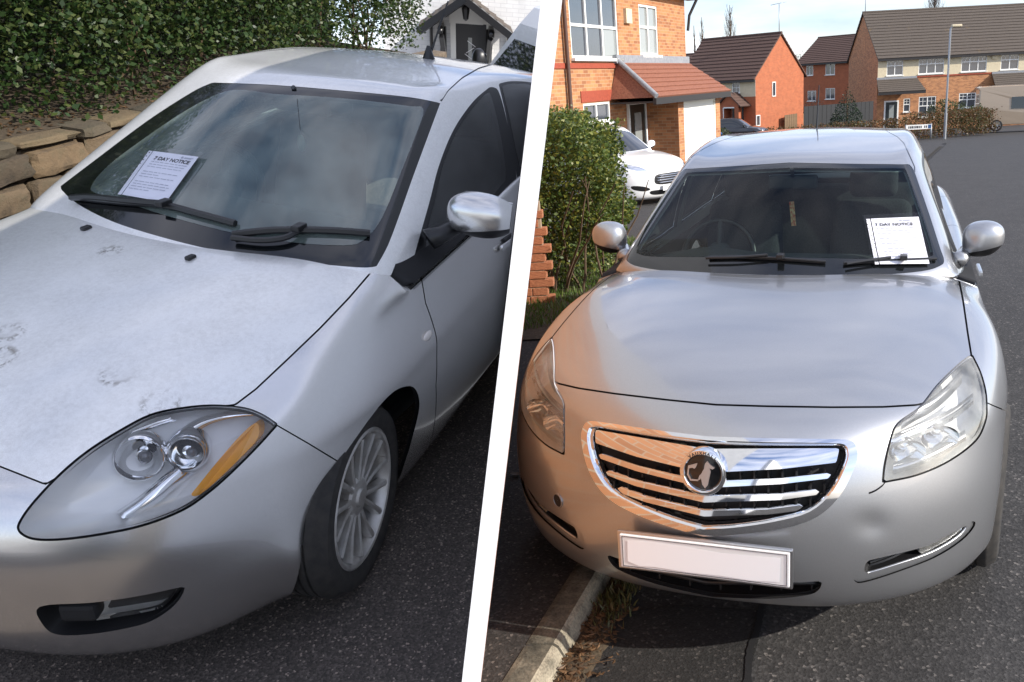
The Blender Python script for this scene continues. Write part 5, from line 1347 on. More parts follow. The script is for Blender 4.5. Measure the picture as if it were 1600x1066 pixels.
def window(parent, fc, h, cols, rows, out=0.0, bars=None, pane=None, name='window', sill=True, mat=None):
    """framed window in an opening; rows = list of relative heights of horizontal members"""
    a, b, c, d = h[:4]; w = bpy.data.objects.new(name, None); COL.objects.link(w); w.parent = parent; w.empty_display_size = .1
    Mx = fc.mat(a, c); W_, H_ = b - a, d - c; fm = mat or M['upvc']; dep = .05 - out
    def bx(nm, x0, x1, z0, z1, y=dep, th=.07, m=fm):
        bm = bmesh.new(); box(bm, ((x0 + x1) / 2, y, (z0 + z1) / 2), (abs(x1 - x0), th, abs(z1 - z0))); bmesh.ops.transform(bm, matrix=Mx, verts=bm.verts); return bm_obj(nm, bm, m, w)
    f = .055
    bx('frame', 0, W_, 0, f); bx('frame', 0, W_, H_ - f, H_); bx('frame', 0, f, f, H_ - f); bx('frame', W_ - f, W_, f, H_ - f)
    xs = [W_ * k / cols for k in range(1, cols)]; zs = [H_ * r for r in rows]
    for x in xs: bx('mullion', x - .03, x + .03, f, H_ - f, dep, .06)
    for z in zs: bx('transom', f, W_ - f, z - .03, z + .03, dep + .001, .058)
    edges = [0] + xs + [W_]; zed = [0] + zs + [H_]
    for i in range(len(edges) - 1):
        for j in range(len(zed) - 1):
            pm = pane(i, j) if pane else M['pane']
            bx('pane', edges[i] + .03, edges[i + 1] - .03, zed[j] + .03, zed[j + 1] - .03, dep + .012, .01, pm)
            if bars and bars(i, j):
                n_x, n_z = bars(i, j); x0, x1, z0, z1 = edges[i] + .03, edges[i + 1] - .03, zed[j] + .03, zed[j + 1] - .03
                for k in range(1, n_x): bx('glazing_bar', x0 + (x1 - x0) * k / n_x - .012, x0 + (x1 - x0) * k / n_x + .012, z0, z1, dep + .004, .02)
                for k in range(1, n_z): bx('glazing_bar', x0, x1, z0 + (z1 - z0) * k / n_z - .012, z0 + (z1 - z0) * k / n_z + .012, dep + .0045, .02)
    if sill: bx('sill', -.05, W_ + .05, -.06, .0, -.02 - out, .16)
    return w
def tiled_slope(name, A, B, C, D, mat, parent, course=.30, lift=.035, thick=.05):
    """roof slope with stepped tile courses: A-B eaves, D-C ridge"""
    A, B, C, D = [np.array(p, float) for p in (A, B, C, D)]; L = np.linalg.norm((D + C - A - B) / 2); n = max(2, int(L / course)); nn = np.cross(B - A, D - A); nn /= np.linalg.norm(nn)
    if nn[2] < 0: nn = -nn
    V, Fc = [], []
    for k in range(n):
        t0, t1 = k / n, (k + 1.12) / n; i = len(V)
        l0, r0, l1, r1 = A + (D - A) * t0, B + (C - B) * t0, A + (D - A) * min(t1, 1), B + (C - B) * min(t1, 1)
        V += [l0 + nn * lift, r0 + nn * lift, r1 + nn * .004, l1 + nn * .004, l0, r0]; Fc += [[i, i + 1, i + 2, i + 3], [i + 4, i + 5, i + 1, i], [i, i + 3, i + 4], [i + 1, i + 5, i + 2]]
    i = len(V); V += [A, B, C, D, A - nn * thick, B - nn * thick, C - nn * thick, D - nn * thick]; Fc += [[i + 4, i + 5, i + 6, i + 7], [i, i + 1, i + 5, i + 4], [i + 3, i, i + 4, i + 7], [i + 1, i + 2, i + 6, i + 5]]
    return mesh_obj(name, V, Fc, mat, parent)
def fbox(fc, name, s0, s1, z0, z1, o0, o1, mat, parent):
    bm = bmesh.new(); box(bm, ((s0 + s1) / 2, -(o0 + o1) / 2, (z0 + z1) / 2), (s1 - s0, abs(o1 - o0), z1 - z0)); bmesh.ops.transform(bm, matrix=fc.mat(0, 0), verts=bm.verts); return bm_obj(name, bm, mat, parent)
# house one: buff brick with garage, front receding to the right
f1 = Facade(at_dist(862, 250, 17.6), at_dist(1077, 250, 25.0)); g1 = gz(24) 
h1 = empty('brick_house', f1.P(f1.len, g1), 'orange brick house with white garage door and tiled porch canopy, nearest on the left', 'house')
h1.matrix_world = Matrix.Identity(4)
S0 = 0.12; S1 = f1.len
SC = f1.sz(960, 82)[1]
wA = f1.rect(893, 2, 965, 78); wB = f1.rect(1001, 28, 1028, 86); wC = f1.rect(913, 160, 954, 192)
E1 = f1.sz(1066, 30)[1] + .70; wA = (wA[0], wA[1], E1 - .42 - 1.36, E1 - .42); SC = wA[2] - .16; wB = (wB[0], wB[1], E1 - .48 - 1.2, E1 - .48)
gd = f1.rect(1021, 160, 1083, 262); fd = f1.rect(976, 162, 1006, 250)
gout = .9                                                               # garage and porch stand forward
wall_with_holes('front_wall', f1, S0, S1, g1 - .2, E1 + .9, [wA, wB, wC], M['brick'], h1)
wall_d = 7.5
fs = Facade(f1.P(S1, 0), f1.P(S1, 0, -wall_d)); wall_with_holes('side_wall', fs, 0, wall_d, g1 - .2, E1 + .2, [], M['brick'], h1)
fbox(f1, 'string_course', S0, S1 + .02, SC - .05, SC + .06, 0.001, .03, M['brick_band'], h1)
window(h1, f1, wA, 3, [.5], pane=lambda i, j: M['pane_pale'] if (i == 2 and j == 0) else M['pane']); window(h1, f1, wB, 2, [.56], pane=lambda i, j: M['pane_pale']); window(h1, f1, wC, 2, [])
fbox(f1, 'window_arch', wA[0] - .12, wA[1] + .12, wA[3], wA[3] + .22, .001, .02, M['brick_band'], h1); fbox(f1, 'window_arch', wC[0] - .1, wC[1] + .1, wC[3] + .02, wC[3] + .26, .001, .022, M['brick_band'], h1)
sg0, sg1 = f1.sz(1012, 220)[0], f1.sz(1092, 220)[0] ; sp0 = f1.sz(958, 150)[0]; gt = g1 + 2.12
g0, g2 = sg0 + .35, S1 - .12
fg = Facade(f1.P(0, 0, gout), f1.P(S1, 0, gout))
wall_with_holes('garage_wall', fg, sg0 - .05, S1 + .25, g1 - .2, gt + .16, [(g0, g2, g1 - .3, gt)], M['brick'], h1)
fgs = Facade(f1.P(sg0 - .05, 0, 0), f1.P(sg0 - .05, 0, gout)); wall_with_holes('garage_cheek', fgs, 0, gout, g1 - .2, gt + .16, [], M['brick'], h1)
fgs = Facade(f1.P(S1 + .25, 0, gout), f1.P(S1 + .25, 0, 0)); wall_with_holes('garage_cheek', fgs, 0, gout, g1 - .2, gt + .16, [], M['brick'], h1)
gde = bpy.data.objects.new('garage_door', None); COL.objects.link(gde); gde.parent = h1
fbox(fg, 'door_frame', g0 - .02, g2 + .02, gt - .10, gt + .0, -.07, -.01, M['garage'], gde); fbox(fg, 'door_panel', g0, g2, g1, gt - .10, -.09, -.05, M['garage'], gde); fbox(fg, 'door_frame', g0 - .02, g0 + .06, g1, gt - .1, -.07, -.015, M['garage'], gde); fbox(fg, 'door_frame', g2 - .06, g2 + .02, g1, gt - .1, -.07, -.015, M['garage'], gde)
fbox(fg, 'door_handle', (g0 + g2) / 2 - .04, (g0 + g2) / 2 + .04, g1 + .72, g1 + .80, -.05, -.02, M['gutter'], gde)
fd = (sg0 - 1.15, sg0 - .18, g1, g1 + 2.05)
de = bpy.data.objects.new('front_door', None); COL.objects.link(de); de.parent = h1
fbox(f1, 'door_frame', fd[0] - .07, fd[0], g1, fd[3] + .07, .0, .06, M['upvc'], de); fbox(f1, 'door_frame', fd[1], fd[1] + .07, g1, fd[3] + .07, .0, .06, M['upvc'], de); fbox(f1, 'door_frame', fd[0], fd[1], fd[3], fd[3] + .07, .0, .06, M['upvc'], de)
fbox(f1, 'door_leaf', fd[0], fd[1], g1, fd[3], .002, .035, M['door_dark'], de); fbox(f1, 'door_glass', fd[0] + .3, fd[1] - .25, g1 + .9, fd[3] - .2, .036, .044, M['pane_pale'], de); fbox(f1, 'letter_box', fd[0] + .3, fd[1] - .3, g1 + .72, g1 + .79, .036, .05, M['satin'], de)
# porch canopy: lead flashing and hipped tiled slope
pe = bpy.data.objects.new('porch_roof', None); COL.objects.link(pe); pe.parent = h1
pz0, pz1 = gt + .10, gt + .95; so = sp0 - .2
tiled_slope('tiles', f1.P(so, pz0, gout + .28), f1.P(S1 + .42, pz0, gout + .28), f1.P(S1 - .05, pz1, .02), f1.P(so + .45, pz1, .02), M['tiles_red'], pe, .17, .03)
V = [f1.P(so, pz0, gout + .28), f1.P(so + .45, pz1, .02), f1.P(so, pz0, .02)]; mesh_obj('hip_end', V, [[0, 1, 2]], M['tiles_red'], pe)
V = [f1.P(S1 + .42, pz0, gout + .28), f1.P(S1 - .05, pz1, .02), f1.P(S1 + .42, pz0, .02)]; mesh_obj('hip_end', V, [[0, 2, 1]], M['tiles_red'], pe)
fbox(f1, 'flashing', so + .3, S1 + .0, pz1 - .05, pz1 + .14, .0, .10, M['lead'], pe); fbox(f1, 'fascia', so, S1 + .42, pz0 - .16, pz0 - .01, gout + .2, gout + .28, M['gutter'], pe); fbox(f1, 'soffit', so + .02, S1 + .4, pz0 - .12, pz0 - .08, .0, gout + .2, M['gutter'], pe)
tube_obj('flashing_hip', [f1.P(so - .02, pz0 + .03, gout + .3), f1.P(so + .45, pz1 + .03, .04)], .06, M['lead'], pe)
fbox(f1, 'alarm_box', f1.sz(974, 25)[0], f1.sz(983, 25)[0], wA[3] - .55, wA[3] - .22, .0, .08, M['cream'], h1)
ps_ = f1.sz(882, 100)[0]; tube_obj('downpipe', [f1.P(ps_, E1 + .6, .08), f1.P(ps_, g1 + 1.2, .08)], .045, M['downpipe'], h1)
# main roof with barge boards
rz = E1 + 3.0
tiled_slope('roof', f1.P(S0, E1 - .05, .30), f1.P(S1 + .32, E1 - .05, .30), f1.P(S1 + .32, rz, -wall_d / 2), f1.P(S0, rz, -wall_d / 2), M['tiles'], h1)
fbox(f1, 'fascia', S0, S1 + .3, E1 - .20, E1 - .07, .22, .28, M['gutter'], h1); fbox(f1, 'soffit', S0, S1 + .28, E1 - .20, E1 - .14, .0, .22, M['cream'], h1)
tube_obj('gutter', [f1.P(S0, E1 - .10, .32), f1.P(S1 + .36, E1 - .10, .32)], .06, M['gutter'], h1); tube_obj('downpipe', [f1.P(S1 + .26, E1 - .14, .3), f1.P(S1 + .1, E1 - .6, .1), f1.P(S1 + .06, E1 - 1.0, .06)], .04, M['gutter'], h1)
V = [fs.P(0, E1 - .1), fs.P(wall_d, E1 - .1), fs.P(wall_d / 2, rz - .1)]; uvmesh('gable', V, [[0, 1, 2]], [(0, 0), (wall_d, 0), (wall_d / 2, 3)], M['brick'], h1)
# generic two-storey house further off
def house(name, label, fc, s0, s1, base, eave, ridge, depth, wall_m, roof_m, holes, gable_l=True, gable_r=True, upper=None, over=.35):
    e = empty(name, (0, 0, 0), label, 'house'); hs = [h[0] for h in holes]
    if upper:                                                           # rendered upper storey above a brick ground floor
        wall_with_holes('front_wall', fc, s0, s1, base - .5, upper[0], [h for h in hs if h[3] < upper[0] + .3], wall_m, e); wall_with_holes('rendered_wall', fc, s0, s1, upper[0], eave, [h for h in hs if h[2] > upper[0] - .3], upper[1], e, out=.012)
    else: wall_with_holes('front_wall', fc, s0, s1, base - .5, eave, hs, wall_m, e)
    for sx, on in ((s0, gable_l), (s1, gable_r)):
        f2 = Facade(fc.P(sx, 0, 0), fc.P(sx, 0, -depth))
        V = [f2.P(0, base - .5), f2.P(depth, base - .5), f2.P(depth, eave), f2.P(depth / 2, ridge - .12), f2.P(0, eave)]; uvmesh('gable_wall', V, [[0, 1, 2, 3, 4]], [(0, base), (depth, base), (depth, eave), (depth / 2, ridge), (0, eave)], wall_m if on is True else on, e)
    slope = (ridge - eave) / (depth / 2)
    A = fc.P(s0 - .12, eave - over * slope, over); B = fc.P(s1 + .12, eave - over * slope, over); C = fc.P(s1 + .12, ridge, -depth / 2); D = fc.P(s0 - .12, ridge, -depth / 2)
    tiled_slope('roof', A, B, C, D, roof_m, e, .34, .05)
    A2 = fc.P(s1 + .12, eave - over * slope, -depth - over); B2 = fc.P(s0 - .12, eave - over * slope, -depth - over); tiled_slope('roof', A2, B2, D, C, roof_m, e, .34, .05)
    fbox(fc, 'fascia', s0 - .1, s1 + .1, eave - over * slope - .16, eave - over * slope + .02, over - .06, over - .01, M['gutter'], e)
    tube_obj('ridge_tiles', [C, D], .10, roof_m, e)
    for h, cols, rows, bars in holes: window(e, fc, h, cols, rows, bars=bars)
    return e
BAR = lambda top: (lambda i, j: (2, 2) if j == top else None)
# house two: cream upper storey, gable to the right
f2 = Facade(at_dist(1064, 200, 64.5), at_dist(1181, 200, 60.0)); b2 = gz(61) + .1
H2 = f2.len; e2 = f2.sz(1179, 117)[1]; up2 = f2.sz(1178, 151)[1]; r2 = e2 + 2.75
ww = []
for (u0, v0, u1, v1, c_, r_) in ((1094, 126, 1115, 153, 2, []), (1144, 122, 1156, 145, 1, []), (1098, 184, 1131, 198, 3, [])):
    q = f2.rect(u0, v0, u1, v1); ww.append(((q[0], q[1], q[2], q[3]), c_, r_, lambda i, j: (2, 3)))
hh2 = house('gabled_house', 'red brick house with cream upper storey and small gabled porch, second from the left', f2, 0, H2, b2, e2, r2, 6.4, M['brick_red'], M['tiles'], ww, upper=(up2, M['cream']))
fr2_ = Facade(f2.P(H2, 0, 0.0), f2.P(H2, 0, -6.4))
for (u0, v0, u1, v1) in ((1206, 128, 1211, 151), (1181, 180, 1187, 197)):
    q = fr2_.rect(u0, v0, u1, v1); q = (q[0], q[0] + max(.45, q[1] - q[0]), q[2], q[3]); fr3 = Facade(fr2_.P(0, 0, .02), fr2_.P(6, 0, .02)); window(hh2, fr3, q, 1, [], out=.05, sill=False)
pc_ = f2.rect(1146, 182, 1162, 216); pw = (pc_[0] - .35, pc_[1] + .35)
por = bpy.data.objects.new('porch', None); COL.objects.link(por); por.parent = hh2
fp = Facade(f2.P(0, 0, 1.1), f2.P(H2, 0, 1.1)); dz_ = b2 + 2.1
wall_with_holes('porch_wall', fp, pw[0], pw[1], b2 - .4, dz_ + .25, [(pc_[0], pc_[1], b2 - .4, dz_)], M['brick_red'], por, reveal=.9)
V = [fp.P(pw[0], dz_ + .25), fp.P(pw[1], dz_ + .25), fp.P((pw[0] + pw[1]) / 2, dz_ + .95)]; uvmesh('porch_gable', V, [[0, 1, 2]], [(0, 0), (2, 0), (1, .7)], M['brick_red'], por)
mid_ = (pw[0] + pw[1]) / 2
for s_ in (0, 1):
    a_ = pw[s_] + (-.3 if s_ == 0 else .3); tiled_slope('porch_slope', fp.P(a_, dz_ + .10, .2), fp.P(a_, dz_ + .10, -1.1), fp.P(mid_, dz_ + 1.05, -1.1), fp.P(mid_, dz_ + 1.05, .2), M['tiles'], por, .25)
fbox(f2, 'door_leaf', pc_[0] - .02, pc_[1] + .02, b2 - .4, dz_, .0, .05, M['door_dark'], por); fbox(fp, 'door_frame', pc_[0] - .06, pc_[0], b2 - .4, dz_ + .05, .0, .04, M['upvc'], por); fbox(fp, 'door_frame', pc_[0], pc_[1], dz_, dz_ + .08, .0, .04, M['upvc'], por)
f2w = Facade(f2.P(-5.0, 0, -1.2), f2.P(-.3, 0, -1.2)); house('house_wing', 'lower brown roofed wing behind the orange brick house', f2w, 0, 4.2, b2, e2 - .15, r2 - .9, 7.5, M['brick_red'], M['tiles'], [], over=.3)
# house three: plain red brick block behind
f3 = Facade(at_dist(1246, 200, 92), at_dist(1356, 200, 86)); b3 = gz(88); w3 = []
for (u0, v0, u1, v1) in ((1260, 103, 1270.5, 118), (1290, 99, 1304.5, 117), (1328, 96, 1336.5, 112), (1262, 142, 1275, 158), (1290, 138, 1304.5, 155), (1328, 136, 1338, 152)):
    q = f3.rect(u0, v0, u1, v1); w3.append((q, 2, [], None))
house('brick_block', 'plain red brick house in the gap between the cream fronted houses', f3, 0, f3.len, b3, f3.sz(1300, 94)[1], f3.sz(1300, 64)[1] + .6, 8.0, M['brick_red'], M['tiles'], w3)
# house four: pair of semis, cream upper storey, facing us
f4 = Facade(at_dist(1369, 190, 64), at_dist(1650, 190, 64)); b4 = gz(64); H4 = f4.len; e4 = (f4.sz(1369, 88)[1] + f4.sz(1590, 74)[1]) / 2; up4 = (f4.sz(1371, 123)[1] + f4.sz(1590, 110)[1]) / 2; r4 = (f4.sz(1350, 27)[1] + f4.sz(1583, 11)[1]) / 2 + .5
w4 = []
for (u0, v0, u1, v1, c_, t_) in ((1386, 92, 1411, 118, 2, .55), (1436, 88, 1475, 115, 3, .55), (1503, 83, 1542, 110, 3, .55), (1565, 80, 1592, 106, 2, .55)):
    q = f4.rect(u0, v0, u1, v1); zc = (e4 + up4) / 2 + .0; w4.append(((q[0], q[1], up4 + .12, e4 - .22), c_, [t_], BAR(1)))
for (u0, v0, u1, v1, c_) in ((1436, 151, 1462, 183, 2), (1412, 154, 1422, 175, 1), (1499, 145, 1537, 168, 3)):
    q = f4.rect(u0, v0, u1, v1); w4.append((q, c_, [.55], BAR(1)))
hh4 = house('semi_detached_house', 'pair of semis with cream upper storey and big dark tiled roof, on the right', f4, 0, H4, b4, e4, r4, 8.4, M['brick'], M['tiles_grey'], w4, upper=(up4, M['cream']))
fbox(f4, 'string_course', 0, H4, up4 - .10, up4 + .0, .013, .05, M['brick_band'], hh4)
for k, (u0, u1) in enumerate(((1369, 1433), (1547, 1640))):
    a_, b_ = f4.sz(u0, 150)[0], f4.sz(u1, 150)[0]; z0 = up4 - 1.0; z1 = up4 - .10
    po = bpy.data.objects.new('porch_roof', None); COL.objects.link(po); po.parent = hh4
    tiled_slope('tiles', f4.P(a_ - .2, z0, 1.3), f4.P(b_ + .2, z0, 1.3), f4.P(b_ - .1, z1, .02), f4.P(a_, z1, .02), M['tiles_grey'], po, .2, .03); fbox(f4, 'flashing', a_, b_ - .1, z1 - .03, z1 + .12, .0, .08, M['lead'], po); fbox(f4, 'fascia', a_ - .2, b_ + .2, z0 - .2, z0 - .02, 1.2, 1.28, M['gutter'], po)
dq = f4.rect(1384, 156, 1401, 195); do = bpy.data.objects.new('front_door', None); COL.objects.link(do); do.parent = hh4
d0, d1 = dq[0], dq[1]; fbox(f4, 'door_frame', d0 - .12, d1 + .12, b4 - .4, b4 + 2.15, .0, .06, M['upvc'], do); fbox(f4, 'door_leaf', d0, d1, b4 - .4, b4 + 2.05, .06, .09, M['door_dark'], do); fbox(f4, 'door_glass', d0 + .25, d1 - .25, b4 + .9, b4 + 1.85, .09, .10, M['pane_pale'], do); fbox(f4, 'letter_box', d0 + .25, d1 - .25, b4 + .62, b4 + .70, .09, .11, M['satin'], do)
al = f4.sz(1554, 88); bm = bmesh.new(); lathe(bm, [(.25, .0), (.25, .07), (.18, .12), (.001, .13)], 20, 'Z'); o = bm_obj('alarm_box', bm, M['cream'], hh4, True, 40); o.matrix_world = Matrix.Translation(Vector(f4.P(al[0], al[1], .01))) @ f4.mat(0, 0).to_3x3().to_4x4() @ Matrix.Rotation(math.pi / 2, 4, 'X')
# aerials
def tv_aerial(p, h, label):
    e = empty('television_aerial', p, label, 'aerial'); tube_obj('mast', [(0, 0, -.6), (0, 0, h)], .03, M['galv'], e, 6); tube_obj('boom', [(-.6, 0, h - .05), (.5, 0, h + .12)], .018, M['galv'], e, 5)
    for k in range(5): x = -.55 + k * .22; tube_obj('element', [(x, -.22, h - .04 + k * .035), (x, .22, h - .04 + k * .035)], .010, M['galv'], e, 5)
pr_ = f2.P(H2 - .1, r2, -3.2); tv_aerial(pr_, 1.9, 'thin television aerial on the gable ridge of the second house')
pr_ = f4.P(.1, r4, -4.2); tv_aerial(pr_, 2.0, 'television aerial at the left end of the dark tiled roof')
# ---- hedges, shrubs and trees beyond
def leafy(name, label, cat, c, dim, n, size, mat, seed, trunk=0, base=0.0, group=None, shape='box'):
    e = empty(name, c, label, cat, group); rx, ry, rz_ = dim
    def ins(q):
        u = q / np.array([rx, ry, rz_]); u[:, 2] = (q[:, 2] - base) / (rz_ - base)
        nz = lump(q, 1.1 / max(.25, min(dim) * .5), seed * 1.3) * .28
        if shape == 'box': d = 1 - np.maximum(np.maximum(np.abs(u[:, 0]), np.abs(u[:, 1])), u[:, 2]) + nz * .5
        elif shape == 'cone': d = 1 - np.hypot(u[:, 0], u[:, 1]) / np.clip(1.02 - u[:, 2], .02, 1) + nz
        else: d = 1 - np.sqrt(u[:, 0] ** 2 + u[:, 1] ** 2 + (2 * u[:, 2] - 1) ** 2) + nz
        return np.where((d > 0) & (u[:, 2] > 0), np.where(d < .3, 1, .35), 0)
    foliage('crown' if cat == 'tree' else 'foliage', ins, ((-rx * 1.1, -ry * 1.1, base), (rx * 1.1, ry * 1.1, rz_ * 1.1)), n, size, mat, e, seed=seed)
    if trunk: tube_obj('trunk', [(0, 0, -.2), (.02, 0, rz_ * .5), (0, .02, rz_ * .9)], [trunk, trunk * .7, trunk * .25], M['twig'], e, 8)
    else: stems(e, lambda g: (g.uniform(-rx, rx) * .6, g.uniform(-ry, ry) * .5, 0), 4, rz_ * .8, .15, .03, seed)
    return e
def hedge_run(label, u0, v0, u1, v1, D0, D1, h, th, n, mat, seed, size=.09):
    a, b = at_dist(u0, v0, D0), at_dist(u1, v1, D1); c = (a + b) / 2; L = np.linalg.norm((b - a)[:2]) / 2; zb = gz(c[1]); e = leafy('beech_hedge', label, 'hedge', (c[0], c[1], zb), (L, th, h), n, size, mat, seed); e.rotation_euler = (0, 0, math.atan2(b[1] - a[1], b[0] - a[0])); return e
hedge_run('long low brown beech hedge behind the silver roof', 1195, 205, 1420, 195, 40, 43, 1.0, .5, 6500, M['hedge_brown'], 11)
hedge_run('taller brown beech hedge beside the lamp post', 1420, 205, 1548, 200, 44, 46, 1.3, .6, 6000, M['hedge_brown'], 12)
p = at_dist(1478, 190, 47); leafy('round_shrub', 'green and brown round shrub in front of the cream fronted semis', 'shrub', (p[0], p[1], gz(47)), (1.2, .8, 1.9), 2600, .10, M['shrub'], 13, shape='ball')
p = at_dist(1520, 190, 48); leafy('round_shrub', 'dark green shrub left of the beige van', 'shrub', (p[0], p[1], gz(48)), (1.0, .8, 1.5), 2200, .10, M['shrub'], 14, shape='ball')
p = at_dist(1113, 210, 33); leafy('round_shrub', 'round clipped shrub beside the blue bin', 'shrub', (p[0], p[1], gz(33)), (.85, .7, 1.25), 2600, .07, M['shrub'], 15, shape='ball')
p = at_dist(1323, 190, 56); leafy('conifer_tree', 'small dark green conifer by the black fence', 'tree', (p[0], p[1], gz(56)), (1.5, 1.5, 3.2), 3500, .11, M['conifer'], 16, trunk=.08, shape='cone')
p = at_dist(1243, 150, 98); leafy('conifer_tree', 'tall dark conifer showing between two brick houses', 'tree', (p[0], p[1], gz(98)), (2.2, 2.2, 8.0), 5000, .18, M['conifer'], 17, trunk=.15, shape='ball')
p = at_dist(1292, 190, 70); leafy('twiggy_bush', 'bare reddish bush in front of the plain brick house', 'shrub', (p[0] - 1.2, p[1], gz(70)), (1.6, 1.0, 2.6), 900, .12, M['poplar'], 18, shape='ball')
def poplar(label, u, v0, D, h, r, n, seed):
    p = at_dist(u, v0, D); zb = p[2] - h; e = empty('poplar_tree', (p[0], p[1], zb), label, 'tree', None); g = np.random.default_rng(seed); V, Fc = [], []
    tube_obj('trunk', [(0, 0, 0), (.1, 0, h * .5), (0, 0, h)], [.3, .2, .03], M['twig'], e, 6)
    bm = bmesh.new()
    for k in range(n):
        z = h * g.uniform(.12, .95); a = g.uniform(0, 6.28); L = r * (1 - (z / h) ** 2 * .8) * g.uniform(.5, 1.1); c_, s_ = math.cos(a), math.sin(a); b0 = Vector((0, 0, z)); b1 = b0 + Vector((c_ * L * .6, s_ * L * .6, L * 1.3)); b2_ = b1 + Vector((c_ * L * .4, s_ * L * .4, L * 1.8)); tube(bm, [b0, b1, b2_], [.035, .022, .006], 3, False)
        for q in range(3):
            d = Vector((g.normal(0, .4), g.normal(0, .4), 1)).normalized(); m_ = b0.lerp(b2_, g.uniform(.3, .9)); tube(bm, [m_, m_ + d * L * .9], [.014, .004], 3, False)
    bm_obj('crown', bm, M['poplar'], e)
poplar('leftmost slender bare poplar above the brown roofs', 1084, 40, 110, 14, .7, 60, 21); poplar('middle slender bare poplar above the brown roofs', 1096, 27, 112, 15, .9, 80, 22); poplar('widest bare poplar rising behind the second house', 1140, 8, 108, 17, 1.5, 150, 23); poplar('bare poplar cut by the picture top above the dark roof', 1462, -22, 112, 18, 2.2, 200, 24)
# ---- street furniture, vehicles
lp = at_dist(1476, 213, 43); lz = gz(43); e = empty('street_lamp', (lp[0], lp[1], lz), 'tall thin grey lamp post in front of the semis', 'street lamp'); tp = on_y(1481, 42, 43); hL = tp[2] - lz
tube_obj('post', [(0, 0, -.1), (0, 0, 1.2)], .075, M['galv'], e, 10); tube_obj('column', [(0, 0, 1.2), (0, 0, hL - .1), (.1, 0, hL)], .05, M['galv'], e, 10); rbox('lamp_head', (-.28, 0, hL + .03), (.5, .2, .12), M['cream'], e, .04)
sp = at_dist(1435, 208, 41.5); e = empty('street_name_sign', (sp[0], sp[1], gz(41.5)), 'low white street name sign standing by the hedge', 'sign'); bm = bmesh.new(); box(bm, (0, 0, .62), (1.25, .03, .22)); bm_obj('sign_plate', bm, M['upvc'], e)
for x in (-.62, .62): tube_obj('sign_post', [(x, .03, 0), (x, .03, .75)], .035, M['galv'], e, 6)
bm = bmesh.new()
for k in range(11):
    if k != 8: box(bm, (-.48 + k * .085, -.018, .62), (.045 + .012 * (k % 3), .004, .11))
bm_obj('sign_lettering', bm, M['ink'], e)['kind'] = 'stuff'; box_obj('sign_crest', (.53, -.012, .62), (.16, .012, .18), M['bin_blue'], e)
def bin_(u, v, D, label):
    p = at_dist(u, v, D); e = empty('wheelie_bin', (p[0], p[1], gz(D)), label, 'bin'); bm = bmesh.new(); bmesh.ops.create_cube(bm, size=1)
    for q in bm.verts: k = 1 if q.co.z > 0 else .82; q.co = Vector((q.co.x * .56 * k, q.co.y * .68 * k, (q.co.z + .5) * .95 + .05))
    bm_obj('body', bm, M['bin_blue'], e); rbox('lid', (.0, 0, 1.03), (.62, .74, .08), M['bin_blue'], e, .03); box_obj('handle', (0, .40, .98), (.5, .05, .05), M['bin_blue'], e)
    for x in (-.25, .25): bm = bmesh.new(); lathe(bm, [(.001, -.03), (.1, -.03), (.1, .03), (.001, .03)], 16, 'X', (x, .28, .1)); bm_obj('wheel', bm, M['rubber'], e)
bin_(1104, 240, 27, 'left of the two blue wheelie bins beside the white garage'); bin_(1113, 238, 28.5, 'right hand blue wheelie bin half behind its neighbour')
# fences at the back: boards one by one
def board_fence(label, u0, u1, v, D0, D1, h, mat):
    a, b = at_dist(u0, v, D0), at_dist(u1, v, D1); e = empty('board_fence', (a[0], a[1], gz(D0)), label, 'fence'); L = np.linalg.norm((b - a)[:2]); e.rotation_euler = (0, 0, math.atan2(b[1] - a[1], b[0] - a[0])); n = max(3, int(L / .22)); me = None
    for k in range(n):
        if me is None: o = box_obj('board', (0, 0, h / 2), (L / n - .012, .025, h), mat, e); me = o.data
        else: o = bpy.data.objects.new('board', me); COL.objects.link(o); o.parent = e
        o.location = ((k + .5) * L / n, .012 * (k % 2), 0)
    box_obj('rail', (L / 2, .05, h * .8), (L, .05, .08), mat, e)
board_fence('weathered timber board fence at the gable of the second house', 1226, 1262, 200, 62, 66, 1.5, M['timber']); board_fence('tall black board fence behind the long low hedge', 1256, 1364, 190, 58, 62, 2.0, M['black_timber'])
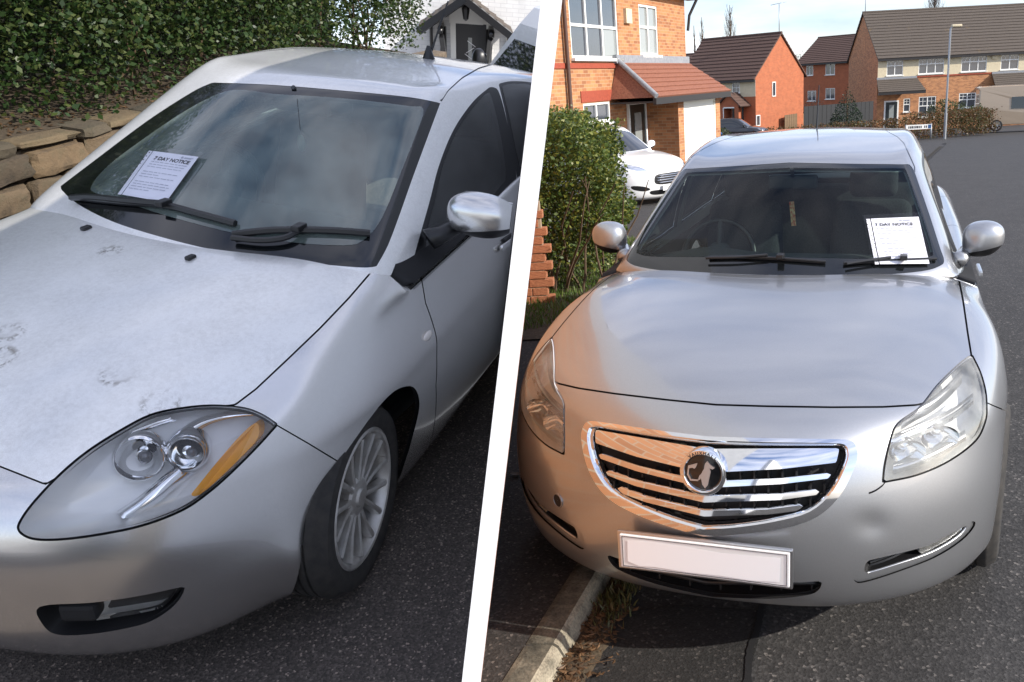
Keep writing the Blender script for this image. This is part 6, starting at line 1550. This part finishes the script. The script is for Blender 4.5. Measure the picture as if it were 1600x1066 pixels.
# ------------------------------------------------------------------ other vehicles on the right
def small_car(name, label, nose, fwd, paint_m, scale=(.84, .94, .99), lv=3):
    low, gh = right_shells(lv)
    e = empty(name, (0, 0, 0), label, 'car'); f = Vector((fwd[0], fwd[1], 0)).normalized(); l = Vector((-f.y, f.x, 0))
    e.matrix_world = Matrix(((f.x, l.x, 0, nose[0]), (f.y, l.y, 0, nose[1]), (0, 0, 1, nose[2]), (0, 0, 0, 1))) @ Matrix.Diagonal((*scale, 1))
    def bz(P_, amax=.9, cn=()):
        poly = spline(P_, 4, True, cn); return lambda v, n: np.where((v[:, 0] > amax) | (n[:, 0] > .15), 1., sd_poly(np.stack([np.abs(v[:, 1]), v[:, 2]], 1), poly))
    low.cut('hl', bz([(.50, .70), (.62, .70), (.78, .76), (.84, .84), (.74, .83), (.58, .77)], 1.1, (0, 3))); low.cut('gr', bz([(-.2, .42), (.0, .42), (.34, .44), (.40, .52), (.33, .62), (.0, .635), (-.2, .635)], .5)); low.cut('fo', bz([(.48, .36), (.60, .33), (.76, .37), (.78, .44), (.60, .42)], .8)); low.cut('in', bz([(-.2, .24), (0, .24), (.42, .25), (.46, .33), (0, .33), (-.2, .33)], .5))
    low.cut('a1', circle_sd(.985, .325, .368)); low.cut('a2', circle_sd(3.72, .325, .365)); t = low.t
    body = ~(t['hl'] | t['gr'] | t['fo'] | t['in'] | t['a1'] | t['a2']); low.panel('body', body, paint_m, e); low.panel('grille', t['gr'] | t['in'], M['black'], e, -.01)
    bm = bmesh.new()
    for z in (.47, .515, .56, .60): 
        w = .30 if z < .5 or z > .59 else .35; tube(bm, [cp((.01 + .25 * (b * b), b, z)) for b in np.linspace(-w, w, 9)], .008, 6)
    o = bm_obj('grille_bars', bm, M['chrome'], e, True); o['kind'] = 'stuff'
    for m_ in comps(low, t['hl']): low.panel('headlamp', m_, M['reflector'], e, -.004)
    for m_ in comps(low, t['fo']): low.panel('fog_lamp', m_, M['black'], e, -.01)
    box_obj('number_plate', cp((-.02, 0, .375)), (.01, .52, .11), M['plate'], e)
    gh.cut('wo', lambda v, n: np.where((np.abs(v[:, 1]) < .60) & (v[:, 0] < 2.2), -1., 1.) * np.minimum(np.abs(v[:, 0] - 2.02), .3) * np.where(v[:, 0] < 2.02, 1, 0) + np.where(v[:, 0] < 2.02, 0, .1))
    SW = [(1.70, .99), (2.05, 1.235), (2.28, 1.335), (2.55, 1.372), (3.3, 1.37), (3.62, 1.31), (3.9, 1.20), (3.9, 1.02), (2.6, .985)]
    gh.cut('sw', az_poly(SW, 4, (0,), .45)); c = gh.centers(); wsn = (c[:, 0] < 2.0) & (np.abs(c[:, 1]) < .66 - .16 * (c[:, 0] - 1.4)) & (c[:, 2] > 1.0)
    gh.panel('roof', ~(wsn | gh.t['sw']), paint_m, e); gh.panel('windscreen', wsn, M['tint'], e)
    for m_ in comps(gh, gh.t['sw']): gh.panel('side_window', m_, M['tint'], e)
    for c_, s_ in (((.985, .885, .325), 1), ((.985, -.885, .325), -1), ((3.72, .885, .325), 1), ((3.72, -.885, .325), -1)): make_wheel(e, c_, .328, .225, .2, 8, s_)
    for s_ in (1, -1): mirror_pod(e, None, (1.75, .93 * s_, 1.06), (.08, .10, .08), paint_m, 0, s_, stalk=(1.68, .8 * s_, .99))
    return e
p = at_dist(1050, 300, 15.8); small_car('white_hatchback', 'white hatchback standing in the drive before the white garage', (p[0], p[1], gz(15.8) - .05), (.66, -.75), M['white_paint'])
M['dark_paint'] = mat('dark_car_paint', (.010, .011, .014), .2, 0, 1)
p = at_dist(1202, 210, 52); small_car('dark_hatchback', 'dark car parked before the porch of the second house', (p[0], p[1], gz(52)), (.97, -.25), M['dark_paint'])
def van(name, label, nose, fwd, L, W_, H_, body_m, up=None, cab_m=None, clip=None, prof=None, side=-1):
    e = empty(name, (0, 0, 0), label, 'van'); f = Vector(fwd).normalized(); upv = Vector(up or (0, 0, 1)); l = upv.cross(f).normalized(); f = l.cross(upv)
    e.matrix_world = Matrix(((f.x, l.x, upv.x, nose[0]), (f.y, l.y, upv.y, nose[1]), (f.z, l.z, upv.z, nose[2]), (0, 0, 0, 1)))
    prof = prof or [(0, .35), (0, .75), (-.12, .95), (-.75, 1.12), (-1.45, 1.95), (-1.75, H_ - .12), (-2.1, H_), (-L + .15, H_), (-L, H_ - .2), (-L, .35)]
    Q = spline(prof, 4, True, (0, 8, 9)); n = len(Q); V, Fc = [], []
    wid = lambda z: W_ / 2 * (1 - .10 * max(0, (z - 1.0) / (H_ - 1.0)) ** 1.3)
    for k, (sg, ins) in enumerate(((-1, .06), (-1, 0), (1, 0), (1, .06))):
        cx, cz = Q[:, 0].mean(), Q[:, 1].mean()
        for x, z in Q: V.append((cx + (x - cx) * (1 - ins * .35), sg * wid(z) * (1 - ins * .4) if ins == 0 else sg * (wid(z) + .035), cz + (z - cz) * (1 - ins * .5)))
    for k in range(3):
        for i in range(n): j = (i + 1) % n; Fc.append([k * n + i, k * n + j, (k + 1) * n + j, (k + 1) * n + i])
    Fc += [list(range(n))[::-1], [3 * n + i for i in range(n)]]
    mesh_obj('body', V, Fc, body_m, e)
    zs0, zs1 = 1.16, H_ - .35
    xa = lambda z: np.interp(z, [1.12, 1.95, H_ - .12], [-.75, -1.45, -1.75]) 
    V = [(xa(z) + .022, s_ * (wid(z) - .17), z + .01) for z, s_ in ((zs0, -1), (zs0, 1), ((zs0 + zs1) / 2, 1), (zs1, 1), (zs1, -1), ((zs0 + zs1) / 2, -1))]; mesh_obj('windscreen', V, [[0, 1, 2, 5], [5, 2, 3, 4]], M['tint'], e)
    for s_ in (1, -1):
        V = [(x, s_ * (wid(z) + .042), z) for x, z in ((-1.05, 1.18), (-1.95, 1.18), (-1.95, 1.88), (-1.62, 1.88))]; mesh_obj('side_window', V, [[0, 1, 2, 3]], M['tint'], e)
        V = [(x, s_ * (wid(z) + .042), z) for x, z in ((-2.3, 1.22), (-3.5, 1.22), (-3.5, 1.85), (-2.3, 1.85))]
        if up is None: mesh_obj('side_window', V, [[0, 1, 2, 3]], M['tint'], e)
        for x in (-.85, -L + 1.0): make_wheel(e, (-x, s_ * (W_ / 2 + .05), .33), .335, .22, .22, 8, s_)
        box_obj('headlamp', (-.10, s_ * W_ * .36, .88), (.22, .32, .22), M['reflector'], e, bev=.05); mirror_pod(e, None, (.95, s_ * (W_ / 2 + .14), 1.35), (.09, .09, .16), M['black'], 0, s_)
    box_obj('grille', (.012, 0, .72), (.05, W_ * .5, .22), M['black'], e, bev=.02)
    return e
p = at_dist(1672, 205, 48); van('camper_van', 'beige camper van parked at the right edge before the semis', (p[0] + .2, p[1], gz(48)), (.96, -.28, 0), 5.2, 1.95, 2.45, M['beige_van'])
# ------------------------------------------------------------------ the sloping yard on the left (built in the hatchback's ground frame)
MLm = Matrix(ML.tolist())
def lw(a, b, z): return (-a, b, z)                                     # yard coordinates -> local point
def yard(o):
    o.matrix_world = MLm @ o.matrix_world; return o
LEFT = []
def yard_empty(name, loc, label, cat, group=None):
    e = empty(name, (0, 0, 0), label, cat, group); e.matrix_world = MLm @ Matrix.Translation(Vector(loc)); LEFT.append(e); return e
M['asphalt_brown'] = asphalt('brown_tarmac', (.100, .082, .070), (.140, .116, .098), sc_=1.7)
WNl = MLm.to_3x3().inverted() @ Vector(WN); C0l = MLm.inverted() @ Vector(CAM)
def wall_b(a, z=0.0):                                                  # b of the dividing wall's plane at distance a, height z
    return C0l.y - (WNl.x * (-a - C0l.x) + WNl.z * (z - C0l.z)) / WNl.y
def clip_wall(o, gap=.05):
    """trim a mesh at the dividing wall"""
    me = o.data; bm = bmesh.new(); bm.from_mesh(me); Mi = o.matrix_world.inverted(); co = Mi @ (Vector(CAM) - Vector(WN) * gap); no = (o.matrix_world.to_3x3().transposed() @ Vector(WN)).normalized()
    if all((v.co - co).dot(no) < 0 for v in bm.verts): bm.free(); return
    bmesh.ops.bisect_plane(bm, geom=bm.verts[:] + bm.edges[:] + bm.faces[:], plane_co=co, plane_no=no, clear_outer=True)
    n = len(bm.verts); bm.to_mesh(me); bm.free(); me.update()
    if n == 0: bpy.data.objects.remove(o)
bpy.context.view_layer.update()
for o in [c for ch in car_l.children for c in (ch, *ch.children)] + [c for e_ in COL.objects if e_.name.startswith('parking_notice') for c in e_.children]:
    if o.type == 'MESH' and o.parent_type == 'OBJECT' and not (o.parent and (o.parent is car_r or o.parent.parent is car_r)): pass
bpy.context.view_layer.update()
for o in [c for ch in list(car_l.children) for c in (*ch.children, ch)]:
    if o.type == 'MESH' and o.name.split('.')[0] in ('cushion', 'backrest', 'headrest', 'dashboard', 'floor_tray', 'grip', 'cup', 'pillar_liner', 'mirror_shell', 'mirror_housing', 'mirror_glass'): clip_wall(o)
# ground
V = []
ring = [(-3.2, -9), (30, -14)]
L_ = [(-a, -16.0, 0) for a in np.linspace(-4, 6.6, 17)]; R_ = [(-a, wall_b(a) - .03, 0) for a in np.linspace(-4, 6.6, 17)]
V = L_ + R_; Fc = [[i, i + 17, i + 18, i + 1] for i in range(16)]
for i, a in enumerate(np.linspace(-4, 6.6, 17)):
    if a < -1.0: V[i + 17] = (-a, min(wall_b(a), wall_b(-1.0) + .0) - .03, 0)
o = mesh_obj('driveway', V, Fc, M['asphalt_brown']); o.matrix_world = MLm; tag(o, kind='structure')
# retaining wall of rough stones
M['stone'] = None
def stone_mat(name, c1, c2, c3):
    m = mat(name, c1, .92); n = tex(m, 'Noise', 7, Detail=9, Roughness=.7); n2 = tex(m, 'Noise', 45, Detail=5, Roughness=.7); oi = nd(m, 'ShaderNodeObjectInfo')
    r = ramp(m, n.outputs['Fac'], [(.3, c1), (.5, c2), (.72, c3)]); k = ramp(m, oi.outputs['Random'], [(0, (.45, .45, .46)), (.5, (.85, .82, .78)), (1, (1.3, 1.15, .95))])
    ln(m, mixc(m, 1.0, r.outputs[0], k.outputs[0], 'MULTIPLY'), P(m).inputs['Base Color']); b1 = bump(m, n.outputs['Fac'], .8, .03); bump(m, n2.outputs['Fac'], .7, .008, b1); return m
M['stone'] = stone_mat('sandstone', (.055, .045, .032), (.125, .095, .062), (.085, .078, .052))
M['coping'] = stone_mat('coping_stone', (.075, .062, .043), (.11, .09, .06), (.065, .062, .04))
M['joint'] = noisy('stone_joint', (.10, .075, .05), (.17, .13, .09), 25, .95, .7, .01)
sw_ = yard_empty('stone_wall', lw(4, -2.6, 0), 'low retaining wall of rough brown stones below the dark hedge', 'wall')
SB, ST = -2.6, .575
bm = bmesh.new(); box(bm, (0, -.16, ST / 2 - .12), (9.0, .22, ST + .1)); bm_obj('mortar_core', bm, M['joint'], sw_)
def rock(L, H_, D, seed, mat, parent, loc, name='stone', k=.24):
    bm = bmesh.new(); bmesh.ops.create_cube(bm, size=1); bmesh.ops.subdivide_edges(bm, edges=bm.edges[:], cuts=3, use_grid_fill=True); g = random.Random(seed)
    for v in bm.verts:
        p = v.co.copy(); q = Vector((abs(p.x) ** 4 + abs(p.y) ** 4 + abs(p.z) ** 4,)) if 0 else None
        r = (abs(2 * p.x) ** 7 + abs(2 * p.y) ** 7 + abs(2 * p.z) ** 7) ** (1 / 7); p = p / max(r, 1e-6) * (1 if r > .6 else r) 
        n = mnoise.noise(Vector((p.x * 2.2 + seed * 3.1, p.y * 2.2, p.z * 2.2 - seed))); p *= 1 + k * n; p.x += p.z * g.uniform(-.04, .04); v.co = Vector((p.x * L, p.y * D, p.z * H_))
    o = bm_obj(name, bm, mat, parent, True, 38); o.location = loc; o.rotation_euler = (0, g.uniform(-.04, .04), g.uniform(-.03, .03)); return o
sd_ = 0; rr = random.Random(11); z = -.04
for H_ in (.20, .17, .15):
    x = -4.4
    while x < 4.4:
        L = rr.uniform(.20, .46); hh = H_ * rr.uniform(.86, 1.06); sd_ += 1
        if 1.0 < 4 - x - L / 2 < 6.6: rock(L - .012, hh - .004, .17, sd_, M['stone'], sw_, (x + L / 2, -.03 + rr.uniform(-.018, .018), z + H_ / 2))
        x += L
    z += H_ + .012
x = -3.0
while x < 3.6:
    L = rr.uniform(.22, .50); sd_ += 1; rock(L - .008, .055 * rr.uniform(.8, 1.5), .26, sd_, M['coping'], sw_, (x + L / 2, -.09 + rr.uniform(-.02, .02), z + .03 + rr.uniform(-.01, .012)), 'coping_stone', .16); x += L
# soil bed and the tall dark hedge
o = mesh_obj('hedge_bed', [lw(0, -2.72, .57), lw(7.7, -2.72, .57), lw(7.7, -4.3, .60), lw(0, -4.3, .60)], [[0, 1, 2, 3]], M['soil']); o.matrix_world = MLm; tag(o, kind='structure')
hd = yard_empty('tall_hedge', lw(4.5, -3.3, .57), 'tall dark green clipped hedge above the stone wall', 'hedge')
def in_tall(q):
    a = 4.5 - q[:, 0]; y = q[:, 1]; z = q[:, 2]; n = lump(q, 1.6, 5.2) * .16 + lump(q, 5.5, 2.4) * .07
    front = .60 + n - .04 * np.clip(.55 - z, 0, 1) + .10 * np.clip(z - .6, 0, 1); end = 8.35 + n * .7 + .04 * z
    d = np.minimum(np.minimum(front - y, 2.5 + n - z), np.minimum(end - a, y + .85)); low = np.where(z < .5, np.clip(.22 + (z - .02) * 2.4 + n * 1.5, 0, 1), 1)
    thin = np.where(a > 6.8, .85, 1.0)
    return np.where((d > 0) & (a > 1.2), np.where(d < .22, 1.0, .22) * low * thin, 0)
foliage('foliage', in_tall, ((-4.0, -.85, 0), (3.3, 1.0, 2.5)), 135000, .043, M['hedge_dark'], hd, seed=9, up=.05)
stems(hd, lambda g: (g.uniform(-3.6, 3.2), g.uniform(-.25, .25), -.02), 26, .9, .16, .014, 8)
bm = bmesh.new(); box(bm, (-.25, -.78, 1.2), (6.9, .2, 2.6)); o = bm_obj('inner_twigs', bm, M['soil'], hd)  # solid dark box added behind the leaves to block bright gaps
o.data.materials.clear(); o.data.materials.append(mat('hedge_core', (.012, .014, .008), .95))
pts = []
for _ in range(700): a = rng.uniform(1.6, 5.5); pts.append((-a, rng.uniform(-3.2, -2.74), .58))
V, Fc = [], []
for p in pts:
    i = len(V); c = Vector(p); d = Vector((rng.normal(), rng.normal(), .25)).normalized() * .02; s_ = Vector((-d.y, d.x, rng.normal(0, .004))); V += [c - d, c + s_ * .5, c + d, c - s_ * .5]; Fc.append([i, i + 1, i + 2, i + 3])
o = mesh_obj('bed_litter', [tuple(v) for v in V], Fc, M['litter']); o.matrix_world = MLm; tag(o, 'dead leaves scattered on the soil under the tall hedge', 'leaf litter', None, 'stuff')
# white cottage with a black timber porch: front plane about 17 m off, square to the view
dl = MLm.to_3x3().inverted() @ Vector(ray(735, 50)); dl.z = 0; dl.normalize(); DC = 17.0
class YardFacade:
    def __init__(s): s.o = C0l + dl * DC; s.n = -dl; s.d = Vector((-s.n.y, s.n.x, 0)); s.d = s.d if s.d.dot(MLm.to_3x3().inverted() @ Vector((1, 0, 0))) > 0 else -s.d
    def sz(s, u, v):
        r = MLm.to_3x3().inverted() @ Vector(ray(u, v)); k = (s.o - C0l).dot(s.n) / r.dot(s.n); p = C0l + r * k; return (p - s.o).dot(s.d), p.z
    def P(s, t, z, out=0.0): q = s.o + s.d * t + s.n * out; return (q.x, q.y, z)
    def mat(s, t, z): q = s.o + s.d * t; return Matrix(((s.d.x, -s.n.x, 0, q.x), (s.d.y, -s.n.y, 0, q.y), (0, 0, 1, z), (0, 0, 0, 1)))
fc = YardFacade()
M['whitewash'] = brick('whitewashed_brick', (.74, .74, .73), (.66, .66, .66), (.60, .60, .60))
M['black_paint'] = mat('black_gloss', (.010, .010, .011), .3, coat=.3)
ct = yard_empty('white_cottage', (0, 0, 0), 'whitewashed brick cottage with black front door and tiled timber porch', 'cottage')
dL, dT = fc.sz(712, 35); dR, _ = fc.sz(760, 36); _, dB0 = fc.sz(735, 90); dz0 = dT - 1.98; sl0 = fc.sz(600, 40)[0]
def wallplane_s(z): 
    lo, hi = -10.0, 10.0
    for _ in range(40):
        m = (lo + hi) / 2; q = MLm @ Vector(fc.P(m, z)); 
        if (np.array(q) - CAM) @ WN < -.06: lo = m
        else: hi = m
    return lo
sr = wallplane_s(dT)
srt, srb = wallplane_s(dT + 2.2), wallplane_s(dz0 - .6)
V = []; UV = []; Fc = []
def wq(a, b, c, d):
    i = len(V)
    for s_, z_ in ((a, c), (b, c), (b, d), (a, d)): V.append(fc.P(s_, z_)); UV.append((s_, z_))
    Fc.append([i, i + 1, i + 2, i + 3])
wq(sl0, dL, dz0 - .6, dT + 2.2); wq(dL, dR, dT, dT + 2.2); wq(dL, dR, dz0 - .6, dz0); smin = min(sr, srt, srb)
wq(dR, smin, dz0 - .6, dT + 2.2)
i = len(V); 
for s_, z_ in ((smin, dz0 - .6), (srb, dz0 - .6), (srt, dT + 2.2), (smin, dT + 2.2)): V.append(fc.P(s_, z_)); UV.append((s_, z_))
Fc.append([i, i + 1, i + 2, i + 3]); uvmesh('front_wall', V, Fc, UV, M['whitewash'], ct)
def cbox(name, s0, s1, z0, z1, o0, o1, mat, parent, rot=0.0):
    bm = bmesh.new(); box(bm, ((s0 + s1) / 2, -(o0 + o1) / 2, (z0 + z1) / 2), (s1 - s0, abs(o1 - o0), z1 - z0), Matrix.Rotation(rot, 3, 'Y') if rot else None); bmesh.ops.transform(bm, matrix=fc.mat(0, 0), verts=bm.verts); return bm_obj(name, bm, mat, parent)
dd = bpy.data.objects.new('front_door', None); COL.objects.link(dd); dd.parent = ct
cbox('door_frame', dL - .10, dL, dz0, dT + .12, -.03, .05, M['upvc'], dd); cbox('door_frame', dR, dR + .10, dz0, dT + .12, -.03, .05, M['upvc'], dd); cbox('door_frame', dL, dR, dT, dT + .12, -.03, .05, M['upvc'], dd)
cbox('door_leaf', dL, dR, dz0, dT, -.06, -.02, M['black_paint'], dd); cbox('door_glass', dL + .30, dR - .34, dT - .95, dT - .26, -.02, -.012, M['pane_pale'], dd)
bm = bmesh.new()
for k in range(5): box(bm, ((dL + dR) / 2 - .02 + .03 * math.sin(k * 2.1), .008, dT - .85 + k * .12), (.18, .008, .012), Matrix.Rotation(.6 * (-1) ** k, 3, 'Y'))
bmesh.ops.transform(bm, matrix=fc.mat(0, 0), verts=bm.verts); o = bm_obj('leaded_pattern', bm, M['satin'], dd); o['kind'] = 'stuff'
po = bpy.data.objects.new('porch', None); COL.objects.link(po); po.parent = ct
pl, pz = fc.sz(659, 34); pr_, _ = fc.sz(797, 28); pm = (pl + pr_) / 2 - .02; apex = pz + (pr_ - pl) * .36; OUT = .95
for s_, sd2 in ((pl, 1), (pr_, -1)):
    A, B, C, D = fc.P(s_, pz, OUT), fc.P(s_, pz, .0), fc.P(pm, apex, .0), fc.P(pm, apex, OUT)
    tiled_slope('tiles', A, B, C, D, M['tiles_grey'], po, .16, .03); 
    v0, v1 = Vector(fc.P(s_ - .02 * sd2, pz - .06, OUT + .02)), Vector(fc.P(pm, apex - .06, OUT + .02)); bm = bmesh.new(); tube(bm, [v0, v1], .085, 4); bm_obj('barge_board', bm, M['black_paint'], po)
    st = s_ + .36 * sd2; tube_obj('bracket_brace', [fc.P(st + .02 * sd2, pz - .12, OUT - .1), fc.P(st + .06 * sd2, pz - .62, .28), fc.P(st + .06 * sd2, pz - .85, .06)], .055, M['black_paint'], po, 4)
    tube_obj('bracket_beam', [fc.P(st, pz - .04, OUT - .05), fc.P(st, pz - .04, .0)], .065, M['black_paint'], po, 4); tube_obj('bracket_post', [fc.P(st + .03 * sd2, pz - .05, .05), fc.P(st + .03 * sd2, pz - .95, .05)], .06, M['black_paint'], po, 4)
cbox('gable_board', pl + .5, pr_ - .5, pz + .02, pz + .30, .02, .06, M['upvc'], po)
tube_obj('downpipe', [fc.P(dR + .42, pz - .05, .06), fc.P(dR + .42, dz0, .06)], .035, M['black_paint'], ct); tube_obj('downpipe', [fc.P(dL - .45, pz - .05, .06), fc.P(dL - .45, dz0, .06)], .03, M['black_paint'], ct)
ln_ = fc.sz(728, 15); la = bpy.data.objects.new('porch_lantern', None); COL.objects.link(la); la.parent = ct; la.location = fc.P(ln_[0], ln_[1], .6)
bm = bmesh.new(); lathe(bm, [(.01, .16), (.07, .10), (.075, .06), (.05, -.10), (.02, -.13), (.001, -.14)], 8, 'Z'); bm_obj('lantern_body', bm, M['black_paint'], la); tube_obj('lantern_chain', [(0, 0, .15), (0, 0, .42)], .012, M['black_paint'], la, 5)
# hatchback's roof aerial
h = FL_.hit(BGL, 676, 86) or FL_.hit(BGL, 670, 92)
if h is not None:
    b0 = h[0]; t0 = FL_.at(700, 2, a=b0[0] + .10); ae = bpy.data.objects.new('roof_aerial', None); COL.objects.link(ae); ae.parent = car_l; ae.location = cp(b0)
    v = Vector(cp(t0)) - Vector(cp(b0)); tube_obj('mast', [(0, 0, 0), v * .3, v], [.007, .005, .003], M['black'], ae, 6); bm = bmesh.new(); lathe(bm, [(.03, 0), (.022, .02), (.008, .06), (.001, .06)], 16, 'Z'); bm_obj('foot', bm, M['black'], ae, True)
# white van nosing in behind the hatchback
upL = MLm.to_3x3() @ Vector((0, 0, 1)); r_ = MLm.to_3x3().inverted() @ Vector(ray(815, 70)); k_ = 8.3 / r_.dot(dl); vp = C0l + r_ * k_
fwl = -fc.d * .93 - dl * .36; 
HV = 2.0; base_z = vp.z + .25 - 1.95
nose_l = vp + fwl * .95; nose_l.z = base_z
vw = van('white_van', 'white van with raked windscreen showing beyond the hatchback roof', tuple(MLm @ nose_l), MLm.to_3x3() @ fwl, 4.6, 1.8, HV, M['white_paint'], up=upL)
bpy.context.view_layer.update()
for o in [c for ch in list(vw.children) for c in (*ch.children, ch)]:
    if o.type == 'MESH': clip_wall(o)
# ------------------------------------------------------------------ the white dividing wall between yard and street
M['white_wall'] = noisy('white_masonry_paint', (.86, .86, .86), (.82, .82, .82), 14, .75, .15, .002)
M['brick_street'] = brick('street_side_brick', (.46, .20, .085), (.30, .12, .05), (.40, .28, .18), coord='Object')
for n_ in M['brick_street'].node_tree.nodes:
    if n_.bl_idname == 'ShaderNodeTexBrick':
        mp_ = nd(M['brick_street'], 'ShaderNodeMapping'); mp_.inputs['Rotation'].default_value = (0, math.pi / 2, math.pi / 2); l_ = n_.inputs['Vector'].links[0].from_socket; ln(M['brick_street'], l_, mp_.inputs[0]); ln(M['brick_street'], mp_.outputs[0], n_.inputs['Vector'])
M['grey_render'] = noisy('grey_render', (.40, .41, .43), (.34, .35, .37), 5, .9, .1)  # unseen street face, added so the saloon's bonnet reflects a neutral grey
def dividing_wall():
    r0, r1 = [np.cross(ray(u0, 0), ray(u1, 1066)) for u0, u1 in ((845.5, 721.5), (878.5, 751.0))]   # the two edges as planes through the view point
    D0 = 1.02; prof = [(D0, -.5), (D0, 2.8), (4.7, 2.8), (4.7, 1.72), (13.5, 1.72), (13.5, -1.2)]; A, B = [], []; xf = lambda n_, D, z: -(n_[1] * D + n_[2] * (z - CAMZ)) / n_[0]  # height shaped for light: shades the hatchback, steps down to trim the saloon's reflections
    for D, z in prof:
        m = (xf(r0, D, z) + xf(r1, D, z)) / 2; th = abs(xf(r1, D0, z) - xf(r0, D0, z)) * .5; th = th if D > D0 else None     # same thickness all along
        A.append((xf(r0, D, z) if th is None else m - th, D, z)); B.append((xf(r1, D, z) if th is None else m + th, D, z))
    n = len(prof); Fc = [list(range(n)), list(range(n, 2 * n))[::-1]] + [[k, (k + 1) % n, n + (k + 1) % n, n + k] for k in range(n)]
    o = mesh_obj('dividing_wall', A + B, Fc, [M['white_wall'], M['grey_render']], mi=[0, 1] + [0] * n)
    nx = np.array([1.0, 0, 0]); Q = [np.array((xf(r0, D, z) * .5 + xf(r1, D, z) * .5 + abs(xf(r1, D0, z) - xf(r0, D0, z)) * .5, D, z)) for D, z in ((1.3, -.4), (13.4, -1.1), (13.4, 1.45), (1.3, 1.45))]
    mesh_obj('brick_facing', [q - nx * .004 for q in Q] + [q + nx * .004 for q in Q], [[0, 1, 2, 3], [7, 6, 5, 4], [0, 4, 5, 1], [1, 5, 6, 2], [2, 6, 7, 3], [3, 7, 4, 0]], M['brick_street'], o)
    tag(o, 'leaning white painted wall standing end on between the two parked cars', 'wall')
    Q = []                                                              # added section, unseen behind the viewer, to keep sun off the hatchback
    for D in (-.2, -7.0):
        for z in (-.3, 2.8):
            for n_, q in ((WN, -.05), (WN, .05)): Q.append((-(n_[1] * D + n_[2] * (z - CAMZ)) / n_[0] + q, D, z))
    mesh_obj('wall_section', Q, [[0, 1, 3, 2], [4, 6, 7, 5], [0, 2, 6, 4], [1, 5, 7, 3], [2, 3, 7, 6], [0, 4, 5, 1]], M['white_wall'], o); return o
dividing_wall()
